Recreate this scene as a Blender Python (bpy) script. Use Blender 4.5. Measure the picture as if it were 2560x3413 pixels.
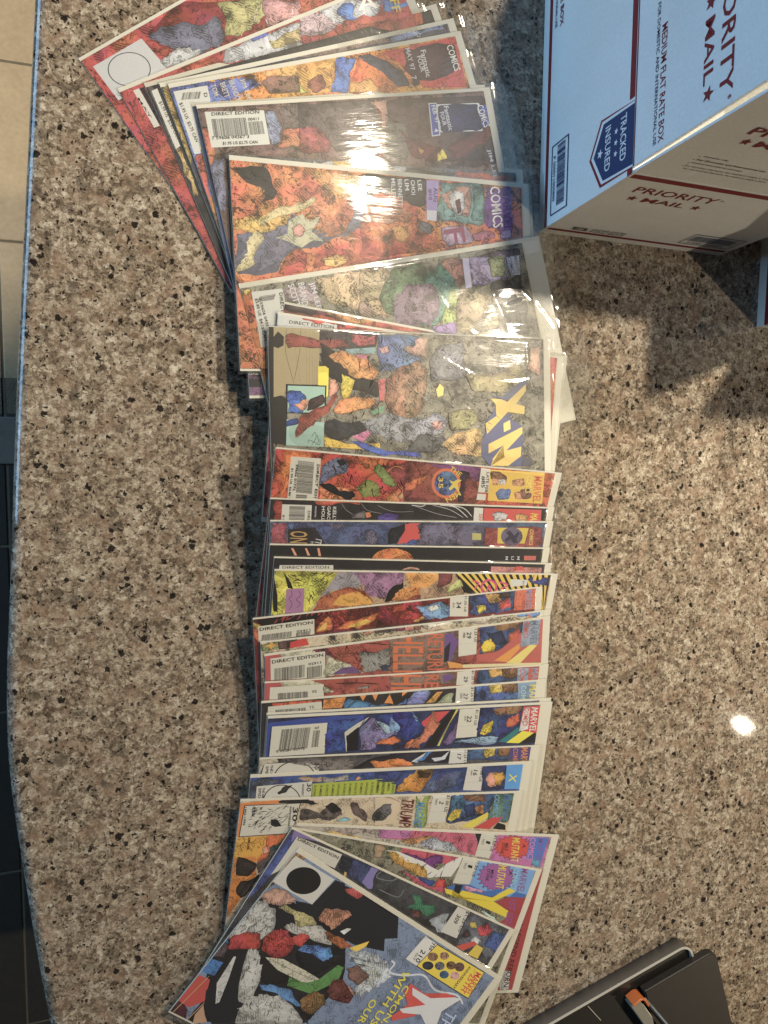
import bpy, bmesh, math, random
import numpy as np
from mathutils import Matrix, Vector

# ---------------------------------------------------------------- camera, light, exposure
for o in list(bpy.data.objects): bpy.data.objects.remove(o)
scene = bpy.context.scene
C = scene.collection
cam_d = bpy.data.cameras.new('camera'); cam = bpy.data.objects.new('camera', cam_d); C.objects.link(cam)
scene.camera = cam
cam_d.sensor_fit = 'HORIZONTAL'; cam_d.sensor_width = 36.0; cam_d.lens = 36.0*2302.0/2560.0
cam_d.clip_start = 0.02; cam_d.clip_end = 50
cam.matrix_world = Matrix(((0.95473, 0.02069, -0.29675, 0.0), (0.0, 0.99758, 0.06955, 0.0),
                           (0.29748, -0.06640, 0.95242, 0.594), (0, 0, 0, 1)))
world = bpy.data.worlds.new('World'); scene.world = world; world.use_nodes = True
bgn = world.node_tree.nodes['Background']; bgn.inputs[0].default_value = (1.0, 0.86, 0.70, 1); bgn.inputs[1].default_value = 0.035
def lamp(name, loc, watts, size, col, target=None, shape='DISK', size_y=None):
    d = bpy.data.lights.new(name, 'AREA'); d.shape = shape; d.size = size
    if size_y: d.size_y = size_y
    d.energy = watts; d.color = col
    o = bpy.data.objects.new(name, d); C.objects.link(o); o.location = loc
    if target: o.rotation_euler = (Vector(target)-Vector(loc)).to_track_quat('-Z', 'Y').to_euler()
    return o
WARM = (1.0, 0.87, 0.66)
lamp('ceiling_downlight', (0.52, 0.86, 1.2), 15.0, 0.06, WARM)
lamp('ceiling_downlight', (0.80, 0.41, 1.0), 16.0, 0.05, WARM)
lamp('ceiling_downlight', (2.12, -1.02, 1.5), 36, 0.03, WARM)
lamp('window_daylight', (-3.6, 1.3, 0.65), 125, 3.0, (0.33, 0.64, 1.0), (0.3, 0.2, 0.1), 'RECTANGLE', 1.9)
sp = bpy.data.lights.new('floor_downlight', 'SPOT'); sp.energy = 140; sp.color = WARM; sp.spot_size = math.radians(33); sp.spot_blend = 0.5; sp.shadow_soft_size = 0.05
so = bpy.data.objects.new('floor_downlight', sp); C.objects.link(so); so.location = (-0.62, 0.80, 1.5)
scene.render.engine = 'CYCLES'
scene.cycles.transparent_max_bounces = 24
scene.view_settings.view_transform = 'Standard'; scene.view_settings.look = 'None'
scene.view_settings.exposure = 0.0; scene.view_settings.gamma = 1.0
scene.view_settings.use_curve_mapping = False

# ---------------------------------------------------------------- helpers
def mesh_obj(name, me, mat, parent=None):
    o = bpy.data.objects.new(name, me); C.objects.link(o)
    if mat and not me.materials: me.materials.append(mat)
    if parent: o.parent = parent
    return o
def from_bm(name, bm, mat, parent=None, smooth=False):
    me = bpy.data.meshes.new(name); bm.to_mesh(me); bm.free()
    if smooth:
        for p in me.polygons: p.use_smooth = True
    return mesh_obj(name, me, mat, parent)
def box_bm(x0, x1, y0, y1, z0, z1, bevel=0.0, bm=None):
    own = bm is None
    bm = bm or bmesh.new()
    r = bmesh.ops.create_cube(bm, size=1.0)
    for v in r['verts']:
        v.co = Vector(((x0+x1)/2+v.co.x*(x1-x0), (y0+y1)/2+v.co.y*(y1-y0), (z0+z1)/2+v.co.z*(z1-z0)))
    if bevel and own:
        bmesh.ops.bevel(bm, geom=bm.edges[:], offset=bevel, segments=2, affect='EDGES', profile=0.6)
    return bm
def prism_bm(pts, z0, z1, bm=None):
    bm = bm or bmesh.new()
    lo = [bm.verts.new((x, y, z0)) for x, y in pts]; hi = [bm.verts.new((x, y, z1)) for x, y in pts]
    bm.faces.new(hi); bm.faces.new(lo[::-1])
    n = len(pts)
    for i in range(n): bm.faces.new((lo[i], lo[(i+1) % n], hi[(i+1) % n], hi[i]))
    bmesh.ops.recalc_face_normals(bm, faces=bm.faces[:])
    return bm
def empty(name, loc, label, cat, group=None):
    o = bpy.data.objects.new(name, None); C.objects.link(o); o.location = loc; o.empty_display_size = 0.05
    o['label'] = label; o['category'] = cat
    if group: o['group'] = group
    return o

class NT:
    def __init__(s, name):
        s.m = bpy.data.materials.new(name); s.m.use_nodes = True
        s.t = s.m.node_tree; s.n = s.t.nodes; s.b = s.n['Principled BSDF']; s.out = s.n['Material Output']
    def add(s, typ, **kw):
        n = s.n.new(typ)
        for k, v in kw.items():
            if k in ('operation', 'blend_type', 'data_type', 'feature', 'distance', 'noise_dimensions', 'wave_type', 'attribute_name', 'bands_direction', 'normalize', 'clamp'): setattr(n, k, v)
            else:
                n.inputs[k.replace('_', ' ')].default_value = v
        return n
    def l(s, a, b): s.t.links.new(a, b)
    def math(s, op, a, b=None, clamp=False):
        n = s.n.new('ShaderNodeMath'); n.operation = op; n.use_clamp = clamp
        for i, v in enumerate((a, b)):
            if v is None: continue
            if isinstance(v, (int, float)): n.inputs[i].default_value = v
            else: s.l(v, n.inputs[i])
        return n.outputs[0]
    def mix(s, fac, a, b, blend='MIX'):
        n = s.n.new('ShaderNodeMix'); n.data_type = 'RGBA'; n.blend_type = blend
        for i, v in ((0, fac), (6, a), (7, b)):
            if isinstance(v, (int, float)): n.inputs[i].default_value = v
            elif isinstance(v, tuple): n.inputs[i].default_value = (v[0], v[1], v[2], 1)
            else: s.l(v, n.inputs[i])
        return n.outputs[2]
    def ramp(s, fac, stops, const=False):
        n = s.n.new('ShaderNodeValToRGB'); cr = n.color_ramp
        if const: cr.interpolation = 'CONSTANT'
        while len(cr.elements) < len(stops): cr.elements.new(0.5)
        for e, (p, c) in zip(cr.elements, stops):
            e.position = p; e.color = (c, c, c, 1) if isinstance(c, (int, float)) else (c[0], c[1], c[2], 1)
        s.l(fac, n.inputs[0]); return n.outputs[0]
    def vmul(s, vec, k):
        n = s.n.new('ShaderNodeVectorMath'); n.operation = 'SCALE'; s.l(vec, n.inputs[0])
        n.inputs[3].default_value = k; return n.outputs[0]
    def vadd(s, a, b):
        n = s.n.new('ShaderNodeVectorMath'); n.operation = 'ADD'; s.l(a, n.inputs[0]); s.l(b, n.inputs[1]); return n.outputs[0]
    def noise(s, vec, scale, detail=3, rough=0.55):
        n = s.n.new('ShaderNodeTexNoise'); n.inputs['Scale'].default_value = scale; n.inputs['Detail'].default_value = detail
        n.inputs['Roughness'].default_value = rough; s.l(vec, n.inputs['Vector']); return n
    def voro(s, vec, scale, feature='F1', rnd=1.0):
        n = s.n.new('ShaderNodeTexVoronoi'); n.feature = feature; n.inputs['Scale'].default_value = scale
        n.inputs['Randomness'].default_value = rnd; s.l(vec, n.inputs['Vector']); return n
    def obj(s): return s.add('ShaderNodeTexCoord').outputs['Object']

def plain(name, col, rough=0.6, spec=0.4, metal=0.0, bump=0.0, bscale=400, var=0.0):
    s = NT(name); b = s.b
    b.inputs['Roughness'].default_value = rough; b.inputs['Specular IOR Level'].default_value = spec; b.inputs['Metallic'].default_value = metal
    co = s.obj(); nz = s.noise(co, bscale, 4)
    if var:
        nz2 = s.noise(co, bscale*0.12, 4)
        v = s.math('ADD', s.math('MULTIPLY', nz.outputs[0], 0.5), s.math('MULTIPLY', nz2.outputs[0], 0.5))
        f = s.ramp(v, [(0.3, 1-var), (0.7, 1.0)])
        s.l(s.mix(1.0, col, f, 'MULTIPLY'), b.inputs['Base Color'])
    else: b.inputs['Base Color'].default_value = (*col, 1)
    if bump:
        bp = s.add('ShaderNodeBump', Strength=bump, Distance=0.0005); s.l(nz.outputs[0], bp.inputs['Height']); s.l(bp.outputs[0], b.inputs['Normal'])
    return s.m

# ---------------------------------------------------------------- materials
def make_granite():
    s = NT('polished_granite'); b = s.b; co = s.obj()
    w1 = s.noise(co, 190, 4, 0.6)
    sub = s.n.new('ShaderNodeVectorMath'); sub.operation = 'SUBTRACT'; s.l(w1.outputs['Color'], sub.inputs[0]); sub.inputs[1].default_value = (0.5, 0.5, 0.5)
    wc = s.vadd(co, s.vmul(sub.outputs[0], 0.006))
    w2 = s.noise(co, 600, 3, 0.6)
    sub2 = s.n.new('ShaderNodeVectorMath'); sub2.operation = 'SUBTRACT'; s.l(w2.outputs['Color'], sub2.inputs[0]); sub2.inputs[1].default_value = (0.5, 0.5, 0.5)
    wf = s.vadd(wc, s.vmul(sub2.outputs[0], 0.003))
    # mineral grains, each with its own tone
    def chan(scale):
        g = s.voro(wf, scale); r = s.n.new('ShaderNodeSeparateColor'); s.l(g.outputs['Color'], r.inputs[0]); return g, r
    g1, r1 = chan(210); g2, r2 = chan(470); g3, r3 = chan(980)
    big = s.noise(co, 34, 4, 0.62)
    nA = s.noise(co, 150, 6, 0.72)
    val = s.math('ADD', s.math('ADD', s.math('MULTIPLY', r1.outputs[0], 0.17), s.math('MULTIPLY', r3.outputs[0], 0.13)),
                 s.math('ADD', s.math('ADD', s.math('MULTIPLY', r2.outputs[0], 0.19), s.math('MULTIPLY', nA.outputs[0], 0.42)), s.math('MULTIPLY', big.outputs[0], 0.20)))
    col = s.ramp(val, [(0.34, (0.050, 0.040, 0.032)), (0.44, (0.133, 0.103, 0.077)), (0.51, (0.218, 0.172, 0.130)),
                       (0.58, (0.310, 0.255, 0.198)), (0.67, (0.450, 0.392, 0.316)), (0.78, (0.64, 0.59, 0.51))])
    pk = s.noise(co, 55, 3); pf = s.ramp(pk.outputs[0], [(0.50, 0.0), (0.64, 0.50)])
    col = s.mix(pf, col, s.mix(r2.outputs[1], (0.235, 0.155, 0.108), (0.34, 0.24, 0.18)))
    # smoky quartz clouds, with the mica flecks gathered in and around them
    qz = s.noise(wc, 62, 4, 0.6); qf = s.ramp(qz.outputs[0], [(0.56, 0.0), (0.66, 0.75)])
    col = s.mix(qf, col, s.mix(r2.outputs[2], (0.050, 0.042, 0.034), (0.17, 0.14, 0.108)))
    clus = s.ramp(qz.outputs[0], [(0.40, 0.12), (0.60, 1.0)])
    m1, rm = chan(175)
    k1 = s.math('MULTIPLY', s.math('LESS_THAN', m1.outputs['Distance'], s.math('MULTIPLY', rm.outputs[1], 0.56)), s.math('LESS_THAN', rm.outputs[0], s.math('MULTIPLY', clus, 0.32)))
    m2, rm2 = chan(400)
    k2 = s.math('MULTIPLY', s.math('LESS_THAN', m2.outputs['Distance'], 0.42), s.math('LESS_THAN', rm2.outputs[0], s.math('ADD', s.math('MULTIPLY', clus, 0.16), 0.03)))
    col = s.mix(s.math('MULTIPLY', s.math('MAXIMUM', k1, k2), 0.95), col, (0.014, 0.012, 0.012))
    fine = s.noise(co, 1400, 2); ff = s.ramp(fine.outputs[0], [(0.3, 0.78), (0.7, 1.12)])
    col = s.mix(1.0, col, ff, 'MULTIPLY')
    s.l(col, b.inputs['Base Color'])
    smudge = s.noise(co, 14, 5, 0.65)
    s.l(s.ramp(smudge.outputs[0], [(0.3, 0.014), (0.7, 0.034)]), b.inputs['Roughness'])
    b.inputs['Specular IOR Level'].default_value = 0.5
    bp = s.add('ShaderNodeBump', Strength=0.03, Distance=0.0004); s.l(w1.outputs[0], bp.inputs['Height']); s.l(bp.outputs[0], b.inputs['Normal'])
    return s.m

def make_print(name, rough=0.42, ink=True):
    """flat printed paper: ink colour per shape in a colour attribute, fine line work where its alpha asks for it"""
    s = NT(name); b = s.b
    at = s.n.new('ShaderNodeAttribute'); at.attribute_name = 'ink'
    col = at.outputs['Color']; det = at.outputs['Alpha']; co = s.obj()
    if ink:
        oi = s.n.new('ShaderNodeObjectInfo'); cmb = s.n.new('ShaderNodeCombineXYZ')
        s.l(s.math('MULTIPLY', oi.outputs['Random'], 9.0), cmb.inputs[0]); s.l(s.math('MULTIPLY', oi.outputs['Random'], 23.0), cmb.inputs[1])
        p = s.vadd(co, cmb.outputs[0])
        wn = s.noise(p, 55, 3); sb = s.n.new('ShaderNodeVectorMath'); sb.operation = 'SUBTRACT'; s.l(wn.outputs['Color'], sb.inputs[0]); sb.inputs[1].default_value = (0.5, 0.5, 0.5)
        pw = s.vadd(p, s.vmul(sb.outputs[0], 0.022))
        n3 = s.noise(pw, 74, 3, 0.5); n4 = s.noise(pw, 150, 3, 0.5); hu = s.noise(p, 40, 2)
        tone = s.ramp(n3.outputs[0], [(0.30, 0.50), (0.42, 0.78), (0.50, 1.0), (0.58, 1.12), (0.68, 1.38)])
        soft = s.ramp(n4.outputs[0], [(0.3, 0.72), (0.7, 1.25)])
        tone = s.mix(det, (1, 1, 1), s.mix(0.6, tone, s.mix(1.0, tone, soft, 'MULTIPLY')))
        col = s.mix(1.0, col, tone, 'MULTIPLY')
        hue = s.n.new('ShaderNodeHueSaturation'); s.l(s.math('ADD', 0.5, s.math('MULTIPLY', s.math('SUBTRACT', hu.outputs[0], 0.5), s.math('MULTIPLY', det, 0.16))), hue.inputs['Hue'])
        hue.inputs['Saturation'].default_value = 0.9; s.l(col, hue.inputs['Color']); col = hue.outputs[0]
        gate = s.noise(p, 60, 2)
        def iso(nz, at_, w): return s.math('LESS_THAN', s.math('ABSOLUTE', s.math('SUBTRACT', nz, at_)), w)
        wvar = s.math('MULTIPLY', s.math('SUBTRACT', gate.outputs[0], 0.30), 0.06)
        e1 = iso(n3.outputs[0], 0.47, wvar)
        e3 = s.math('MULTIPLY', iso(n3.outputs[0], 0.60, 0.008), 0.8)
        e2 = s.math('MULTIPLY', iso(n4.outputs[0], 0.50, s.math('MULTIPLY', wvar, 0.9)), s.math('GREATER_THAN', hu.outputs[0], 0.47))
        wv = s.n.new('ShaderNodeTexWave'); wv.inputs['Scale'].default_value = 230; wv.inputs['Distortion'].default_value = 5; wv.inputs['Detail Scale'].default_value = 0.5; wv.bands_direction = 'DIAGONAL'; s.l(p, wv.inputs['Vector'])
        h1 = s.math('MULTIPLY', s.math('GREATER_THAN', wv.outputs[1], 0.60), s.math('LESS_THAN', n3.outputs[0], 0.425))
        blk = s.math('LESS_THAN', n3.outputs[0], 0.345)
        ik = s.math('MAXIMUM', s.math('MAXIMUM', s.math('MAXIMUM', e1, e3), e2), s.math('MAXIMUM', h1, blk))
        ik = s.math('MULTIPLY', s.math('MULTIPLY', ik, s.math('GREATER_THAN', det, 0.12)), s.math('ADD', s.math('MULTIPLY', det, 0.45), 0.40, True))
        col = s.mix(ik, col, (0.022, 0.019, 0.018))
    gr = s.noise(co, 2600, 2); gf = s.ramp(gr.outputs[0], [(0.3, 0.86), (0.7, 1.10)])
    col = s.mix(1.0, col, gf, 'MULTIPLY')
    s.l(col, b.inputs['Base Color']); b.inputs['Roughness'].default_value = rough; b.inputs['Specular IOR Level'].default_value = 0.35
    return s.m

def make_plastic():
    s = NT('clear_poly_bag'); s.n.remove(s.b); co = s.obj()
    tr = s.add('ShaderNodeBsdfTransparent'); tr.inputs[0].default_value = (0.975, 0.975, 0.965, 1)
    gl = s.add('ShaderNodeBsdfGlossy'); gl.inputs['Roughness'].default_value = 0.055; gl.inputs[0].default_value = (1, 1, 1, 1)
    gl2 = s.add('ShaderNodeBsdfGlossy'); gl2.inputs['Roughness'].default_value = 0.34
    df = s.add('ShaderNodeBsdfDiffuse'); df.inputs[0].default_value = (0.8, 0.8, 0.78, 1)
    mp = s.n.new('ShaderNodeMapping'); mp.inputs['Rotation'].default_value = (0, 0, 0.9); mp.inputs['Scale'].default_value = (0.13, 1.0, 1.0); s.l(co, mp.inputs['Vector'])
    n1 = s.noise(mp.outputs[0], 170, 3, 0.55)
    bp = s.add('ShaderNodeBump', Strength=0.22, Distance=0.0008); s.l(n1.outputs[0], bp.inputs['Height'])
    s.l(bp.outputs[0], gl.inputs['Normal'])
    lw = s.add('ShaderNodeLayerWeight', Blend=0.5); s.l(bp.outputs[0], lw.inputs['Normal'])
    f = s.math('ADD', 0.07, s.math('MULTIPLY', s.math('POWER', lw.outputs['Facing'], 5.0), 0.9), True)   # Schlick, two faces of thin film
    mg = s.n.new('ShaderNodeMixShader'); mg.inputs[0].default_value = 0.08; s.l(gl.outputs[0], mg.inputs[1]); s.l(gl2.outputs[0], mg.inputs[2])
    m1 = s.n.new('ShaderNodeMixShader'); s.l(f, m1.inputs[0]); s.l(tr.outputs[0], m1.inputs[1]); s.l(mg.outputs[0], m1.inputs[2])
    m2 = s.n.new('ShaderNodeMixShader'); m2.inputs[0].default_value = 0.014; s.l(m1.outputs[0], m2.inputs[1]); s.l(df.outputs[0], m2.inputs[2])
    s.l(m2.outputs[0], s.out.inputs['Surface'])
    return s.m

M_GRANITE = make_granite()
M_PRINT = make_print('comic_cover_print')
M_CARTONPRINT = make_print('carton_print', 0.6, False)
M_BAG = make_plastic()
M_BOARD = plain('white_backing_board', (0.72, 0.71, 0.66), 0.65, 0.3, var=0.06)
M_PAGES = plain('newsprint_pages', (0.55, 0.50, 0.40), 0.8, 0.2, var=0.15, bscale=900)
def make_carton():
    s = NT('white_carton_board'); co = s.obj(); b = s.b
    sc = s.noise(co, 9, 5, 0.6); fi = s.noise(co, 420, 3); mid = s.noise(co, 34, 3)
    c_ = s.mix(s.ramp(sc.outputs[0], [(0.42, 0.0), (0.70, 0.35)]), (0.75, 0.755, 0.74), (0.60, 0.585, 0.55))
    s.l(s.mix(1.0, c_, s.ramp(fi.outputs[0], [(0.3, 0.93), (0.7, 1.03)]), 'MULTIPLY'), b.inputs['Base Color'])
    b.inputs['Roughness'].default_value = 0.6; b.inputs['Specular IOR Level'].default_value = 0.3
    bp = s.add('ShaderNodeBump', Strength=0.5, Distance=0.0025); s.l(mid.outputs[0], bp.inputs['Height'])
    bp2 = s.add('ShaderNodeBump', Strength=0.2, Distance=0.0003); s.l(fi.outputs[0], bp2.inputs['Height']); s.l(bp.outputs[0], bp2.inputs['Normal'])
    s.l(bp2.outputs[0], b.inputs['Normal']); return s.m
M_CARTON = make_carton()
M_TILE = plain('beige_floor_tile', (0.55, 0.41, 0.25), 0.5, 0.4, bump=0.2, bscale=120, var=0.30)
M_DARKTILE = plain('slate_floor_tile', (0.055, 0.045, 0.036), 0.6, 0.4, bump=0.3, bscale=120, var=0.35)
M_GROUT = plain('tile_grout', (0.20, 0.165, 0.115), 0.9, 0.1, var=0.2)
M_MARBLE = plain('grey_marble_threshold', (0.24, 0.215, 0.18), 0.45, 0.5, var=0.35, bscale=80)
M_GREYMETAL = plain('brushed_grey_shell', (0.125, 0.108, 0.090), 0.42, 0.5, var=0.12, bscale=700)
M_RIM = plain('bright_rim', (0.48, 0.46, 0.42), 0.35, 0.5)
M_BLACK = plain('black_plastic', (0.018, 0.016, 0.015), 0.42, 0.5, bump=0.3, bscale=1500, var=0.3)
M_BLACK2 = plain('black_leatherette', (0.026, 0.021, 0.018), 0.5, 0.45, bump=0.35, bscale=1100, var=0.25)
M_ORANGE = plain('orange_plastic', (0.55, 0.15, 0.045), 0.4, 0.5, var=0.1)
M_STEEL = plain('dull_steel', (0.36, 0.35, 0.30), 0.45, 0.5, 0.55, var=0.2, bscale=600)
M_CABINET = plain('dark_cabinet_side', (0.05, 0.035, 0.025), 0.6, 0.3, var=0.2)

# ---------------------------------------------------------------- counter and floor
def catmull(pts, n=8):
    out = []
    for i in range(1, len(pts)-2):
        p0, p1, p2, p3 = [np.array(p) for p in pts[i-1:i+3]]
        for k in range(n):
            t = k/n
            out.append(tuple(0.5*((2*p1)+(-p0+p2)*t+(2*p0-5*p1+4*p2-p3)*t*t+(-p0+3*p1-3*p2+p3)*t**3)))
    out.append(tuple(pts[-2])); return out
edge = catmull([(-.06, .80), (-.0660, .66), (-.0895, .345), (-.1098, .079), (-.1208, -.09), (-.1262, -.177), (-.1262, -.25),
                (-.1170, -.350), (-.1040, -.4586), (-.080, -.60), (-.035, -.78), (.03, -.98), (.08, -1.1)], 6)
outline = edge + [(1.25, -.98), (1.25, .66)]
bm = prism_bm(outline, -0.032, 0.0)
be = [e for e in bm.edges if abs(e.verts[0].co.z-e.verts[1].co.z) < 1e-6 and not (e.verts[0].co.x > 1.2 and e.verts[1].co.x > 1.2)]
bmesh.ops.bevel(bm, geom=be, offset=0.0095, segments=5, affect='EDGES', profile=0.5)
counter = from_bm('countertop', bm, M_GRANITE, smooth=False); counter['kind'] = 'structure'
for p in counter.data.polygons: p.use_smooth = abs(p.normal.z) < 0.999 and p.area < 0.01
bm = box_bm(0.02, 1.22, -0.85, 0.64, -0.914, -0.034)
cab = from_bm('counter_base', bm, M_CABINET); cab['kind'] = 'structure'

fl = from_bm('floor', box_bm(-1.6, 0.4, -2.2, 1.5, -0.96, -0.9213), M_GROUT); fl['kind'] = 'structure'
tile_bm = box_bm(-.1645, .1645, -.1645, .1645, 0, .0065, 0.002)
tme = bpy.data.meshes.new('tile'); tile_bm.to_mesh(tme); tile_bm.free(); tme.materials.append(M_TILE)
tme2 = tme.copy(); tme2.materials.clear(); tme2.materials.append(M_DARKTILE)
def tile(me, x, y):
    o = bpy.data.objects.new('tile', me); C.objects.link(o); o.parent = fl; o.location = (x, y, -0.9264)
for i in range(4):
    for j in range(3):
        tile(tme, -0.303-.1665-.333*i+.333, .094+.1665+.333*j)
for i in range(4):
    for j in range(5):
        tile(tme2, -0.303-.1665-.333*i+.333, -.957+.333*2+.1665-.333*(j)+.129)
thr = from_bm('floor_threshold', box_bm(-1.5, 0.1, -.0005, .0915, -0.9262, -0.916, 0.003), M_MARBLE); thr['kind'] = 'structure'

# ---------------------------------------------------------------- flat print builder
_txt = {}
def prepare_text(strings):
    objs = {}
    for s in sorted(set(strings)):
        cu = bpy.data.curves.new('t', 'FONT'); cu.body = s; cu.resolution_u = 2; cu.offset = 0.012
        o = bpy.data.objects.new('t', cu); C.objects.link(o); objs[s] = o
    bpy.context.view_layer.update()
    dg = bpy.context.evaluated_depsgraph_get()
    for s, o in objs.items():
        me = o.evaluated_get(dg).to_mesh()
        v = np.array([x.co[:2] for x in me.vertices]); f = [tuple(p.vertices) for p in me.polygons]
        lo, hi = v.min(0), v.max(0); v = (v-lo)/np.maximum(hi-lo, 1e-6)
        _txt[s] = (v, f); o.evaluated_get(dg).to_mesh_clear()
    for o in objs.values():
        cu = o.data; bpy.data.objects.remove(o); bpy.data.curves.remove(cu)

def clip(poly, x0, x1, y0, y1):
    for ax, lim, sg in ((0, x0, 1), (0, x1, -1), (1, y0, 1), (1, y1, -1)):
        out = []
        for i in range(len(poly)):
            a, b = poly[i-1], poly[i]
            ia, ib = (a[ax]-lim)*sg >= 0, (b[ax]-lim)*sg >= 0
            if ia != ib:
                t = (lim-a[ax])/(b[ax]-a[ax]); out.append((a[0]+(b[0]-a[0])*t, a[1]+(b[1]-a[1])*t))
            if ib: out.append(b)
        poly = out
        if not poly: return []
    return poly
def inside(p, poly):
    r = False
    for i in range(len(poly)):
        a, b = poly[i-1], poly[i]
        if (a[1] > p[1]) != (b[1] > p[1]) and p[0] < (b[0]-a[0])*(p[1]-a[1])/(b[1]-a[1])+a[0]: r = not r
    return r
def pairs(l): return [(l[i], l[i+1]) for i in range(0, len(l), 2)]
def stroke_poly(pts, w, taper=True):
    pts = [np.array(p, float) for p in pts]; L = []; R = []
    for i, p in enumerate(pts):
        d = pts[min(i+1, len(pts)-1)]-pts[max(i-1, 0)]; d = d/(np.linalg.norm(d)+1e-9); n = np.array((-d[1], d[0]))
        k = w/2
        if taper and i in (0, len(pts)-1): k *= 0.25
        L.append(tuple(p+n*k)); R.append(tuple(p-n*k))
    return L+R[::-1]
def smooth_pts(pts, n=5):
    if len(pts) < 3: return pts
    p = [pts[0]]+list(pts)+[pts[-1]]
    return catmull(p, n)
def organic(pts, rng):
    """hand-drawn outline: wavering mid points, corners only slightly eased"""
    q = []
    for i in range(len(pts)):
        a, b = pts[i], pts[(i+1) % len(pts)]; dx, dy = b[0]-a[0], b[1]-a[1]; L_ = math.hypot(dx, dy)
        q.append(a); n = 1 if L_ < 6 else 2 if L_ < 18 else 3
        for k in range(1, n+1):
            t_ = k/(n+1)+rng.uniform(-.08, .08); j = rng.gauss(0, min(.06*L_, 1.3)); q.append((a[0]+dx*t_-dy/(L_+1e-6)*j, a[1]+dy*t_+dx/(L_+1e-6)*j))
    for _ in range(2):
        out = []
        for i in range(len(q)):
            a, b = q[i], q[(i+1) % len(q)]
            out += [(a[0]*.75+b[0]*.25, a[1]*.75+b[1]*.25), (a[0]*.25+b[0]*.75, a[1]*.25+b[1]*.75)]
        q = out
    return q
class Flat:
    def __init__(s, rect=None, step=0.006):
        s.v = []; s.f = []; s.c = []; s.rect = rect; s.z = 0.0; s.step = step
    def poly(s, pts, col, det=0.0, up=True):
        if s.rect: pts = clip(pts, *s.rect)
        q = []
        for p in pts:
            if not q or abs(p[0]-q[-1][0])+abs(p[1]-q[-1][1]) > 1e-4: q.append(p)
        if len(q) > 2 and abs(q[0][0]-q[-1][0])+abs(q[0][1]-q[-1][1]) < 1e-4: q.pop()
        if len(q) < 3: return
        if sum(q[i-1][0]*q[i][1]-q[i][0]*q[i-1][1] for i in range(len(q))) < 0: q.reverse()
        if up: s.z += s.step
        i = len(s.v); s.v += [(p[0], p[1], s.z) for p in q]; s.f.append(tuple(range(i, i+len(q)))); s.c.append((*col, det))
    def quad(s, o, a, b, col, det=0.0, up=True):
        s.poly([tuple(o), (o[0]+a[0], o[1]+a[1]), (o[0]+a[0]+b[0], o[1]+a[1]+b[1]), (o[0]+b[0], o[1]+b[1])], col, det, up)
    def bars(s, o, a, b, n, col, rng):
        s.z += s.step; t = 0.0; tot = 0.0; ws = []
        for i in range(n):
            w = rng.choice((1, 1, 2, 3)); g = rng.choice((1, 1, 2)); ws.append((tot, w)); tot += w+g
        for p, w in ws:
            s.quad((o[0]+a[0]*p/tot, o[1]+a[1]*p/tot), (a[0]*w/tot, a[1]*w/tot), b, col, 0, False)
    def ell(s, c, a, b, col, det=0.0, n=40):
        s.poly([(c[0]+a[0]*math.cos(t)+b[0]*math.sin(t), c[1]+a[1]*math.cos(t)+b[1]*math.sin(t)) for t in [2*math.pi*k/n for k in range(n)]], col, det)
    def ring(s, c, a, b, w, col, n=48):
        s.z += s.step
        P = lambda k, r: (c[0]+(a[0]*math.cos(k)+b[0]*math.sin(k))*r, c[1]+(a[1]*math.cos(k)+b[1]*math.sin(k))*r)
        for k in range(n):
            t0, t1 = 2*math.pi*k/n, 2*math.pi*(k+1)/n
            s.poly([P(t0, 1), P(t1, 1), P(t1, 1-w), P(t0, 1-w)], col, 0, False)
    def star(s, c, r, col, rot=0.0, n=5, inner=.42):
        s.poly([(c[0]+math.cos(rot+math.pi*k/n)*r*(1 if k % 2 == 0 else inner), c[1]+math.sin(rot+math.pi*k/n)*r*(1 if k % 2 == 0 else inner)) for k in range(2*n)], col)
    def text(s, t, o, a, b, col):
        v, f = _txt[t]; s.z += s.step; r = s.rect
        q = [(o[0]+a[0]*x+b[0]*y, o[1]+a[1]*x+b[1]*y) for x, y in v]
        for fc in f:
            pts = [q[k] for k in fc]
            if r:
                pts = clip(pts, *r)
                if len(pts) < 3: continue
            i = len(s.v); s.v += [(p[0], p[1], s.z) for p in pts]; s.f.append(tuple(range(i, i+len(pts)))); s.c.append((*col, 0))
    def build(s, name, mat, parent, scale=0.001, z0=0.0, fn=None):
        me = bpy.data.meshes.new(name)
        vs = [(x*scale, y*scale, z0+z*scale) for x, y, z in s.v]
        if fn: vs = [fn(*p) for p in vs]
        me.from_pydata(vs, [], s.f)
        at = me.color_attributes.new('ink', 'FLOAT_COLOR', 'CORNER')
        buf = []
        for f, c in zip(s.f, s.c): buf += list(c)*len(f)
        at.data.foreach_set('color', buf); me.update()
        return mesh_obj(name, me, mat, parent)

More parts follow.
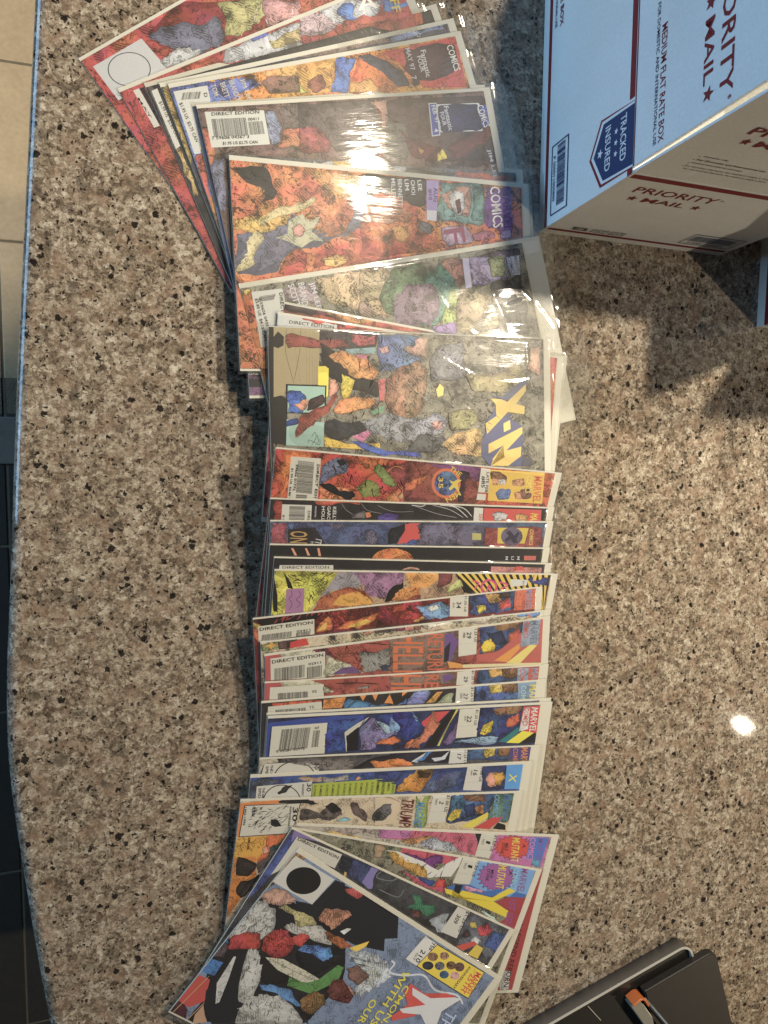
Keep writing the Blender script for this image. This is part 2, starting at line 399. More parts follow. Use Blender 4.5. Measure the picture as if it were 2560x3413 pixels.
# ---------------------------------------------------------------- comic books
# pose: origin (spine corner at the foot), x along the spine, y across, z up; shapes in millimetres on the cover
COMICS = [
{"M": [[-0.05969, 0.30834, 0.0], [0.79949, 0.60067, 0.0], [-0.60067, 0.79949, 0.0], [-0.0, -0.0, 1.0]], "L": 268.0, "base": [0.489, 0.086, 0.078], "bd": 0.8, "wr": 1.0, "bag": 14.0, "mg": [5.0, 6.0], "label": "red-covered bagged comic with blank white corner box, leftmost and lowest of the fan", "ops": [
["P",[0.297,0.041,0.046],0.9,[95.6,-1.2,181.9,-43.6,172.2,-56.3,89.4,-38.0,59.5,-22.6,57.2,-8.2]],
["P",[0.594,0.622,0.697],0.0,[5.9,-10.3,50.5,-10.2,54.0,-36.7,6.6,-38.9]],
["O",[0.044,0.046,0.055],0.045,[28.3,-24.2],[14.2,-7.4],[-7.9,-10.0]],
["P",[0.183,0.195,0.31],0.6,[55.5,-12.1,68.6,-9.3,82.9,-14.0,100.3,-24.0,110.5,-21.8,114.0,-28.4,108.5,-39.2,86.7,-41.5,78.7,-33.7,65.4,-25.6]],
["P",[0.562,0.595,0.672],0.3,[52.5,-29.8,68.7,-28.5,86.7,-37.8,72.5,-41.5,54.0,-36.7]],
["P",[0.501,0.492,0.246],0.8,[118.7,-15.0,137.8,-21.9,155.9,-30.8,145.5,-40.5,123.8,-42.0,109.2,-38.3,119.1,-27.3]],
["P",[0.594,0.329,0.377],0.7,[153.7,-29.8,181.9,-43.6,175.0,-52.7,142.8,-47.8]],
["T","SUPER",[0.044,0.018,0.024],[7.3,-62.0],[-4.0,-14.6],[2.7,-0.4]],
["S",[0.06,0.014,0.019],14,[3.9,-16.4,11.8,-35.0,8.2,-77.4,1.9,-71.4,3.3,-30.5]],
["S",[0.8,0.8,0.8],6,[133.7,-27.2,177.6,-41.5,169.3,-52.4,126.6,-45.9]]]},
{"M": [[-0.03211, 0.28993, 0.00102], [0.87007, 0.49293, 0.0], [-0.49293, 0.87007, 0.0], [0.0, -0.0, 1.0]], "L": 268.0, "base": [0.478, 0.078, 0.078], "bd": 0.7, "wr": 1.0, "bag": 16.0, "mg": [5.0, 7.0], "label": "bagged comic with dark red cover foot and pale blue sky art, second from the top", "ops": [
["P",[0.661,0.665,0.672],0.0,[10.4,-5.9,15.3,-6.0,15.7,-36.1,10.8,-35.8]],
["P",[0.037,0.037,0.061],0.0,[15.8,-6.5,19.4,-6.4,17.5,-34.7,15.5,-36.0]],
["T","DRAGON'S MONTH",[0.016,0.016,0.028],[16.5,-7.0],[-0.9,-28.3],[2.8,0.2]],
["T","MAY",[0.044,0.034,0.046],[10.3,-12.2],[1.3,-16.7],[1.6,0.3]],
["P",[0.501,0.066,0.065],0.8,[33.3,-8.2,81.9,-4.1,93.4,-2.5,82.9,-9.2,41.2,-7.7]],
["P",[0.562,0.595,0.697],0.6,[94.5,-2.9,114.4,-3.0,162.0,-5.6,151.7,-23.5,105.9,-17.6,85.6,-11.3]],
["P",[0.111,0.175,0.541],0.7,[115.5,-1.0,131.8,-0.9,131.8,-5.6,117.7,-6.5]],
["P",[0.627,0.523,0.27],0.6,[129.5,-9.5,159.7,-9.5,154.6,-18.5,130.6,-17.1]],
["P",[0.562,0.445,0.541],0.7,[163.2,-3.6,185.4,-4.1,206.3,-10.1,196.3,-20.0,174.4,-20.7,156.3,-15.5]],
["P",[0.594,0.622,0.723],0.4,[180.7,-2.5,204.9,-2.4,220.7,-7.8,215.5,-16.9,189.7,-16.5]],
["P",[0.088,0.221,0.697],0.6,[195.0,-9.8,205.0,-4.8,212.9,-8.7,209.5,-19.7,201.7,-18.2]],
["P",[0.562,0.609,0.74],0.4,[206.5,-17.5,218.3,-7.0,238.0,-13.7,230.3,-22.0]],
["T","A",[0.8,0.8,0.8],[214.0,-14.6],[18.4,-3.9],[3.8,10.1]],
["P",[0.111,0.241,0.656],0.4,[238.0,-13.7,263.3,-22.2,258.4,-25.5,235.9,-22.7]],
["T","FF",[0.661,0.555,0.088],[245.5,-16.2],[-2.7,-10.1],[8.1,-1.2]]]},
{"M": [[-0.01262, 0.29686, 0.00177], [0.91767, 0.39732, -0.00397], [-0.39734, 0.91763, -0.00918], [0.0, 0.01, 0.99995]], "L": 266.9, "base": [0.047, 0.046, 0.057], "bd": 0.6, "wr": 1.6, "bag": 14.0, "mg": [5.0, 8.0], "label": "bagged comic with near-black cover and orange title patch, third from the top", "ops": [
["P",[0.217,0.202,0.224],0.5,[1.3,-3.8,5.9,-3.9,6.8,-51.8,1.1,-53.6]],
["P",[0.661,0.68,0.689],0.0,[3.4,-7.5,8.4,-6.8,7.0,-51.8,2.8,-53.0]],
["T","$1.99 US  $2.80 CAN",[0.037,0.034,0.038],[4.7,-16.8],[1.4,-29.6],[3.0,0.5]],
["P",[0.531,0.405,0.183],0.9,[6.3,-52.8,6.4,-71.3,4.9,-90.8,0.6,-89.5,2.4,-66.7,2.6,-52.9]],
["P",[0.594,0.126,0.057],0.15,[226.7,-0.2,251.3,0.9,248.2,-13.0,224.7,-13.0]],
["T","COMICS",[0.755,0.588,0.164],[231.5,-0.7],[-2.9,-24.9],[8.6,-0.1]],
["P",[0.733,0.555,0.088],0.2,[242.1,0.6,251.2,0.7,250.7,-1.4,241.9,-1.6]],
["S",[0.183,0.175,0.216],10,[134.5,-1.7,222.3,-2.2,220.7,-9.0,132.6,-5.9]]]},
{"M": [[-0.00123, 0.29802, 0.00302], [0.93429, 0.35647, -0.00535], [-0.35651, 0.93419, -0.01401], [0.0, 0.015, 0.99989]], "L": 267.2, "base": [0.086, 0.091, 0.134], "bd": 0.9, "wr": 1.8, "bag": 18.0, "mg": [5.0, 8.0], "label": "bagged comic showing only a thin grey and gold strip, fourth from the top", "ops": [
["P",[0.562,0.405,0.154],0.8,[1.2,-2.7,6.5,-2.7,3.6,-49.3,-0.4,-82.8,-6.5,-80.1,-2.3,-43.3]],
["P",[0.124,0.195,0.578],0.6,[6.7,-2.1,36.9,-2.3,35.9,-4.9,7.3,-5.0]],
["P",[0.189,0.249,0.471],0.6,[202.0,-5.0,254.8,-3.4,255.1,-8.4,202.8,-10.0]],
["P",[0.366,0.283,0.27],0.6,[119.5,-1.9,159.8,-0.4,200.0,-2.8,200.7,-8.3,118.3,-5.1]],
["T","COMICS",[0.501,0.555,0.74],[219.2,-4.0],[10.5,-6.2],[2.7,2.9]]]},
{"M": [[0.00528, 0.29784, 0.0045], [0.9466, 0.32235, -0.00645], [-0.32241, 0.94641, -0.01893], [0.0, 0.02, 0.9998]], "L": 263.7, "base": [0.668, 0.283, 0.069], "bd": 0.9, "wr": 1.2, "bag": 34.0, "mg": [6.0, 8.0], "label": "orange bagged comic with blue band and red title corner reading 97 7", "ops": [
["P",[0.158,0.225,0.64],0.7,[-0.4,-4.1,29.2,-3.1,67.2,-8.4,73.6,-14.7,30.8,-18.5,12.2,-50.2,1.4,-99.9,-9.6,-97.4,-7.0,-57.7]],
["P",[0.531,0.137,0.115],0.9,[1.4,-57.1,9.9,-56.5,1.4,-99.9,-4.1,-98.6]],
["P",[0.661,0.687,0.706],0.0,[2.4,-7.0,29.9,-7.1,28.5,-18.1,6.9,-55.7,1.9,-55.6]],
["B",[0.033,0.032,0.036],30,[9.4,-9.1],[14.1,-1.6],[-3.2,-5.0]],
["T","D",[0.031,0.028,0.03],[24.9,-12.4],[-0.3,-3.3],[2.8,0.2]],
["T","$1.95 US  $2.75 CAN",[0.044,0.041,0.046],[3.3,-16.4],[2.3,-30.8],[3.0,0.6]],
["T","TOM",[0.594,0.588,0.578],[32.4,-7.3],[-0.2,-9.0],[4.3,0.5]],
["T","BRETT",[0.594,0.588,0.578],[40.1,-7.5],[0.1,-11.5],[4.3,0.6]],
["T","BRANDON",[0.594,0.588,0.578],[47.6,-6.8],[0.7,-18.3],[4.3,0.7]],
["T","JIM LEE",[0.594,0.588,0.578],[56.5,-7.4],[0.1,-16.9],[4.4,0.6]],
["P",[0.255,0.149,0.121],0.9,[73.2,-12.3,81.0,-7.9,107.5,-11.3,102.5,-25.5,77.2,-22.2]],
["P",[0.711,0.433,0.164],0.8,[74.7,-4.6,110.2,-3.6,107.1,-12.3,79.5,-8.8]],
["P",[0.725,0.405,0.115],0.5,[110.6,-2.5,141.1,-4.5,128.2,-30.1,102.5,-25.5]],
["P",[0.366,0.123,0.101],0.6,[110.9,-20.0,125.8,-14.3,126.0,-25.0,113.4,-27.5]],
["P",[0.562,0.555,0.147],0.4,[104.8,-18.9,108.5,-26.6,102.1,-26.6]],
["P",[0.078,0.175,0.563],0.4,[141.6,-5.0,161.0,-6.6,149.9,-17.2,143.8,-32.8,128.1,-30.3]],
["P",[0.654,0.168,0.049],0.5,[161.0,-6.6,183.4,-6.6,197.1,-22.7,195.0,-37.0,161.3,-34.7,144.4,-32.9]],
["P",[0.696,0.379,0.115],0.4,[148.8,-24.2,166.1,-24.7,173.3,-35.6,144.4,-32.9]],
["P",[0.067,0.078,0.134],0.7,[161.6,-6.7,171.6,-5.3,186.4,-13.7,197.1,-22.7,200.7,-36.7,189.7,-36.0,183.2,-22.8,172.7,-13.9]],
["P",[0.575,0.052,0.057],0.2,[183.5,-6.3,256.9,-4.8,253.7,-47.4,213.5,-40.8,201.6,-25.9,197.4,-17.9]],
["P",[0.074,0.032,0.057],0.5,[203.8,-7.5,220.8,-7.1,254.1,-10.9,250.5,-30.6,246.1,-30.7,245.0,-33.2,238.5,-35.2,207.4,-33.7,201.6,-25.9]],
["P",[0.047,0.023,0.036],0.2,[205.7,-6.0,210.2,-6.1,210.5,-37.2,204.3,-38.6]],
["T","COMICS",[0.77,0.787,0.8],[245.4,-10.8],[0.9,-22.0],[6.6,0.7]],
["T","Fantastic",[0.654,0.665,0.74],[219.9,-10.6],[-2.0,-22.3],[5.0,0.1]],
["T","FOUR",[0.654,0.665,0.74],[214.7,-14.9],[-0.3,-13.1],[4.8,0.3]],
["T","MAY 97",[0.562,0.555,0.656],[206.2,-6.6],[-0.8,-18.7],[4.7,0.3]],
["T","7",[0.562,0.555,0.656],[204.2,-30.0],[-0.1,-3.0],[4.7,0.3]]]},
{"M": [[0.02292, 0.28524, 0.00558], [0.97754, 0.21067, -0.00632], [-0.21076, 0.9771, -0.02931], [0.0, 0.02999, 0.99955]], "L": 261.1, "base": [0.104, 0.155, 0.438], "bd": 0.4, "wr": 1.0, "bag": 20.0, "mg": [4.0, 6.0], "label": "blue-edged bagged comic showing only edges directly above the brown rocky cover", "ops": [
["P",[0.044,0.07,0.224],0.5,[0.1,0.2,5.2,-0.1,2.9,-78.1,-0.5,-77.8]]]},
{"M": [[0.02646, 0.28344, 0.00806], [0.97852, 0.20608, -0.00618], [-0.20617, 0.97808, -0.02934], [-0.0, 0.02999, 0.99955]], "L": 261.1, "base": [0.203, 0.132, 0.127], "bd": 0.9, "wr": 0.5, "bag": 26.0, "mg": [5.0, 7.0], "label": "brown bagged comic with white barcode box and dark blue title block reading 97 4", "ops": [
["P",[0.562,0.175,0.121],0.9,[-3.2,-20.0,7.4,-18.5,3.3,-46.2,-3.0,-53.6,-5.4,-34.3]],
["P",[0.217,0.233,0.377],0.7,[1.1,-46.0,13.4,-42.5,5.3,-82.9,-1.5,-82.2]],
["P",[0.661,0.695,0.706],0.0,[5.6,-6.4,53.1,-8.1,52.1,-34.9,4.7,-34.0]],
["T","DIRECT EDITION",[0.037,0.034,0.036],[10.3,-9.8],[38.4,-0.7],[0.5,2.6]],
["B",[0.031,0.029,0.033],60,[9.4,-12.2],[27.8,-0.6],[-0.9,-13.9]],
["B",[0.031,0.029,0.033],26,[37.6,-16.2],[12.5,-0.1],[-0.4,-10.2]],
["T","00411",[0.044,0.041,0.046],[38.3,-15.6],[8.9,-0.0],[0.4,2.5]],
["T","7 59606 04367 3",[0.044,0.041,0.046],[6.4,-28.0],[29.9,-0.8],[0.4,2.4]],
["T","$1.95 US $2.75 CAN",[0.044,0.041,0.046],[13.9,-32.9],[28.1,-1.0],[0.5,2.7]],
["P",[0.306,0.358,0.578],0.5,[54.7,-9.1,61.4,-8.9,65.6,-22.4,61.8,-33.7,54.2,-35.4,53.0,-27.3]],
["P",[0.537,0.188,0.127],0.9,[65.7,-24.7,80.0,-23.4,76.4,-39.4,57.3,-37.4,63.5,-31.5]],
["P",[0.183,0.149,0.154],0.9,[64.4,-6.3,84.1,-5.1,80.0,-23.4,66.5,-23.6]],
["P",[0.152,0.126,0.134],0.6,[84.1,-5.1,147.7,-5.2,158.4,-16.6,154.0,-30.8,142.7,-51.6,112.5,-46.9,79.5,-25.7]],
["P",[0.342,0.086,0.088],0.9,[80.0,-23.4,95.7,-25.6,103.3,-36.7,98.7,-45.8,82.7,-44.5,75.6,-42.8]],
["P",[0.478,0.274,0.233],0.4,[144.8,-6.3,160.7,-6.0,158.4,-22.6,152.6,-30.7,151.1,-25.7,157.9,-19.0]],
["P",[0.501,0.241,0.183],0.6,[148.5,-37.6,155.3,-30.8,149.0,-53.3,142.7,-51.6]],
["P",[0.158,0.143,0.134],1.0,[157.1,-22.5,175.9,-22.5,175.2,-44.4,168.5,-56.1,149.0,-53.3]],
["P",[0.114,0.07,0.078],0.5,[160.7,-6.0,258.4,-7.9,253.7,-68.0,203.3,-61.4,173.8,-44.3,175.6,-23.7,158.7,-21.4]],
["P",[0.176,0.059,0.065],0.3,[207.6,-48.0,251.3,-31.1,254.9,-41.4,216.1,-61.2]],
["P",[0.067,0.055,0.069],0.4,[221.7,-61.6,254.1,-45.2,253.7,-68.0]],
["P",[0.152,0.037,0.049],0.9,[167.4,-30.5,183.5,-43.8,200.7,-47.5,205.7,-56.6,195.3,-59.5,174.4,-54.1,171.4,-42.9]],
["P",[0.654,0.379,0.115],0.6,[179.0,-45.9,186.3,-50.1,182.8,-53.5]],
["P",[0.755,0.622,0.104],0.3,[198.0,-53.5,204.3,-50.3,205.9,-59.1,196.4,-60.8]],
["P",[0.661,0.709,0.8],0.1,[206.2,-12.4,247.1,-13.5,247.6,-14.6,245.8,-37.7,204.3,-36.0]],
["P",[0.027,0.029,0.127],0.6,[207.5,-13.2,246.5,-14.3,244.8,-37.2,205.0,-35.5]],
["P",[0.044,0.07,0.377],0.3,[245.8,-16.3,254.7,-15.2,252.3,-34.7,245.5,-35.0]],
["P",[0.661,0.709,0.8],0.1,[198.6,-11.0,206.1,-11.0,204.0,-38.6,195.9,-39.0]],
["P",[0.041,0.074,0.413],0.1,[199.3,-11.8,205.4,-11.6,203.2,-37.8,196.7,-38.2]],
["T","COMICS",[0.785,0.8,0.8],[244.6,-16.3],[3.2,-19.0],[6.3,1.4]],
["T","Fantastic",[0.654,0.695,0.8],[212.3,-14.7],[0.6,-20.7],[4.5,0.6]],
["T","FOUR",[0.654,0.695,0.8],[207.4,-19.4],[0.8,-11.6],[3.9,0.6]],
["T","FEB '97",[0.654,0.725,0.8],[200.5,-13.3],[1.3,-15.2],[3.9,0.7]],
["T","4",[0.696,0.771,0.8],[199.2,-32.6],[-0.1,-3.1],[3.9,0.3]],
["T","MARVEL",[0.114,0.168,0.656],[251.4,-15.8],[0.1,-18.3],[3.2,0.3]],
["T","JIM LEE",[0.562,0.568,0.656],[246.1,-54.1],[1.3,-26.2],[4.4,0.5]]]},
{"M": [[0.04812, 0.25189, 0.00919], [0.99799, 0.06334, -0.00253], [-0.06339, 0.99719, -0.03989], [0.0, 0.03997, 0.9992]], "L": 267.4, "base": [0.176, 0.175, 0.207], "bd": 0.6, "wr": 1.2, "bag": 30.0, "mg": [5.0, 8.0], "label": "grey bagged comic with thin white, gold and orange strip beside the big orange rocks", "ops": [
["P",[0.575,0.602,0.689],0.4,[71.8,-4.8,90.4,-4.1,88.8,-8.5,71.5,-8.6]],
["P",[0.601,0.389,0.104],0.4,[88.5,-4.0,105.5,-3.8,103.9,-8.4,88.2,-8.5]],
["P",[0.501,0.568,0.8],0.5,[105.5,-4.1,124.7,-4.1,123.7,-8.4,103.9,-8.4]],
["P",[0.091,0.078,0.093],0.6,[124.0,-4.1,199.5,-6.9,198.5,-10.7,123.6,-9.0]],
["P",[0.478,0.517,0.656],0.5,[142.8,-4.7,154.7,-5.2,151.7,-10.3,143.8,-9.0]],
["P",[0.513,0.132,0.093],0.4,[198.8,-6.3,256.3,-6.3,256.2,-16.4,203.1,-14.8]],
["S",[0.044,0.023,0.024],5,[200.6,-9.9,252.0,-10.2,251.8,-12.8,201.8,-13.0]]]},
{"M": [[0.05569, 0.22436, 0.01222], [0.99883, 0.0484, -0.00194], [-0.04844, 0.99803, -0.03992], [0.0, 0.03997, 0.9992]], "L": 268.0, "base": [0.196, 0.115, 0.233], "bd": 0.7, "wr": 0.8, "bag": 22.0, "mg": [6.0, 8.0], "label": "purple-edged bagged comic lying underneath with its barcode foot showing beside the counter", "ops": [
["P",[0.297,0.137,0.27],0.5,[-4.2,-116.7,4.9,-116.6,2.2,-157.4,-6.9,-157.3]],
["P",[0.047,0.046,0.053],0.2,[-6.8,-155.8,10.5,-156.0,10.1,-162.7,-7.2,-162.4]],
["P",[0.594,0.622,0.656],0.0,[-2.0,-128.8,12.3,-128.8,10.7,-152.6,-3.5,-152.2]],
["B",[0.031,0.029,0.033],30,[-0.4,-136.0],[12.2,-0.2],[-0.6,-9.2]],
["T","NO",[0.031,0.029,0.033],[-0.5,-152.1],[7.1,-0.3],[0.2,2.2]],
["P",[0.391,0.086,0.088],0.6,[-3.5,-106.5,3.2,-112.5,1.9,-116.6,-4.6,-115.7]]]},
{"M": [[0.05092, 0.24584, 0.01401], [0.99947, 0.03251, -0.00146], [-0.03254, 0.99846, -0.04493], [-0.0, 0.04495, 0.99899]], "L": 267.8, "base": [0.588, 0.21, 0.093], "bd": 1.0, "wr": 1.1, "bag": 26.0, "mg": [8.0, 9.0], "label": "bagged comic with big cracked orange rock shapes and green square in the title corner", "ops": [
["P",[0.17,0.178,0.28],0.4,[2.3,-61.7,22.6,-59.3,35.3,-50.3,50.1,-45.2,70.4,-61.3,85.7,-57.2,104.3,-35.0,115.1,-40.5,103.4,-54.0,91.1,-59.0,69.0,-69.7,59.4,-70.3,43.3,-76.3,35.3,-91.1,1.6,-94.7]],
["P",[0.047,0.043,0.049],0.6,[3.5,-10.8,17.1,-7.5,31.2,-10.2,37.6,-25.8,34.2,-32.2,23.8,-36.0,30.4,-26.4,24.5,-20.9,13.4,-20.8,7.7,-16.3]],
["P",[0.053,0.052,0.065],0.5,[106.2,-6.5,134.6,-6.1,134.0,-18.9,120.6,-18.9,111.5,-23.9,102.5,-26.7,99.3,-24.9]],
["P",[0.668,0.329,0.127],0.9,[68.8,-6.8,81.8,-4.6,106.7,-6.4,105.1,-17.1,92.7,-25.4,80.9,-23.3,71.6,-14.8]],
["P",[0.501,0.168,0.093],1.0,[50.9,-27.8,68.4,-16.1,82.9,-26.2,100.2,-29.0,100.7,-41.6,92.3,-55.8,80.1,-60.7,70.8,-54.1,70.3,-41.7]],
["P",[0.74,0.48,0.168],0.8,[2.9,-50.6,15.0,-48.8,35.6,-45.3,50.1,-45.2,35.0,-56.5,14.4,-60.9,2.5,-59.6]],
["P",[0.641,0.555,0.332],0.3,[23.0,-50.2,35.8,-40.2,50.5,-37.0,69.9,-28.5,54.4,-41.8,41.8,-44.8,29.2,-49.8,22.8,-55.3]],
["P",[0.654,0.595,0.377],0.3,[18.6,-58.6,23.5,-61.3,25.3,-65.2,17.7,-75.8,15.4,-80.9,16.2,-86.0,6.8,-91.5,1.8,-92.7,1.9,-89.7,11.2,-84.2,13.6,-76.0,10.0,-68.2]],
["P",[0.537,0.542,0.426],0.2,[45.7,-48.6,56.5,-42.7,62.5,-48.4,72.4,-43.6,64.3,-56.6,74.6,-64.2,65.0,-63.7,55.1,-70.5,44.9,-66.0,34.6,-63.6,44.1,-59.9]],
["P",[0.614,0.329,0.31],0.4,[48.6,-54.5,55.0,-51.0,59.0,-55.9,55.6,-61.2,49.3,-60.6]],
["P",[0.478,0.11,0.069],1.0,[43.3,-76.3,53.0,-70.7,59.2,-74.4,57.4,-87.9,41.5,-92.8,35.3,-91.1]],
["P",[0.501,0.126,0.078],1.0,[66.6,-74.0,81.9,-68.9,105.0,-67.6,96.7,-55.5,114.6,-51.1,132.4,-54.2,131.3,-77.8,95.4,-81.8,64.9,-87.6]],
["P",[0.74,0.504,0.183],0.8,[72.9,-76.8,84.9,-74.0,94.5,-77.7,88.9,-82.2,74.7,-83.9]],
["P",[0.05,0.049,0.061],0.5,[108.1,-5.8,168.5,-5.4,167.0,-25.9,158.6,-29.8,150.1,-26.1,136.5,-21.9,120.9,-18.9,107.0,-28.5]],
["P",[0.525,0.132,0.074],1.0,[117.3,-23.4,136.6,-20.8,158.1,-29.8,159.6,-48.1,174.4,-58.0,183.8,-61.8,150.5,-69.2,104.8,-76.0,105.7,-55.9]],
["P",[0.711,0.329,0.134],0.9,[134.2,-48.7,143.4,-47.0,151.2,-53.0,146.3,-59.8,137.1,-58.2]],
["P",[0.562,0.202,0.115],0.9,[121.3,-33.7,140.7,-31.2,154.3,-35.5,151.7,-42.2,128.7,-43.8]],
["P",[0.183,0.188,0.233],0.5,[159.9,-41.6,172.6,-45.0,170.0,-51.8,158.4,-48.2]],
["P",[0.366,0.291,0.672],0.1,[167.9,-5.8,179.4,-5.4,176.0,-40.5,166.4,-40.0]],
["T","AUG",[0.091,0.059,0.168],[174.1,-11.8],[-0.6,-12.3],[4.3,0.4]],
["T","#10",[0.091,0.059,0.168],[169.1,-13.3],[-0.4,-9.5],[3.8,0.3]],
["P",[0.641,0.665,0.793],0.0,[167.1,-31.5,176.3,-31.3,175.2,-40.5,166.5,-40.0]],
["P",[0.21,0.368,0.377],0.9,[179.7,-5.9,223.8,-6.1,221.0,-40.9,177.0,-40.4]],
["P",[0.601,0.338,0.28],0.6,[181.0,-17.2,198.2,-8.1,209.1,-8.3,209.8,-20.4,206.8,-33.9,194.7,-32.5,185.5,-24.5]],
["P",[0.725,0.74,0.8],0.5,[188.1,-17.7,195.6,-12.7,202.8,-14.3,203.4,-27.5,197.0,-34.6,191.3,-27.3]],
["P",[0.183,0.049,0.069],0.6,[194.0,-21.6,198.9,-19.0,199.7,-30.0,195.9,-32.5]],
["P",[0.183,0.329,0.321],1.0,[210.4,-8.2,222.7,-8.2,220.9,-37.3,209.1,-37.0,212.2,-22.4]],
["P",[0.225,0.091,0.389],0.5,[224.0,-6.1,250.6,-5.9,248.0,-50.1,236.8,-51.9,236.1,-44.1,222.5,-40.8]],
["T","COMICS",[0.8,0.8,0.8],[228.0,-6.7],[2.2,-36.1],[10.0,1.7]],
["T","MARVEL",[0.086,0.034,0.224],[240.2,-6.8],[0.9,-38.1],[8.1,1.1]],
["P",[0.391,0.31,0.64],0.3,[238.6,-45.0,248.3,-43.3,248.0,-50.1,237.0,-51.9]],
["P",[0.501,0.379,0.548],0.3,[179.7,-45.7,202.7,-43.0,210.8,-55.8,186.2,-61.7,180.5,-54.4]],
["P",[0.444,0.155,0.224],0.4,[208.6,-49.2,231.0,-46.7,230.7,-52.3,210.8,-54.7]],
["T","F",[0.297,0.096,0.168],[182.0,-47.7],[1.8,-13.0],[19.2,4.2]],
["T","LEE",[0.711,0.725,0.793],[159.3,-6.9],[0.5,-9.0],[3.7,0.7]],
["T","CHOI",[0.711,0.725,0.793],[153.3,-7.2],[0.0,-12.5],[3.7,0.5]],
["T","LIM",[0.711,0.725,0.793],[147.5,-7.1],[0.3,-9.4],[3.7,0.6]],
["T","BENNETT",[0.711,0.725,0.793],[141.3,-7.4],[-0.1,-22.9],[3.7,0.5]],
["T","MILLER",[0.711,0.725,0.793],[135.4,-7.3],[-0.2,-18.1],[3.7,0.4]],
["S",[0.044,0.017,0.015],40,[4.9,-12.6,134.6,-7.1,131.3,-77.8,4.4,-60.5]]]},
{"M": [[0.05624, 0.14445, 0.01933], [0.9734, 0.22901, -0.00687], [-0.22911, 0.97296, -0.02919], [-0.0, 0.02999, 0.99955]], "L": 279.0, "base": [0.263, 0.257, 0.216], "bd": 0.9, "wr": 3.2, "bag": 30.0, "mg": [9.0, 9.0], "label": "bagged comic with green and tan art under strong wrinkled glare, left of the shipping box", "ops": [
["P",[0.501,0.175,0.069],1.0,[1.4,-7.6,9.6,-7.9,7.4,-53.7,6.5,-74.3,-1.6,-85.2,-2.6,-51.9]],
["P",[0.627,0.492,0.147],0.3,[2.9,-5.8,9.0,-6.3,3.6,-11.0]],
["P",[0.044,0.034,0.039],0.5,[7.2,-54.7,11.0,-56.4,5.2,-79.3,3.7,-72.7]],
["P",[0.594,0.615,0.624],0.0,[8.9,-8.6,34.2,-9.8,33.7,-25.2,16.0,-53.2,8.0,-53.3,5.6,-52.8]],
["T","DIRECT",[0.031,0.029,0.033],[30.7,-12.8],[-2.0,-15.7],[2.9,-0.1]],
["B",[0.031,0.029,0.033],40,[28.2,-13.1],[-3.2,-4.4],[-13.7,0.1]],
["T","7 59606 04361",[0.06,0.055,0.061],[13.1,-14.6],[1.1,-24.8],[2.3,0.3]],
["T","$2.85 US  $4.15 CAN",[0.044,0.043,0.046],[9.9,-14.3],[-0.8,-34.0],[2.7,0.1]],
["P",[0.391,0.329,0.377],0.7,[34.9,-9.9,63.8,-9.2,63.0,-30.0,36.0,-20.4]],
["T","JIM LEE",[0.641,0.651,0.74],[56.1,-9.1],[1.0,-22.1],[5.6,0.6]],
["T","BRANDON",[0.641,0.651,0.74],[47.8,-7.8],[-1.5,-27.9],[5.6,0.1]],
["T","SCOTT",[0.641,0.651,0.74],[39.1,-8.0],[1.3,-18.3],[5.5,0.7]],
["P",[0.562,0.433,0.3],1.0,[64.5,-6.2,93.6,-5.4,129.5,-8.6,119.8,-48.2,86.6,-34.0,68.5,-25.7]],
["P",[0.401,0.329,0.224],1.0,[102.9,-5.7,125.8,-6.0,127.0,-20.1,119.2,-32.9,96.6,-31.3]],
["P",[0.422,0.329,0.29],0.8,[96.8,-30.3,106.0,-35.0,102.3,-45.2,94.0,-41.6]],
["P",[0.176,0.265,0.168],0.9,[129.6,-9.7,160.9,-7.9,162.5,-21.3,147.3,-34.2,138.3,-51.3,116.7,-43.3,114.2,-29.9]],
["P",[0.129,0.283,0.233],0.8,[159.4,-14.2,190.9,-10.1,188.4,-30.8,177.8,-49.1,154.8,-63.0,141.9,-56.3,156.8,-34.6]],
["P",[0.255,0.195,0.27],0.9,[140.4,-23.3,164.0,-24.8,169.1,-44.3,154.8,-63.0,125.4,-55.7,123.3,-40.1]],
["P",[0.422,0.202,0.168],0.5,[179.0,-8.4,196.2,-8.7,195.7,-26.4,188.8,-34.2]],
["P",[0.323,0.411,0.154],0.8,[178.7,-34.8,191.0,-35.7,178.4,-67.1,163.7,-66.8]],
["P",[0.381,0.329,0.233],0.9,[188.8,-34.2,219.9,-47.0,232.4,-76.6,194.0,-75.5,177.9,-69.3]],
["P",[0.17,0.168,0.168],0.7,[220.0,-35.7,250.2,-29.0,251.5,-56.8,248.8,-85.2,228.8,-80.5,217.6,-51.2]],
["P",[0.158,0.137,0.168],0.5,[214.9,-9.2,255.1,-8.1,256.4,-14.0,221.5,-13.5]],
["P",[0.401,0.348,0.563],0.6,[204.8,-10.1,241.4,-11.8,238.0,-34.2,202.8,-34.4]],
["P",[0.342,0.379,0.233],1.0,[221.5,-13.5,238.4,-12.5,237.0,-29.3,222.6,-30.5]],
["P",[0.562,0.542,0.793],0.1,[198.2,-9.5,204.4,-9.9,201.6,-35.1,195.5,-35.5]],
["T","FANTASTIC",[0.255,0.202,0.321],[210.2,-12.9],[-1.1,-17.7],[3.7,-0.0]],
["P",[0.654,0.68,0.793],0.1,[241.2,-14.6,254.2,-14.6,251.4,-31.7,242.6,-31.1]],
["T","COMICS",[0.091,0.086,0.377],[242.0,-14.8],[1.1,-16.1],[3.8,0.3]],
["T","MARVEL",[0.297,0.283,0.377],[248.5,-14.9],[-0.2,-16.1],[3.9,0.1]],
["P",[0.381,0.368,0.354],0.3,[218.7,-46.8,243.2,-47.4,243.4,-52.0,219.6,-53.8]],
["P",[0.381,0.368,0.354],0.3,[219.1,-56.0,226.8,-56.1,228.8,-80.5,221.0,-80.3]],
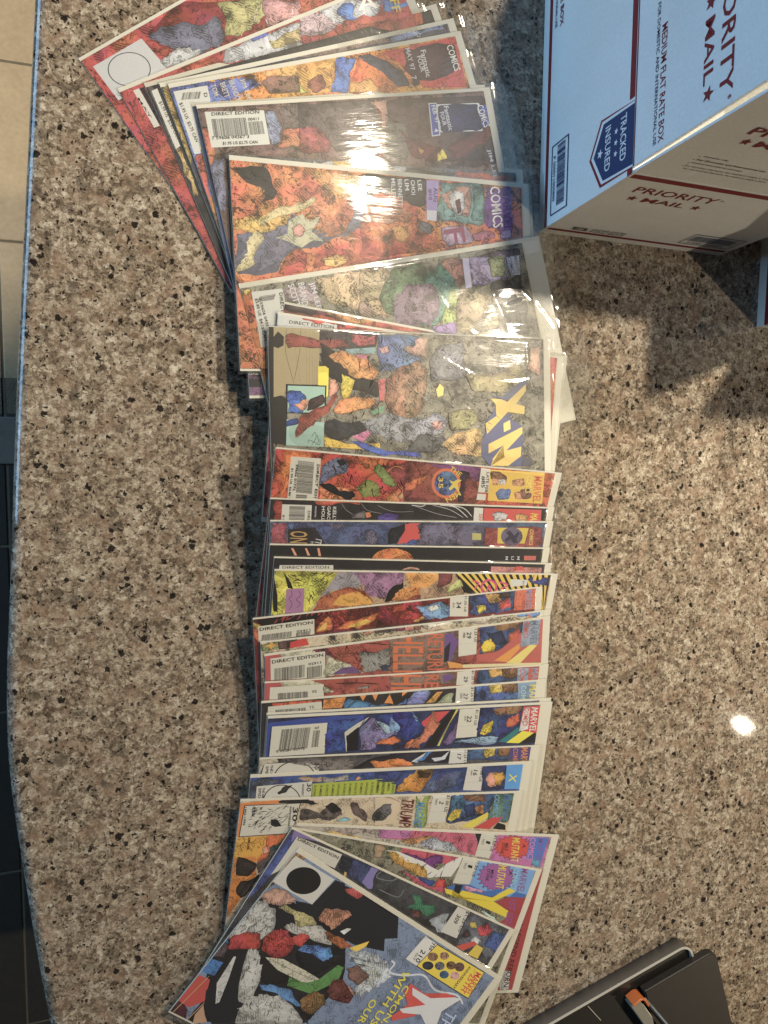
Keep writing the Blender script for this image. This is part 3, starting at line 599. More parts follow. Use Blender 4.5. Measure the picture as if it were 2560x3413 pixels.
["P",[0.297,0.202,0.438],0.5,[154.8,-63.0,179.4,-62.8,177.1,-72.5,158.4,-68.1]]]},
{"M": [[0.09329, 0.13273, 0.0204], [0.99268, -0.12069, 0.00362], [0.12075, 0.99224, -0.02977], [-0.0, 0.02999, 0.99955]], "L": 266.0, "base": [0.217, 0.066, 0.061], "bd": 0.8, "wr": 1.2, "bag": 30.0, "mg": [4.0, 5.0], "label": "thin dark brown and orange strip of a bagged comic just above the standing barcode strip", "ops": [
["P",[0.047,0.029,0.039],0.8,[0.1,-1.2,20.5,-0.4,40.1,-2.0,39.4,-6.4,19.1,-7.0,1.2,-7.2]],
["P",[0.152,0.049,0.078],0.7,[28.0,-0.1,39.9,-1.0,35.2,-7.2,27.6,-6.5]],
["P",[0.654,0.329,0.147],0.9,[34.9,-4.1,50.9,-1.1,91.3,-2.2,91.9,-7.5,51.6,-7.3]],
["P",[0.501,0.096,0.061],0.8,[11.9,-8.4,35.1,-6.1,62.7,-8.5,52.1,-12.6,15.3,-10.9]],
["P",[0.594,0.249,0.104],0.9,[64.3,-0.2,81.3,-1.9,102.0,-2.4,99.0,-6.3,64.9,-6.0]],
["P",[0.478,0.11,0.078],0.6,[64.9,-6.0,98.9,-5.2,122.1,-4.3,127.2,-7.8,65.9,-14.4]]]},
{"M": [[0.08716, 0.12361, 0.02303], [0.99578, -0.09173, 0.00275], [0.09177, 0.99533, -0.02986], [0.0, 0.02999, 0.99955]], "L": 266.0, "base": [0.537, 0.082, 0.057], "bd": 0.8, "wr": 1.0, "bag": 50.0, "mg": [3.0, 5.0], "label": "bagged comic with white barcode strip tucked directly behind the big golden-lettered comic", "ops": [
["P",[0.594,0.622,0.656],0.0,[1.1,-1.5,19.7,-0.6,19.3,-2.3,49.8,-3.6,50.2,-8.0,-6.3,-12.9]],
["P",[0.444,0.468,0.505],0.0,[11.6,2.7,30.0,2.5,30.1,1.0,11.7,1.2]],
["T","DIRECT EDITION",[0.031,0.028,0.03],[10.1,-8.6],[37.3,1.3],[0.1,2.7]],
["P",[0.668,0.091,0.057],0.5,[19.7,-0.6,48.4,0.2,47.8,-4.7,21.0,-4.1]],
["P",[0.217,0.037,0.039],0.6,[48.4,0.2,56.0,0.3,56.5,-4.9,49.8,-3.8]],
["P",[0.654,0.11,0.065],0.6,[56.0,0.3,69.2,1.2,67.4,-4.4,56.5,-4.9]],
["P",[0.501,0.115,0.074],0.5,[69.5,0.2,98.8,-0.7,131.4,-2.4,70.2,-9.3]]]},
{"M": [[0.07801, 0.1111, 0.02588], [0.99991, 0.01306, -0.00039], [-0.01306, 0.99946, -0.02998], [0.0, 0.02999, 0.99955]], "L": 258.0, "base": [0.255, 0.241, 0.207], "bd": 1.0, "wr": 3.0, "bag": 4.0, "mg": [1.0, 2.0], "label": "large bagged comic with golden slanted letters and olive cover under glare at the fan's middle", "ops": [
["P",[0.027,0.025,0.03],0.2,[1.7,-0.4,6.1,-0.6,1.9,-124.4,-3.4,-124.3]],
["P",[0.401,0.338,0.207],0.05,[5.4,-1.1,43.3,-1.1,41.2,-46.4,15.5,-46.9,11.8,-55.8,3.8,-57.6]],
["K",[0.044,0.037,0.03],0.2,[15.9,-1.5,14.5,-19.8,20.9,-46.8]],
["K",[0.044,0.037,0.03],0.2,[20.4,-1.3,26.3,-46.7]],
["K",[0.044,0.037,0.03],0.2,[27.5,-1.4,26.1,-19.4,21.0,-43.3]],
["K",[0.044,0.037,0.03],0.2,[31.1,-1.5,31.7,-46.6]],
["K",[0.044,0.037,0.03],0.2,[34.7,-1.5,33.5,-46.5]],
["K",[0.044,0.037,0.03],0.2,[36.9,-1.4,36.2,-46.5]],
["K",[0.044,0.037,0.03],0.2,[39.2,-1.3,38.0,-46.5]],
["K",[0.044,0.037,0.03],0.2,[41.2,-1.2,39.4,-46.4]],
["P",[0.029,0.027,0.03],0.2,[5.2,-8.9,8.8,-4.4,13.5,-8.5,12.9,-15.5,8.4,-17.9,4.9,-16.7]],
["P",[0.029,0.027,0.03],0.2,[2.9,-57.6,10.0,-55.8,15.2,-59.2,13.3,-96.2,5.2,-98.8,1.9,-91.8]],
["P",[0.255,0.202,0.115],0.3,[5.3,-95.3,11.5,-95.3,6.4,-120.9,1.2,-117.3]],
["P",[0.07,0.059,0.069],0.9,[43.3,-1.6,91.7,-2.8,90.9,-17.1,63.5,-18.1,42.5,-12.6]],
["P",[0.478,0.105,0.154],0.8,[71.3,-4.4,91.2,-3.5,91.0,-11.7,78.6,-14.0,70.2,-10.7]],
["P",[0.135,0.195,0.438],1.0,[91.7,-2.8,131.1,-4.2,130.6,-28.7,114.8,-30.1,103.1,-33.2,93.4,-34.4]],
["P",[0.537,0.329,0.377],0.8,[93.8,-14.3,101.6,-12.2,103.4,-17.6,96.6,-19.7]],
["P",[0.306,0.078,0.065],0.4,[15.8,-6.7,20.2,-5.2,30.9,-7.8,45.3,-10.8,62.8,-8.7,68.3,-14.4,51.5,-16.7,39.7,-16.3,27.1,-15.9,17.2,-18.0,14.7,-12.8]],
["P",[0.255,0.405,0.471],0.2,[64.5,-16.7,91.0,-14.0,90.7,-19.4,66.3,-19.8]],
["P",[0.562,0.175,0.28],0.2,[73.4,-21.2,83.0,-20.7,82.9,-24.7,73.7,-24.2]],
["P",[0.031,0.028,0.033],0.6,[42.5,-11.8,52.4,-17.6,67.0,-29.7,83.6,-41.9,93.7,-43.5,92.1,-56.3,71.2,-50.3,57.3,-43.4,50.0,-40.0]],
["P",[0.74,0.338,0.134],0.5,[49.6,-22.6,63.5,-18.1,72.8,-22.3,84.1,-24.6,93.4,-35.3,89.4,-41.7,74.2,-41.2,62.3,-30.7]],
["P",[0.77,0.665,0.069],0.1,[41.1,-31.5,47.1,-31.1,50.0,-33.0,48.9,-55.2,44.9,-59.7,40.7,-46.4]],
["P",[0.654,0.329,0.251],0.4,[50.0,-42.6,54.6,-41.6,57.7,-46.9,55.2,-53.3,49.6,-56.9]],
["P",[0.017,0.017,0.021],0.0,[14.1,-46.6,47.8,-47.1,46.3,-70.6,13.5,-70.2]],
["P",[0.323,0.504,0.451],0.1,[15.5,-47.8,46.6,-48.1,45.1,-69.5,14.7,-69.4]],
["P",[0.038,0.126,0.519],0.6,[15.4,-52.2,26.1,-52.0,30.5,-57.2,29.4,-63.4,26.5,-69.7,14.8,-68.9]],
["P",[0.711,0.329,0.224],0.4,[19.6,-62.7,29.5,-58.1,33.1,-60.7,29.3,-67.0,25.7,-67.9]],
["P",[0.06,0.037,0.039],0.7,[30.2,-67.9,33.1,-59.0,44.2,-54.3,45.8,-60.6,38.4,-66.0]],
["P",[0.314,0.48,0.451],0.05,[13.9,-75.1,44.9,-77.6,44.1,-97.8,12.8,-96.2]],
["K",[0.021,0.034,0.036],0.3,[31.5,-94.5,31.5,-91.9,39.5,-94.6,38.7,-87.4]],
["K",[0.021,0.034,0.036],0.3,[33.9,-96.3,37.8,-90.1,37.0,-85.6,34.1,-89.2]],
["K",[0.021,0.034,0.036],0.3,[36.7,-95.4,40.8,-95.5,40.9,-91.0]],
["P",[0.025,0.049,0.224],0.4,[13.4,-76.8,22.8,-74.1,23.6,-78.5,13.7,-81.2]],
["P",[0.306,0.07,0.057],0.5,[20.6,-90.1,21.7,-82.1,25.6,-72.3,43.9,-64.2,55.2,-53.3,57.5,-55.9,50.2,-67.7,38.1,-75.8,27.0,-85.6]],
["P",[0.755,0.609,0.093],0.3,[60.3,-37.0,72.3,-42.1,66.3,-56.7,61.2,-57.7]],
["K",[0.501,0.066,0.046],0.41,[67.6,-41.3,63.5,-56.7]],
["K",[0.501,0.066,0.046],0.41,[70.4,-42.2,65.9,-56.2]],
["P",[0.74,0.338,0.134],0.5,[53.9,-69.9,56.9,-59.5,71.0,-55.7,89.9,-59.1,85.0,-65.5,70.7,-68.4]],
["P",[0.601,0.143,0.154],0.2,[92.3,-41.7,98.6,-39.7,97.6,-59.9,93.6,-59.0]],
["P",[0.401,0.202,0.147],1.0,[99.0,-41.5,114.8,-29.2,130.7,-23.2,129.8,-68.8,113.9,-74.5,99.5,-61.7]],
["P",[0.217,0.411,0.28],0.2,[84.9,-68.2,97.6,-62.6,96.4,-69.1,86.8,-71.0]],
["P",[0.044,0.046,0.055],0.7,[45.4,-76.7,75.2,-76.5,86.6,-78.3,90.3,-86.5,70.3,-87.4,65.5,-91.0,52.4,-93.7,45.2,-86.5]],
["P",[0.588,0.188,0.377],0.2,[68.3,-89.7,89.4,-80.8,89.4,-82.9,77.7,-93.8]],
["P",[0.306,0.319,0.377],0.9,[77.1,-77.4,99.4,-69.0,119.8,-74.4,129.7,-73.4,129.2,-94.0,103.7,-93.0,84.5,-86.5]],
["P",[0.8,0.555,0.093],0.2,[44.6,-89.2,65.4,-95.6,93.0,-94.8,92.8,-101.2,44.9,-97.7]],
["P",[0.06,0.126,0.519],0.7,[63.6,-91.0,84.3,-95.7,96.7,-102.2,129.1,-99.6,129.0,-107.1,84.2,-102.1]],
["P",[0.537,0.338,0.3],0.6,[117.4,-5.6,138.4,-3.9,136.9,-22.0,126.9,-20.5,117.1,-16.2]],
["P",[0.086,0.132,0.31],0.9,[117.4,-4.3,126.2,-5.3,126.6,-12.2,117.2,-12.5]],
["P",[0.371,0.233,0.154],1.0,[116.8,-30.1,126.8,-24.2,135.7,-29.5,136.4,-44.4,129.9,-68.8,115.9,-74.4]],
["P",[0.601,0.338,0.26],0.6,[236.9,-10.1,248.3,-7.7,246.6,-34.3,233.4,-28.7]],
["P",[0.217,0.217,0.251],0.9,[147.1,-12.4,169.7,-6.8,173.3,-36.0,142.5,-42.4,138.8,-26.6]],
["P",[0.342,0.301,0.176],0.9,[171.3,-34.2,196.5,-35.5,224.7,-21.2,233.3,-34.6,209.1,-48.7,179.4,-49.2]],
["P",[0.342,0.358,0.438],0.6,[115.9,-76.3,130.8,-74.4,146.0,-68.6,155.1,-76.1,149.8,-86.5,127.5,-87.5,115.6,-87.4]],
["P",[0.119,0.121,0.14],0.9,[127.5,-88.4,149.7,-87.5,154.7,-95.0,139.3,-103.5,115.3,-102.3]],
["P",[0.8,0.595,0.154],0.1,[144.9,-48.9,148.5,-43.4,152.1,-46.9,151.4,-53.5,146.3,-55.2]],
["P",[0.601,0.338,0.332],0.6,[139.3,-78.1,143.9,-75.2,150.4,-77.1,150.9,-82.7,142.7,-83.9]],
["P",[0.614,0.422,0.191],0.8,[149.6,-95.0,164.2,-85.6,187.2,-83.6,188.9,-106.8,165.9,-105.6,157.7,-101.7]],
["P",[0.297,0.283,0.147],1.0,[156.2,-68.5,177.0,-64.5,185.3,-74.0,172.5,-83.7,158.0,-83.7]],
["P",[0.104,0.115,0.233],0.1,[187.0,-94.2,191.4,-86.5,191.6,-76.9,209.0,-54.5,215.3,-68.0,216.9,-73.8,228.8,-80.1,228.7,-86.5,227.2,-116.0,195.2,-115.6,186.8,-105.8]],
["P",[0.104,0.115,0.233],0.1,[197.3,-53.2,209.0,-54.0,232.2,-36.6,233.2,-42.4,214.4,-57.3]],
["P",[0.654,0.492,0.14],0.1,[196.8,-55.8,206.9,-56.0,213.3,-58.3,232.1,-42.4,232.2,-48.3,222.0,-60.2,230.9,-62.0,230.2,-69.4,213.8,-67.4,193.0,-87.1,191.5,-77.8,202.5,-71.0,201.6,-60.4]],
["P",[0.8,0.595,0.168],0.1,[209.2,-77.8,215.8,-74.6,216.4,-82.6,209.6,-85.5]],
["P",[0.696,0.517,0.147],0.1,[194.2,-96.2,228.2,-80.6,228.2,-86.5,211.6,-102.1,226.9,-98.5,226.3,-107.1,213.5,-115.8,196.3,-115.6,198.5,-109.8,209.8,-108.0,197.4,-110.0,208.9,-97.2,194.1,-104.5]],
["P",[0.114,0.11,0.147],0.2,[227.3,-107.1,230.7,-105.2,230.6,-109.1,237.8,-109.2,237.7,-116.1,227.8,-116.0]],
["S",[0.019,0.017,0.021],46,[45.4,-5.5,131.0,-5.6,129.2,-96.8,56.2,-87.4]],
["S",[0.025,0.023,0.028],40,[119.3,-6.0,209.7,-10.1,204.4,-77.8,186.8,-106.8,117.3,-101.4]]]},
{"M": [[0.07988, 0.01352, 0.0535], [0.99648, -0.0819, -0.01808], [0.08372, 0.95857, 0.27228], [-0.00497, -0.27283, 0.96205]], "L": 258.0, "base": [0.537, 0.091, 0.057], "bd": 0.8, "wr": 1.2, "bag": 4.0, "mg": [2.0, 3.0], "label": "red bagged comic with barcode box, round orange emblem and number 85", "ops": [
["P",[0.755,0.217,0.074],0.4,[6.6,-1.7,23.3,-2.3,30.4,-4.2,13.0,-7.0,8.7,-41.3,7.8,-26.5]],
["P",[0.661,0.665,0.64],0.0,[13.0,-6.6,37.0,-6.2,38.8,-40.6,14.2,-41.1]],
["B",[0.026,0.025,0.03],60,[18.8,-9.5],[1.6,-26.5],[13.2,-0.4]],
["B",[0.026,0.025,0.03],14,[20.8,-37.4],[0.2,-5.8],[9.0,0.1]],
["T","DIRECT EDITION",[0.026,0.025,0.03],[34.5,-11.2],[2.3,-41.7],[2.1,0.0]],
["T","59606 01772",[0.037,0.034,0.039],[17.7,-12.6],[0.2,-21.8],[1.8,-0.1]],
["T","$1.99 US  $2.80 CA",[0.037,0.034,0.039],[14.3,-16.0],[0.5,-29.4],[1.8,-0.0]],
["P",[0.158,0.188,0.332],0.8,[38.1,-14.4,42.8,-7.9,49.3,-4.3,58.2,-5.7,61.9,-12.4,58.2,-17.6,51.3,-18.6,45.0,-23.5,37.8,-27.7]],
["P",[0.025,0.025,0.036],0.4,[49.7,-7.3,55.4,-4.6,58.6,-8.3,53.8,-11.3]],
["P",[0.562,0.074,0.053],0.5,[61.2,-8.0,83.4,-7.0,84.5,-14.1,70.6,-28.8,61.0,-24.1]],
["P",[0.21,0.283,0.109],0.7,[82.2,-9.8,85.9,-5.9,92.2,-10.8,97.6,-15.8,105.6,-24.3,100.3,-25.6,91.0,-19.9,83.6,-14.2]],
["P",[0.24,0.283,0.104],0.6,[69.6,-27.9,77.4,-20.6,87.8,-22.9,90.7,-34.6,76.4,-36.6]],
["P",[0.74,0.257,0.127],0.8,[37.9,-28.5,52.7,-28.3,65.4,-30.1,71.7,-36.0,66.9,-40.0,39.6,-41.0]],
["P",[0.021,0.021,0.03],0.5,[37.8,-27.7,47.1,-26.0,57.0,-33.4,66.5,-30.9,70.0,-36.1,63.4,-40.2]],
["P",[0.297,0.066,0.069],0.4,[88.9,-7.5,120.9,-1.1,123.7,-15.5,108.1,-22.3,97.6,-15.8]],
["P",[0.668,0.274,0.127],0.7,[96.8,-37.9,105.2,-27.1,114.8,-18.1,123.7,-15.5,125.4,-24.7,112.1,-34.1,105.3,-38.3]],
["P",[0.588,0.379,0.224],0.4,[106.3,-33.5,116.0,-24.5,118.5,-28.0,109.6,-36.1]],
["P",[0.232,0.283,0.104],0.5,[110.9,-37.9,126.1,-28.4,127.9,-37.7]],
["K",[0.785,0.329,0.115],0.29,[93.5,-13.4,99.8,-7.4,107.5,-8.6]],
["P",[0.306,0.082,0.078],0.5,[107.8,-2.2,177.0,-1.9,181.7,-36.0,114.4,-38.6]],
["P",[0.601,0.202,0.093],0.6,[111.2,-21.1,122.5,-15.6,130.4,-12.2,126.1,-20.0,118.0,-27.1,112.4,-27.5]],
["P",[0.225,0.091,0.233],0.3,[126.4,-1.5,177.1,-1.4,177.0,-15.1,162.3,-6.8,148.2,-5.2]],
["P",[0.06,0.037,0.065],0.5,[156.5,-7.3,168.3,-7.3,167.9,-33.0,162.2,-34.4]],
["P",[0.297,0.078,0.078],0.4,[164.8,-14.2,170.8,-9.9,174.1,-24.9,167.7,-32.1]],
["O",[0.668,0.168,0.069],0.2,[148.2,-18.5],[13.3,1.0],[2.7,-13.2]],
["Q",[0.104,0.175,0.401],0.8,[148.2,-18.5],[10.8,0.8],[2.2,-10.8]],
["P",[0.711,0.595,0.121],0.1,[150.3,-15.3,154.4,-16.4,157.9,-14.2,162.1,-14.4,158.6,-17.5,162.3,-25.7,156.5,-21.4,153.2,-24.5,151.3,-22.8,154.0,-18.8]],
["T","THE",[0.74,0.555,0.115],[148.4,-6.1],[11.0,-5.8],[1.8,3.5]],
["T","MEN",[0.74,0.555,0.115],[161.0,-23.9],[-11.2,-7.9],[3.3,-3.9]],
["T","35",[0.74,0.555,0.115],[140.0,-13.3],[2.0,-10.1],[4.2,0.3]],
["P",[0.668,0.665,0.656],0.0,[177.6,-2.3,186.7,-2.5,189.3,-23.8,179.5,-24.1]],
["T","LATE FEB",[0.044,0.04,0.042],[183.7,-5.6],[2.5,-18.0],[2.6,0.0]],
["T","#85",[0.044,0.04,0.042],[179.5,-9.2],[1.8,-10.5],[3.8,0.1]],
["P",[0.654,0.665,0.672],0.0,[179.3,-25.3,187.6,-25.5,188.2,-30.9,179.6,-31.1]],
["P",[0.74,0.504,0.098],0.1,[186.8,-2.9,240.2,-1.4,245.0,-30.3,190.3,-31.1]],
["P",[0.255,0.132,0.078],0.8,[187.8,-4.8,195.7,-4.1,203.9,-8.2,204.3,-14.0,197.5,-11.6,189.3,-11.3]],
["P",[0.641,0.338,0.207],0.6,[190.1,-10.3,197.3,-10.7,196.6,-16.5,191.6,-16.9]],
["P",[0.601,0.595,0.656],0.6,[196.3,-10.7,203.4,-10.2,204.5,-14.9,198.6,-16.3]],
["P",[0.601,0.329,0.199],0.6,[209.7,-10.7,220.5,-7.9,223.2,-14.5,212.1,-16.3]],
["P",[0.135,0.21,0.451],0.7,[196.2,-23.3,201.3,-19.0,210.8,-19.3,210.8,-28.1,200.8,-29.8]],
["P",[0.255,0.149,0.115],0.8,[220.0,-18.6,230.2,-16.9,232.4,-25.6,223.2,-27.2]],
["P",[0.601,0.329,0.199],0.6,[214.5,-22.0,221.5,-20.5,223.2,-27.2,217.0,-27.7]],
["T","COMICS",[0.785,0.595,0.147],[223.1,-5.7],[1.8,-15.5],[5.9,-0.2]],
["T","MARVEL",[0.601,0.1,0.065],[230.6,-5.3],[4.4,-24.3],[8.0,0.1]],
["S",[0.044,0.011,0.012],24,[37.0,-3.2,121.1,-2.0,127.5,-35.8,42.1,-39.9]]]},
{"M": [[0.07667, -0.02622, 0.04311], [0.99875, -0.04958, -0.00566], [0.04953, 0.97122, 0.23298], [-0.00606, -0.23297, 0.97246]], "L": 258.0, "base": [0.038, 0.034, 0.042], "bd": 0.5, "wr": 1.0, "bag": 6.0, "mg": [2.0, 3.0], "label": "black bagged comic with white names, red title corner and barcode below the red 85 comic", "ops": [
["P",[0.352,0.052,0.057],0.5,[4.7,-2.0,9.8,-2.7,10.1,-18.6,3.8,-18.8]],
["P",[0.641,0.149,0.093],0.5,[34.8,-1.7,75.4,-1.4,73.9,-4.1,40.4,-5.2]],
["P",[0.661,0.672,0.672],0.0,[10.0,-5.5,34.1,-5.4,34.7,-19.7,10.3,-20.4]],
["B",[0.026,0.025,0.03],26,[16.0,-6.9],[0.4,-12.4],[12.8,0.1]],
["T","DIRECT",[0.026,0.025,0.03],[31.1,-10.2],[0.6,-15.1],[2.2,-0.0]],
["T","$1",[0.037,0.034,0.039],[10.9,-14.1],[-0.0,-4.0],[1.7,-0.1]],
["T","KELLY",[0.74,0.771,0.8],[51.8,-6.2],[0.9,-13.1],[2.8,0.0]],
["T","GARCIA",[0.74,0.771,0.8],[47.1,-5.9],[0.9,-15.3],[2.8,-0.0]],
["T","HOLL",[0.74,0.771,0.8],[42.4,-6.1],[0.8,-12.6],[2.8,0.0]],
["T","WWW.",[0.601,0.622,0.74],[36.6,-5.8],[0.4,-10.3],[1.6,-0.0]],
["K",[0.297,0.283,0.348],0.29,[58.6,-2.8,63.7,-9.0,72.2,-13.3]],
["K",[0.297,0.283,0.348],0.29,[75.5,-2.3,81.7,-8.4,94.8,-10.8]],
["K",[0.297,0.283,0.348],0.29,[89.3,-3.6,103.8,-8.7,122.6,-8.1]],
["P",[0.082,0.059,0.332],0.5,[90.5,-13.7,98.4,-9.8,109.8,-11.3,108.6,-16.9,91.9,-17.4]],
["P",[0.77,0.283,0.115],0.2,[80.1,-10.5,84.1,-10.0,85.5,-13.8,81.5,-14.9]],
["P",[0.183,0.168,0.199],0.6,[67.5,-11.6,79.0,-8.5,80.6,-14.9,69.8,-16.1]],
["K",[0.654,0.665,0.74],0.49,[119.6,-2.6,129.2,-3.3,132.7,-1.3]],
["K",[0.444,0.433,0.505],0.29,[123.5,-3.4,143.6,-9.4,163.7,-12.6]],
["K",[0.501,0.492,0.578],0.39,[138.6,-2.0,154.7,-5.3,169.7,-12.5]],
["K",[0.601,0.609,0.656],0.59,[145.3,-1.8,160.2,-3.2,173.7,-12.4]],
["K",[0.601,0.609,0.656],0.59,[154.1,-1.5,168.3,-3.9,177.5,-11.3]],
["P",[0.668,0.68,0.689],0.0,[178.1,-2.8,187.0,-3.1,188.2,-15.9,179.5,-16.1]],
["T","SEP",[0.537,0.074,0.065],[183.6,-8.2],[0.8,-7.7],[3.5,-0.1]],
["P",[0.601,0.07,0.069],0.1,[187.7,-3.1,244.8,-2.9,246.3,-14.4,188.9,-15.5]],
["P",[0.601,0.595,0.689],0.7,[195.2,-7.9,203.0,-5.7,211.8,-8.4,210.6,-13.3,199.3,-13.6]],
["P",[0.654,0.379,0.168],0.7,[219.1,-8.2,225.2,-7.0,232.9,-8.8,231.8,-13.8,221.3,-14.0]],
["T","MAR",[0.785,0.595,0.115],[234.6,-6.3],[0.3,-9.4],[7.6,-0.9]]]},
{"M": [[0.07682, -0.04432, 0.03976], [0.99957, -0.02933, -0.00044], [0.02869, 0.97467, 0.22182], [-0.00607, -0.22173, 0.97509]], "L": 258.0, "base": [0.086, 0.115, 0.233], "bd": 0.6, "wr": 1.1, "bag": 4.0, "mg": [2.0, 3.0], "label": "slate blue bagged comic with gold lettering at its foot and round purple emblem", "ops": [
["P",[0.401,0.105,0.154],0.3,[2.9,-2.4,13.3,-2.6,15.7,-20.9,2.4,-20.4]],
["P",[0.099,0.168,0.377],0.6,[13.8,-3.6,20.6,-3.2,18.4,-9.9]],
["P",[0.038,0.037,0.049],0.2,[14.9,-8.1,37.2,-6.3,47.0,-21.0,15.6,-20.9]],
["T","ONSLAUGHT",[0.537,0.329,0.127],[16.6,-9.4],[0.6,-40.6],[14.7,-0.7]],
["T","IT",[0.601,0.622,0.706],[38.3,-16.2],[-0.6,-4.6],[5.3,-1.1]],
["T","HAS",[0.501,0.504,0.578],[33.8,-18.5],[-0.1,-6.9],[3.5,-0.3]],
["P",[0.091,0.126,0.29],0.5,[37.0,-3.6,100.1,-4.3,103.7,-21.4,47.9,-21.0]],
["P",[0.152,0.143,0.251],0.5,[49.3,-3.1,62.6,-3.5,58.5,-8.0,51.3,-7.1]],
["P",[0.183,0.175,0.3],0.5,[80.4,-10.8,85.7,-8.0,92.0,-16.4,90.6,-21.3,82.3,-21.2]],
["P",[0.029,0.029,0.046],0.4,[100.9,-21.3,102.3,-7.1,118.7,-2.5,108.3,-20.2]],
["P",[0.601,0.07,0.078],0.05,[118.3,-2.5,128.2,-2.5,129.9,-17.5,109.4,-21.4]],
["P",[0.053,0.105,0.377],0.5,[118.8,-20.3,129.8,-16.5,130.4,-21.5]],
["P",[0.601,0.07,0.078],0.05,[114.7,-3.3,126.0,-2.5,130.2,-14.6,116.6,-21.2]],
["P",[0.053,0.105,0.377],0.5,[116.6,-21.7,123.7,-16.5,130.2,-22.3]],
["P",[0.158,0.149,0.26],0.7,[126.7,-2.5,188.8,-4.2,192.4,-23.6,126.4,-23.2,130.4,-15.6]],
["P",[0.501,0.468,0.199],0.1,[178.2,-11.3,186.9,-11.6,187.8,-17.7,179.1,-17.7]],
["P",[0.371,0.082,0.093],0.3,[189.6,-5.9,247.4,-5.8,249.6,-24.2,191.7,-23.8]],
["P",[0.641,0.504,0.078],0.1,[202.5,-6.4,233.4,-6.7,231.6,-21.4,204.2,-21.2]],
["Q",[0.152,0.126,0.233],0.3,[217.6,-14.6],[10.8,-0.0],[1.4,-8.8]],
["P",[0.047,0.037,0.078],0.1,[210.9,-10.8,214.8,-8.9,219.8,-13.8,223.4,-9.8,224.7,-11.8,222.4,-16.8,225.1,-20.8,219.9,-20.8,217.1,-16.8,212.3,-19.8,211.0,-17.8,214.5,-13.8]],
["T","COMICS",[0.696,0.555,0.104],[234.7,-7.7],[1.5,-15.3],[3.9,-0.2]],
["T","MARVEL",[0.183,0.034,0.053],[239.0,-6.8],[1.9,-17.1],[4.8,-0.3]]]},
{"M": [[0.07665, -0.06377, 0.03636], [0.99874, -0.04988, -0.00512], [0.04991, 0.97883, 0.19848], [-0.00488, -0.19849, 0.98009]], "L": 258.0, "base": [0.025, 0.024, 0.03], "bd": 0.15, "wr": 1.1, "bag": 4.0, "mg": [2.0, 3.0], "label": "black bagged comic strip with orange disc and three orange slashes", "ops": [
["Q",[0.668,0.21,0.069],0.6,[106.5,-13.6],[18.7,0.1],[1.2,-10.7]],
["P",[0.711,0.329,0.224],0.1,[17.8,-3.9,19.7,-3.8,23.3,-10.1,21.1,-10.1]],
["P",[0.711,0.329,0.224],0.1,[29.3,-3.7,30.8,-3.7,34.2,-10.0,31.9,-10.0]],
["P",[0.711,0.329,0.224],0.1,[39.6,-3.6,41.4,-3.5,43.4,-10.4,41.3,-10.4]],
["P",[0.537,0.115,0.109],0.1,[232.2,-8.2,244.8,-8.3,244.9,-12.5,232.9,-12.6]],
["P",[0.668,0.21,0.069],0.6,[116.7,-6.3,124.1,-11.0,117.3,-11.1]],
["T","M",[0.601,0.622,0.74],[213.5,-9.0],[0.2,-3.2],[2.8,-0.2]],
["T","LI",[0.601,0.622,0.74],[219.4,-9.0],[0.3,-3.2],[2.8,-0.1]],
["T","M",[0.601,0.622,0.74],[225.3,-8.9],[0.2,-3.2],[2.8,-0.2]]]},
{"M": [[0.08012, -0.07456, 0.03519], [0.99781, -0.06568, -0.00777], [0.06596, 0.97984, 0.18856], [-0.00477, -0.18866, 0.98203]], "L": 258.0, "base": [0.029, 0.027, 0.035], "bd": 0.2, "wr": 1.1, "bag": 4.0, "mg": [2.0, 3.0], "label": "thin black bagged comic strip with pale barcode strip directly above the yellow cover", "ops": [
["P",[0.641,0.651,0.64],0.0,[5.4,-7.5,50.3,-6.5,50.8,-11.2,5.2,-12.0]],
["T","DIRECT EDITION",[0.044,0.04,0.042],[8.0,-10.5],[39.0,1.0],[-0.2,2.2]],
["P",[0.601,0.329,0.27],0.3,[112.8,-8.8,118.3,-7.0,126.2,-7.6,128.3,-9.7,111.0,-10.0]],
["P",[0.601,0.257,0.27],0.2,[196.0,-4.6,247.8,-4.7,248.6,-10.2,197.1,-11.1]],
["P",[0.601,0.07,0.069],0.2,[217.8,-7.9,221.3,-3.6,227.7,-3.7,231.3,-7.7]]]},
{"M": [[0.08056, -0.08505, 0.03419], [0.998, -0.06309, -0.0044], [0.0628, 0.98047, 0.18638], [-0.00744, -0.18629, 0.98247]], "L": 264.3, "base": [0.478, 0.329, 0.224], "bd": 0.5, "wr": 1.0, "bag": 2.0, "mg": [2.0, 3.0], "label": "yellow and mauve bagged comic with orange dome shapes and black-yellow stripes", "ops": [
["P",[0.668,0.665,0.121],0.6,[-2.3,-2.1,53.8,-1.6,44.4,-16.2,33.8,-35.9,29.0,-43.1,-0.0,-42.9]],
["S",[0.013,0.013,0.015],30,[27.2,-3.4,52.0,-2.1,41.2,-19.9,29.9,-13.5]],
["P",[0.021,0.019,0.023],0.1,[0.6,-7.5,4.5,-22.9,5.7,-37.7,2.1,-36.8,-0.2,-18.4]],
["P",[0.021,0.019,0.023],0.1,[8.0,-2.8,14.8,-11.8,17.0,-17.3,12.6,-16.4]],
["S",[0.044,0.041,0.019],16,[13.3,-3.6,25.5,-4.4,24.8,-15.4,16.0,-15.5]],
["S",[0.021,0.019,0.019],10,[28.7,-20.0,39.3,-19.0,33.4,-32.1,28.8,-30.3]],
["P",[0.352,0.338,0.413],0.2,[53.8,-2.1,75.7,-1.3,73.6,-15.0,48.3,-18.9,33.8,-35.9]],
["P",[0.352,0.188,0.365],0.9,[64.7,-1.9,113.4,-1.1,112.1,-20.4,95.5,-26.3,80.9,-22.5,77.1,-13.0]],
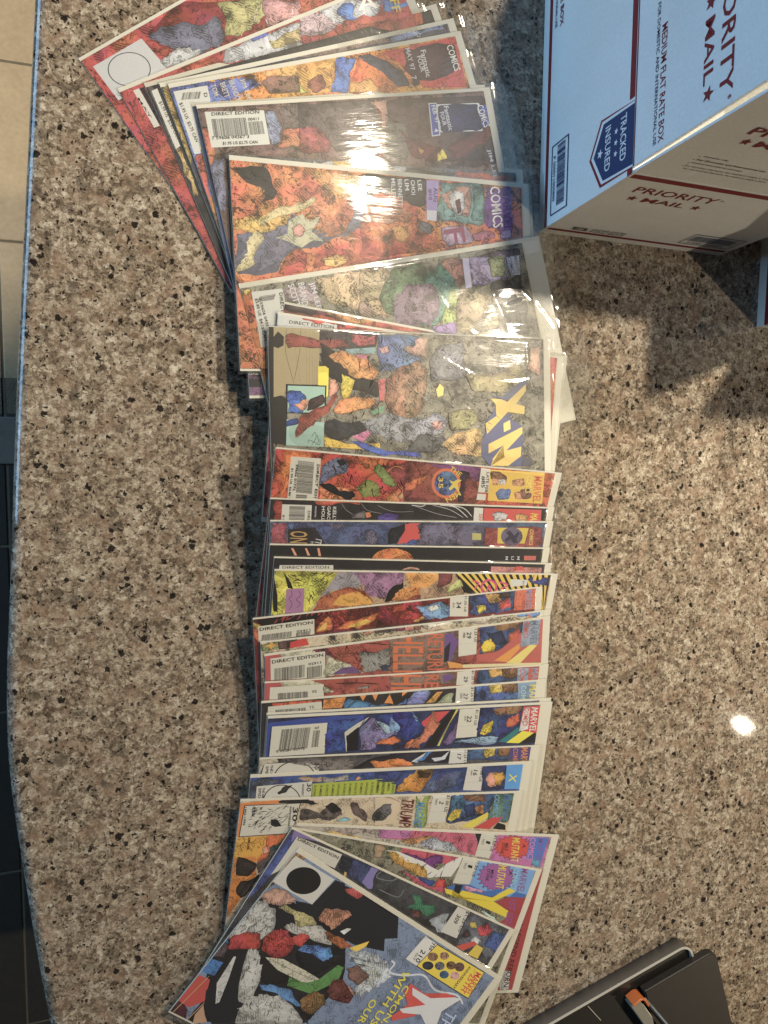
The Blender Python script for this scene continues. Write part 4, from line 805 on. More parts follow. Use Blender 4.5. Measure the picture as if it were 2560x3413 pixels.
["P",[0.401,0.202,0.413],0.05,[11.4,-17.4,26.4,-16.3,27.6,-41.6,11.9,-41.5]],
["K",[0.031,0.019,0.036],0.29,[21.5,-18.2,23.7,-22.8,20.5,-26.6,24.3,-30.3,21.1,-34.0]],
["K",[0.031,0.019,0.036],0.29,[15.4,-18.3,16.6,-22.9,14.3,-25.7,17.3,-30.3,15.1,-35.9]],
["P",[0.478,0.132,0.061],0.5,[33.8,-36.9,43.3,-22.7,60.7,-15.1,77.6,-17.8,88.3,-29.2,77.8,-36.0]],
["P",[0.725,0.379,0.078],0.2,[51.4,-31.2,57.8,-22.6,72.1,-18.8,84.1,-25.4,87.5,-30.2,68.1,-33.1]],
["P",[0.021,0.017,0.021],0.3,[97.7,-28.2,102.0,-16.6,112.6,-9.8,113.3,-14.6,106.5,-22.4,105.2,-27.2]],
["P",[0.696,0.283,0.088],0.6,[104.3,-27.2,108.1,-19.5,117.1,-14.5,128.7,-14.4,129.8,-22.2,114.9,-27.2]],
["P",[0.74,0.368,0.104],0.2,[116.3,-1.1,126.9,-0.9,128.9,-15.4,119.9,-13.5]],
["P",[0.297,0.059,0.049],0.6,[105.8,-32.1,129.7,-21.3,130.6,-28.1]],
["P",[0.755,0.379,0.109],0.2,[113.0,-0.6,144.0,0.2,144.6,-8.4,134.5,-15.5,120.5,-13.7]],
["P",[0.225,0.062,0.078],0.3,[144.3,-1.1,156.8,-0.4,157.3,-10.2,144.2,-14.3]],
["H",[0.74,0.529,0.078],[0.016,0.014,0.017],[160.2,-0.2,256.6,-0.0,255.5,-36.2,171.2,-19.0],14],
["P",[0.588,0.609,0.27],0.7,[156.2,-14.2,165.2,-6.2,170.4,-14.0,155.1,-20.1]],
["O",[0.654,0.049,0.233],0.25,[195.3,-14.3],[8.4,0.1],[1.3,-8.1]],
["P",[0.654,0.049,0.233],0.0,[192.9,-18.9,193.9,-11.8,196.0,-11.8,199.2,-18.8,197.7,-18.8,195.4,-14.8,194.5,-18.9]],
["K",[0.654,0.049,0.233],1.17,[177.7,-8.0,184.2,-9.9,181.0,-15.9]],
["K",[0.654,0.049,0.233],1.17,[203.9,-8.7,213.9,-11.6,206.1,-15.7]],
["P",[0.641,0.665,0.706],0.0,[215.6,-6.0,233.2,-6.5,233.5,-11.6,216.9,-13.4]],
["T","$2.95",[0.044,0.043,0.046],[228.2,-7.4],[0.6,-6.1],[2.0,-0.1]],
["P",[0.033,0.046,0.251],0.4,[233.3,-5.8,255.0,-4.5,254.3,-12.2,237.2,-9.3]],
["P",[0.668,0.468,0.088],0.3,[239.0,-1.1,243.1,-0.0,242.3,-7.2,238.6,-7.8]]]},
{"M": [[0.06319, -0.12577, 0.0279], [0.99873, 0.04818, 0.01465], [-0.0499, 0.98604, 0.15885], [-0.00679, -0.15938, 0.98719]], "L": 266.0, "base": [0.183, 0.021, 0.028], "bd": 0.9, "wr": 1.0, "bag": 2.0, "mg": [3.0, 3.0], "label": "red hatched bagged comic with number 34 tilted slightly upward", "ops": [
["P",[0.641,0.445,0.104],0.2,[0.2,-3.5,6.2,-7.1,4.1,-10.9,0.2,-6.9]],
["P",[0.588,0.132,0.069],0.3,[-0.2,-7.8,4.3,-12.4,4.3,-22.3,-0.2,-15.8]],
["P",[0.021,0.016,0.021],0.4,[3.2,-1.4,23.4,-1.8,49.9,2.1,63.3,2.6,51.5,-8.1,32.6,-6.8,6.6,-6.7]],
["S",[0.562,0.049,0.049],18,[12.2,-3.4,63.3,1.6,65.2,-2.6,15.8,-5.8]],
["P",[0.661,0.658,0.616],0.0,[4.2,-8.0,51.2,-6.9,51.0,-20.7,4.1,-21.5]],
["T","DIRECT EDITION",[0.026,0.023,0.025],[5.5,-12.1],[44.3,1.0],[-0.2,2.8]],
["B",[0.026,0.023,0.025],50,[7.1,-15.9],[25.2,0.3],[-0.9,-4.9]],
["B",[0.026,0.023,0.025],24,[35.6,-17.5],[12.4,0.3],[-0.7,-4.0]],
["T","02411",[0.044,0.04,0.042],[36.0,-17.3],[11.6,0.2],[-0.2,2.0]],
["P",[0.654,0.202,0.061],0.5,[50.9,-19.2,57.3,-10.8,64.1,-5.5,66.9,-14.0,65.8,-19.0]],
["P",[0.725,0.504,0.127],0.1,[53.2,-18.5,59.2,-12.1,62.1,-11.4,61.0,-17.4]],
["S",[0.562,0.049,0.057],26,[64.2,-1.5,78.8,-2.2,76.6,-17.3,66.9,-14.0]],
["P",[0.711,0.202,0.065],0.3,[67.8,-18.7,78.7,-13.4,90.6,-11.7,109.1,-7.7,100.5,-16.5,78.6,-19.8]],
["P",[0.77,0.555,0.115],0.2,[78.6,-17.5,96.5,-12.4,100.6,-15.0,87.5,-18.6]],
["S",[0.537,0.034,0.049],30,[108.7,-4.6,145.5,-2.5,145.6,-7.7,106.6,-12.6]],
["P",[0.537,0.04,0.053],0.6,[127.0,-12.9,135.3,-8.6,145.6,-13.0,145.7,-18.3,129.1,-16.3]],
["P",[0.433,0.032,0.042],0.9,[117.9,-4.6,140.5,0.2,152.0,-1.1,142.7,-9.5,122.0,-11.3]],
["S",[0.021,0.01,0.013],20,[117.9,-4.6,140.5,0.2,142.7,-8.4,120.0,-11.0]],
["P",[0.203,0.379,0.723],0.9,[141.8,-5.0,149.0,-7.0,165.8,-3.6,173.7,-9.8,173.0,-19.6,150.2,-19.4,148.0,-12.2]],
["P",[0.668,0.725,0.8],0.5,[152.1,-7.4,161.6,-6.4,163.8,-10.8,155.4,-12.0]],
["P",[0.711,0.329,0.127],0.3,[138.7,-19.5,149.1,-15.5,150.2,-19.0,141.8,-21.0]],
["P",[0.668,0.665,0.64],0.0,[173.9,0.2,191.6,0.2,191.7,-21.1,173.8,-19.0]],
["T","$1.50 US",[0.036,0.032,0.036],[187.6,-0.3],[-0.4,-15.7],[2.6,-0.4]],
["T","34",[0.036,0.032,0.036],[180.2,-5.7],[-0.2,-6.2],[4.5,-0.8]],
["T","JUL",[0.036,0.032,0.036],[176.2,-6.1],[-0.1,-5.4],[2.2,-0.3]],
["P",[0.053,0.105,0.321],0.9,[193.6,-0.4,237.8,-0.3,237.7,-20.3,193.7,-20.3]],
["P",[0.74,0.555,0.078],0.7,[199.6,-11.9,207.9,-11.8,210.1,-17.1,201.9,-20.2]],
["P",[0.654,0.379,0.147],0.8,[207.5,-1.7,222.1,-2.2,224.5,-9.6,212.0,-10.2]],
["P",[0.038,0.078,0.251],0.9,[207.8,-10.8,221.4,-10.2,220.7,-20.4,210.2,-19.2]],
["P",[0.601,0.1,0.074],0.8,[221.4,-11.3,232.8,-7.4,234.4,-17.8,222.7,-17.5]],
["P",[0.183,0.096,0.065],0.8,[222.1,-3.2,232.6,-2.3,231.8,-7.3,223.3,-7.4]],
["P",[0.601,0.132,0.078],0.2,[237.8,-0.3,259.0,-0.5,258.9,-21.7,237.2,-20.7]],
["T","COMICS",[0.74,0.202,0.115],[240.5,-2.1],[-0.9,-14.2],[4.9,-1.0]],
["T","MARVEL",[0.255,0.283,0.519],[248.5,-1.5],[-0.0,-20.0],[7.1,-1.1]]]},
{"M": [[0.06904, -0.14617, 0.02708], [0.99925, 0.03806, 0.00756], [-0.03878, 0.98734, 0.15379], [-0.00161, -0.15397, 0.98807]], "L": 270.4, "base": [0.549, 0.48, 0.377], "bd": 0.9, "wr": 1.0, "bag": 4.0, "mg": [2.0, 3.0], "label": "cream bagged comic strip of small mixed panels between the 34 and upper 29 comics", "ops": [
["P",[0.255,0.31,0.168],0.8,[0.8,-2.9,15.7,-0.7,17.4,-8.0,1.5,-9.0]],
["P",[0.668,0.379,0.104],0.4,[1.7,-4.0,7.2,-3.2,9.2,-0.9,10.9,-3.2,15.6,-4.7,9.9,-6.0,8.9,-8.9,6.2,-5.6]],
["P",[0.152,0.086,0.088],0.9,[14.7,-2.6,25.0,-0.8,25.8,-8.0,15.5,-8.7]],
["P",[0.588,0.037,0.039],0.1,[25.0,-3.8,38.3,-0.9,41.0,-7.8,24.9,-8.9]],
["P",[0.668,0.595,0.478],0.2,[40.2,-2.6,57.6,0.4,57.5,-9.8,42.0,-9.0]],
["B",[0.044,0.04,0.042],12,[57.6,0.4],[4.9,0.5],[1.9,-6.4]],
["B",[0.044,0.04,0.042],14,[78.2,-0.5],[6.0,0.3],[-0.8,-6.1]],
["P",[0.562,0.283,0.224],0.6,[89.1,-0.2,99.2,1.8,98.2,-3.3,88.1,-5.2]],
["P",[0.183,0.137,0.147],1.0,[98.2,-0.2,113.4,1.2,113.5,-5.1,99.2,-4.5]],
["P",[0.297,0.086,0.147],0.8,[117.5,0.8,125.8,0.9,125.9,-4.4,117.6,-4.5]],
["P",[0.641,0.274,0.26],0.3,[124.8,1.5,136.2,1.8,136.3,-4.5,125.9,-4.4]],
["P",[0.183,0.168,0.183],1.0,[112.5,2.4,118.7,2.7,118.8,-3.6,112.6,-3.9]],
["P",[0.297,0.086,0.147],0.8,[118.2,0.2,125.9,1.4,126.0,-3.9,118.8,-3.6]],
["P",[0.641,0.274,0.26],0.3,[126.0,0.9,134.8,1.4,134.9,-5.4,126.1,-4.9]],
["P",[0.297,0.149,0.115],0.7,[134.5,1.5,142.1,1.2,140.7,-5.2,134.9,-4.9]],
["P",[0.641,0.622,0.563],0.8,[142.1,1.7,171.5,1.1,173.8,-3.4,143.9,-4.9]],
["P",[0.601,0.555,0.505],0.5,[171.5,1.6,208.9,1.4,220.3,0.2,218.3,-5.1,176.1,-4.8]],
["P",[0.044,0.037,0.046],0.1,[220.3,-0.9,232.8,-0.6,232.9,-1.7,220.9,-2.1]],
["P",[0.14,0.319,0.689],0.3,[235.5,1.8,260.5,1.6,259.7,-4.1,235.3,-3.7]],
["T","CR",[0.654,0.168,0.088],[246.6,0.1],[-0.2,-6.1],[4.2,-0.8]]]},
{"M": [[0.07219, -0.15693, 0.02671], [0.99843, 0.05525, 0.00915], [-0.056, 0.98661, 0.15316], [-0.00057, -0.15343, 0.98816]], "L": 267.5, "base": [0.381, 0.086, 0.078], "bd": 0.7, "wr": 1.1, "bag": 3.0, "mg": [2.0, 4.0], "label": "red-brown bagged comic with number 29 and large orange lettering, upper of two alike", "ops": [
["P",[0.478,0.086,0.104],0.1,[0.2,-0.8,13.4,-0.7,15.1,-5.0,5.8,-4.6,4.4,-24.0,-0.5,-23.6]],
["P",[0.601,0.595,0.491],0.3,[13.4,-1.2,40.9,-1.1,50.4,-4.2,51.6,-6.2,15.1,-5.5]],
["P",[0.183,0.04,0.065],1.0,[39.9,-1.4,53.4,-1.3,65.0,-8.1,61.0,-12.7,52.2,-9.4]],
["P",[0.401,0.091,0.078],0.2,[53.4,-2.3,80.1,0.1,109.4,0.3,112.4,-12.8,80.9,-10.4,80.6,-26.2,60.0,-10.5]],
["K",[0.021,0.014,0.019],0.63,[61.2,-2.4,80.1,-0.9,108.4,-6.9]],
["K",[0.021,0.014,0.019],0.73,[61.1,-8.6,80.9,-10.4]],
["K",[0.021,0.014,0.019],0.73,[61.9,-14.9,80.7,-20.9]],
["P",[0.668,0.672,0.64],0.0,[5.3,-4.8,51.6,-4.9,51.1,-29.0,4.7,-24.4]],
["T","DIRECT EDITION",[0.026,0.023,0.025],[6.5,-9.5],[43.6,0.2],[-0.3,3.0]],
["B",[0.026,0.023,0.025],50,[7.9,-14.3],[26.0,-0.1],[-0.5,-11.4]],
["B",[0.026,0.023,0.025],26,[35.7,-17.3],[12.8,0.1],[-0.4,-10.3]],
["T","02911",[0.044,0.04,0.042],[37.0,-15.7],[10.9,0.1],[-0.2,2.3]],
["P",[0.601,0.609,0.505],0.5,[52.1,-7.1,67.8,-17.9,86.1,-30.4,51.7,-28.9]],
["P",[0.17,0.091,0.28],0.2,[56.5,-27.3,65.7,-22.3,75.7,-22.4,83.6,-29.6]],
["P",[0.314,0.319,0.332],0.3,[80.9,-10.4,110.4,-10.4,116.4,-25.1,113.4,-30.1,86.6,-30.5]],
["P",[0.053,0.062,0.115],0.2,[100.0,-25.9,105.1,-24.7,111.3,-27.6,110.3,-31.5,102.0,-30.7]],
["P",[0.297,0.188,0.161],0.3,[110.4,-1.9,137.4,-0.3,137.5,-34.8,112.3,-31.0]],
["P",[0.263,0.175,0.154],0.3,[109.6,0.3,140.8,0.8,174.3,1.2,173.5,-29.2,160.5,-36.6,109.4,-33.8]],
["T","HELLFIRE",[0.641,0.155,0.061],[112.7,3.0],[-1.4,-62.1],[28.1,-4.3]],
["T","RETURN OF",[0.601,0.126,0.065],[144.0,-1.2],[0.4,-59.0],[15.8,-2.1]],
["P",[0.158,0.078,0.31],0.1,[161.1,-4.0,168.1,-3.4,174.5,-13.5,165.9,-32.5,160.3,-25.1]],
["P",[0.031,0.029,0.042],0.2,[160.8,-17.5,166.7,-11.8,164.8,-30.1,160.4,-31.7]],
["P",[0.668,0.672,0.656],0.0,[174.3,1.2,192.7,0.5,192.3,-27.7,174.6,-27.6]],
["T","$1.25 US",[0.029,0.027,0.03],[189.6,0.3],[-0.3,-15.5],[2.9,-0.5]],
["T","29",[0.029,0.027,0.03],[182.3,-4.7],[-0.1,-6.2],[4.6,-0.8]],
["T","FEB",[0.029,0.027,0.03],[178.8,-4.8],[-0.1,-4.9],[2.0,-0.4]],
["K",[0.029,0.027,0.03],0.21,[174.6,-15.3,192.3,-16.7]],
["P",[0.044,0.086,0.251],0.9,[194.9,1.2,239.7,-0.7,236.1,-24.8,211.5,-28.0,194.6,-28.1]],
["P",[0.77,0.595,0.053],0.5,[196.7,-21.5,199.9,-16.4,206.6,-14.0,211.3,-21.3,210.3,-26.8,199.1,-27.4]],
["P",[0.297,0.162,0.088],0.8,[208.4,-2.2,221.9,-0.1,238.0,-1.6,233.7,-8.8,213.1,-7.2]],
["P",[0.601,0.11,0.069],0.7,[224.7,-12.0,234.8,-7.8,236.3,-15.8,229.7,-22.8,223.8,-19.7]],
["P",[0.025,0.037,0.115],0.7,[201.9,-7.9,217.7,-7.8,222.7,-21.8,213.6,-21.6]],
["P",[0.501,0.105,0.098],0.1,[254.3,-1.7,261.8,-0.7,261.0,-45.0,241.0,-44.4,192.5,-34.8,192.4,-28.6,213.8,-28.4]],
["P",[0.288,0.368,0.548],0.2,[239.2,-0.8,257.3,-1.8,255.8,-26.6,236.8,-27.1]],
["P",[0.711,0.31,0.053],0.05,[210.7,-36.9,236.1,-23.1,236.6,-28.2,224.0,-40.2]],
["P",[0.755,0.665,0.207],0.05,[222.9,-41.2,247.0,-26.1,254.7,-27.6,237.5,-43.4]],
["P",[0.725,0.329,0.065],0.05,[163.7,-30.5,178.0,-35.4,179.4,-39.2,166.0,-37.6]],
["P",[0.725,0.665,0.438],0.05,[178.6,-36.0,262.7,-46.4,262.9,-49.2,179.2,-39.4]],
["T","MARVEL",[0.146,0.188,0.3],[247.6,-1.9],[-0.5,-23.8],[6.8,-1.3]],
["T","COMICS",[0.601,0.066,0.065],[240.1,-1.8],[-0.2,-16.7],[4.9,-0.9]],
["S",[0.025,0.014,0.017],26,[54.4,-3.5,110.4,-1.9,114.4,-29.1,81.6,-28.4]]]},
{"M": [[0.07276, -0.18114, 0.02397], [0.99941, -0.03397, -0.0045], [0.03427, 0.99075, 0.13129], [0.0, -0.13137, 0.99133]], "L": 269.7, "base": [0.381, 0.086, 0.078], "bd": 0.7, "wr": 1.0, "bag": 3.0, "mg": [2.0, 3.0], "label": "red-brown bagged comic strip with number 29, lower of two alike", "ops": [
["P",[0.478,0.086,0.104],0.1,[-0.0,-1.7,12.6,-1.5,15.3,-4.2,5.0,-5.7,4.5,-15.6,0.3,-15.8]],
["P",[0.601,0.595,0.491],0.4,[12.6,-1.5,39.9,-1.6,42.9,-4.0,50.8,-5.8,16.1,-5.1]],
["P",[0.668,0.672,0.64],0.0,[5.0,-5.5,51.0,-5.4,51.5,-17.0,4.8,-16.6]],
["B",[0.037,0.034,0.036],50,[11.6,-11.2],[25.9,-0.1],[0.3,-6.1]],
["T","02",[0.044,0.04,0.042],[41.3,-12.9],[3.9,0.1],[-0.3,2.3]],
["P",[0.601,0.609,0.505],0.5,[51.2,-7.7,61.2,-13.0,51.3,-14.1]],
["P",[0.401,0.091,0.078],0.2,[40.9,-1.8,60.4,-1.1,111.2,-0.1,109.6,-6.3,71.1,-12.2,59.9,-9.3]],
["K",[0.021,0.014,0.019],0.63,[61.2,-5.8,80.8,-6.5,101.5,-9.0]],
["P",[0.297,0.291,0.321],0.3,[79.1,-10.6,91.2,-9.3,91.4,-12.5]],
["P",[0.263,0.175,0.154],0.3,[110.3,-0.0,175.0,-1.9,175.0,-13.4,111.3,-12.8]],
["T","HELLFIRE",[0.641,0.155,0.061],[111.4,-0.5],[3.9,-64.6],[28.7,-2.3]],
["T","RETURN",[0.601,0.126,0.065],[142.8,-2.5],[3.5,-45.6],[14.2,-1.1]],
["P",[0.158,0.078,0.31],0.1,[160.3,-4.2,169.1,-4.1,172.1,-7.2,162.7,-12.0]],
["P",[0.668,0.672,0.656],0.0,[175.2,-1.9,192.5,-1.2,192.3,-16.2,175.1,-15.0]],
["T","$1.25 US",[0.029,0.027,0.03],[189.2,-1.4],[1.0,-15.7],[2.7,-0.3]],
["T","29",[0.029,0.027,0.03],[182.1,-6.7],[0.1,-5.7],[4.1,-0.6]],
["P",[0.044,0.086,0.251],0.9,[195.1,-1.5,237.8,-1.2,238.8,-19.3,195.5,-16.4]],
["P",[0.654,0.433,0.115],0.7,[206.5,-2.1,221.4,-1.6,221.2,-9.2,209.6,-9.5]],
["P",[0.255,0.137,0.078],0.8,[219.2,-2.4,237.8,-1.5,237.7,-10.2,222.5,-10.4]],
["P",[0.323,0.433,0.624],0.2,[236.7,-2.3,248.6,-2.4,249.6,-20.0,237.6,-19.2]],
["P",[0.501,0.105,0.098],0.1,[248.1,-2.7,261.3,-2.6,262.0,-14.0,249.0,-17.7]],
["T","MARVEL",[0.297,0.329,0.505],[251.6,-2.6],[2.6,-29.2],[7.0,-0.6]],
["T","COMICS",[0.601,0.086,0.088],[239.2,-3.0],[1.2,-19.8],[5.5,-0.6]]]},
{"M": [[0.06997, -0.19788, 0.02276], [0.99968, -0.02509, -0.00319], [0.02529, 0.99171, 0.126], [0.0, -0.12604, 0.99203]], "L": 270.6, "base": [0.044, 0.037, 0.046], "bd": 0.5, "wr": 1.0, "bag": 3.0, "mg": [3.0, 4.0], "label": "orange and black bagged comic strip with number 27 and light blue title corner", "ops": [
["P",[0.601,0.115,0.053],0.6,[9.3,-2.6,30.2,-2.3,51.6,-3.1,51.7,-5.4,9.4,-5.1]],
["P",[0.641,0.651,0.624],0.0,[6.0,-5.5,51.9,-4.7,52.7,-14.6,5.9,-13.4]],
["B",[0.037,0.034,0.036],50,[12.3,-8.9],[25.9,-0.2],[0.2,-6.1]],
["T","12",[0.044,0.04,0.042],[41.9,-10.0],[3.6,-0.0],[-0.3,2.3]],
["P",[0.74,0.283,0.069],0.2,[53.0,-11.5,53.6,-3.2,73.4,-2.0,69.9,-11.9]],
["K",[0.013,0.013,0.017],0.84,[53.8,-7.4,63.4,-2.0]],
["P",[0.07,0.188,0.519],0.9,[70.8,-8.9,75.5,-4.0,83.7,-5.8,98.4,-11.2,121.5,-13.2,104.9,-16.1,74.1,-14.9]],
["P",[0.74,0.283,0.069],0.1,[85.5,-1.7,88.9,-7.3,91.7,-2.2]],
["P",[0.74,0.283,0.069],0.1,[96.8,-1.6,102.9,-1.0,100.3,-8.2]],
["P",[0.74,0.283,0.069],0.1,[108.7,-11.1,113.4,-2.9,117.2,-11.8]],
["P",[0.74,0.283,0.069],0.1,[124.9,-1.7,131.2,-1.1,125.2,-6.0]],
["P",[0.217,0.291,0.64],0.7,[119.4,-14.1,141.9,-2.0,142.9,-15.0]],
["P",[0.74,0.283,0.069],0.1,[114.2,-11.5,117.4,-12.9,113.9,-7.2]],
["P",[0.06,0.217,0.593],0.5,[120.6,-13.7,129.7,-7.5,133.4,-14.2]],
["P",[0.217,0.291,0.64],0.7,[136.8,-2.9,153.2,-2.9,146.4,-15.3,128.1,-14.4]],
["P",[0.74,0.379,0.093],0.2,[148.5,-14.4,158.6,-4.4,164.1,-4.3,157.2,-14.1]],
["P",[0.371,0.433,0.31],0.3,[157.4,-16.3,169.7,-6.4,175.5,-6.8,172.9,-17.6]],
["P",[0.654,0.665,0.656],0.0,[177.3,-1.5,195.3,-1.8,195.8,-19.6,177.5,-19.1]],
["T","$1.25 US",[0.029,0.027,0.03],[191.9,-2.1],[0.6,-16.1],[3.0,-0.4]],
["T","27",[0.029,0.027,0.03],[185.0,-7.6],[0.1,-6.1],[4.3,-0.7]],
["T","DEC",[0.029,0.027,0.03],[181.8,-7.6],[0.2,-5.3],[2.0,-0.2]],
["P",[0.07,0.168,0.438],0.9,[196.3,-0.5,239.5,-1.8,243.3,-20.2,196.6,-18.5]],
["P",[0.668,0.492,0.127],0.7,[209.8,-1.8,223.7,-1.7,224.5,-9.6,213.0,-11.0]],
["P",[0.255,0.137,0.078],0.8,[223.7,-1.7,238.9,-2.0,239.9,-10.9,228.1,-11.1]],
["P",[0.078,0.202,0.578],1.0,[197.3,-1.9,208.7,-2.3,208.6,-12.8,198.0,-15.3]],
["P",[0.217,0.338,0.548],0.2,[239.8,-1.8,263.0,-1.8,262.7,-23.0,242.1,-20.1]],
["T","MARVEL",[0.755,0.665,0.168],[252.8,-4.2],[1.8,-29.7],[7.3,-0.9]],
["T","COMICS",[0.391,0.595,0.74],[243.9,-4.4],[1.3,-22.9],[5.5,-0.7]]]},
{"M": [[0.07438, -0.2085, 0.02242], [0.99839, -0.05662, -0.00422], [0.05672, 0.99102, 0.12106], [-0.00267, -0.12111, 0.99264]], "L": 272.7, "base": [0.152, 0.175, 0.27], "bd": 0.4, "wr": 1.0, "bag": 3.0, "mg": [3.0, 4.0], "label": "bagged comic hidden but for its pale edge just above the navy comic numbered 22", "ops": [
]},
{"M": [[0.07526, -0.21092, 0.02315], [0.9981, -0.06144, -0.00481], [0.06157, 0.99074, 0.12104], [-0.00267, -0.12111, 0.99264]], "L": 273.0, "base": [0.027, 0.037, 0.134], "bd": 0.7, "wr": 1.0, "bag": 3.0, "mg": [3.0, 5.0], "label": "navy blue bagged comic with slanted barcode, number 22 and teal and yellow bars", "ops": [
["P",[0.027,0.062,0.365],0.1,[1.0,-6.3,54.3,-3.1,88.7,-3.9,64.9,-10.4,52.8,-9.8,3.5,-10.0,2.1,-37.0,0.5,-36.9]],
["P",[0.668,0.672,0.64],0.0,[4.4,-10.0,52.2,-9.1,51.8,-37.8,3.8,-37.5]],
["B",[0.026,0.023,0.025],56,[12.7,-13.1],[25.1,0.6],[-1.5,-19.4]],
["B",[0.026,0.023,0.025],18,[40.3,-15.8],[5.9,0.2],[-0.7,-15.6]],
["T","07",[0.037,0.034,0.036],[41.4,-14.5],[4.1,0.2],[-0.4,2.1]],
["T","0 09281 02772",[0.037,0.034,0.036],[9.7,-34.0],[24.5,1.2],[-0.4,2.3]],
["P",[0.031,0.066,0.377],0.8,[52.4,-9.7,88.8,-4.4,79.2,-12.3,68.8,-20.1,71.3,-37.3,52.1,-37.2]],
["P",[0.601,0.609,0.593],0.05,[68.2,-19.0,79.1,-11.3,89.9,-5.5,81.5,-14.6,72.9,-21.5,70.0,-22.3,72.5,-37.4,71.3,-37.5]],
["P",[0.016,0.016,0.023],0.2,[71.2,-22.4,80.5,-14.5,82.5,-37.0,71.7,-37.3]],
["P",[0.24,0.21,0.478],1.0,[81.3,-16.7,91.0,-6.6,102.7,-9.4,117.6,-22.1,101.6,-29.7,96.0,-36.9,83.6,-37.1]],
["P",[0.381,0.555,0.793],0.8,[94.5,-10.0,102.7,-9.4,115.5,-20.9,107.3,-23.6]],
["P",[0.025,0.052,0.321],0.8,[92.0,-5.6,133.0,-4.6,139.2,-23.4,126.9,-28.1,117.7,-23.2]],
["P",[0.668,0.188,0.065],0.4,[97.4,-32.1,104.5,-27.7,114.8,-25.2,121.8,-30.5,114.7,-33.8]],
["P",[0.668,0.188,0.065],0.5,[125.5,-35.7,131.3,-29.5,139.9,-28.9,141.1,-40.0]],
["P",[0.217,0.433,0.74],0.7,[109.0,-7.6,114.8,-2.6,129.6,-1.7,137.2,-12.4,125.9,-7.4,117.9,-22.1,110.4,-21.6]],
["P",[0.025,0.052,0.321],0.8,[110.7,-3.4,127.5,-2.1,134.1,-13.3,141.9,-15.9,137.1,-30.9,123.8,-27.9]],
["P",[0.601,0.052,0.069],0.05,[139.5,-13.6,151.0,-4.4,166.0,-3.9,157.0,-13.5,153.1,-17.9,142.2,-18.1]],
["P",[0.601,0.21,0.127],0.4,[124.7,-36.7,134.8,-29.7,142.8,-23.6,149.2,-3.2,152.7,-4.5,153.9,-13.3,159.0,-15.8,143.9,-33.6,133.6,-38.4]],
["P",[0.017,0.017,0.023],0.2,[144.5,-39.2,157.4,-16.8,168.9,-2.0,173.9,-2.3,161.5,-23.7,155.5,-38.8]],
["P",[0.668,0.595,0.147],0.1,[172.4,-2.8,174.8,-2.9,162.8,-24.9,159.9,-38.0,157.6,-37.8]],
["P",[0.189,0.115,0.31],0.6,[162.8,-34.8,173.1,-17.7,177.5,-15.7,175.9,-31.5,168.7,-37.5]],
["P",[0.297,0.492,0.74],0.7,[168.5,-35.2,190.9,-33.3,218.6,-32.8,217.2,-39.6]],
["P",[0.668,0.672,0.656],0.0,[176.0,-2.9,196.3,-2.7,196.5,-31.1,175.3,-31.4]],
["T","$1.25 US",[0.029,0.027,0.03],[192.3,-3.8],[-0.6,-15.2],[3.0,-0.6]],
["T","22",[0.029,0.027,0.03],[184.4,-9.5],[0.1,-6.5],[4.6,-0.7]],
["T","JUL",[0.029,0.027,0.03],[181.3,-9.7],[0.2,-4.9],[2.1,-0.3]],
["K",[0.029,0.027,0.03],0.21,[175.6,-19.9,196.7,-20.0]],
["P",[0.027,0.052,0.224],0.9,[197.5,-2.9,242.2,-2.9,239.8,-27.3,219.1,-32.0,197.4,-30.6]],
["P",[0.785,0.622,0.053],0.5,[199.4,-28.2,202.8,-19.4,211.6,-15.4,211.9,-26.7,203.1,-30.2]],
["P",[0.297,0.162,0.088],0.8,[210.2,-5.2,223.8,-2.5,241.1,-3.4,236.7,-10.0,215.7,-11.1]],
["P",[0.601,0.11,0.069],0.7,[226.8,-15.1,237.9,-10.0,240.2,-18.1,232.7,-23.4,226.7,-23.1]],
["P",[0.023,0.21,0.251],0.1,[219.9,-37.7,239.8,-23.6,240.1,-29.6,229.5,-39.3]],
["P",[0.8,0.74,0.057],0.05,[228.4,-39.4,245.7,-27.1,257.5,-30.7,242.3,-40.8]],
["P",[0.016,0.016,0.025],0.1,[257.2,-31.2,262.4,-31.0,262.0,-41.2,244.1,-40.7]],
["P",[0.588,0.037,0.057],0.05,[241.7,-3.4,263.6,-3.1,261.6,-32.1,240.4,-27.3]],
["P",[0.711,0.74,0.8],0.2,[243.1,-4.6,249.0,-4.3,249.9,-26.7,240.5,-28.5]],
["T","MARVEL",[0.74,0.771,0.8],[250.7,-4.4],[0.8,-25.3],[7.1,-1.1]],
["T","COMICS",[0.601,0.059,0.065],[242.6,-4.4],[0.8,-18.5],[5.4,-0.8]],
["S",[0.007,0.009,0.03],30,[53.5,-5.6,137.3,-5.9,141.0,-38.9,53.0,-36.0]]]},
{"M": [[0.06823, -0.24771, 0.0196], [0.99647, -0.08385, -0.00462], [0.08387, 0.99093, 0.10502], [-0.00423, -0.10504, 0.99446]], "L": 270.0, "base": [0.099, 0.096, 0.127], "bd": 0.7, "wr": 1.0, "bag": 3.0, "mg": [3.0, 3.0], "label": "grey bagged comic strip with number 17 and purple title corner", "ops": [
["P",[0.601,0.555,0.478],0.2,[0.1,-0.8,14.8,-0.8,17.1,-5.2,4.7,-5.6,1.3,-15.6]],
["P",[0.654,0.651,0.64],0.0,[4.9,-5.8,52.7,-5.5,52.9,-19.7,2.9,-17.8]],
["O",[0.031,0.029,0.033],0.05,[32.6,-21.6],[18.9,-1.1],[1.6,-16.9]],
["T","THE AMAZING",[0.031,0.029,0.033],[10.1,-6.9],[1.2,-21.7],[2.3,-0.2]],
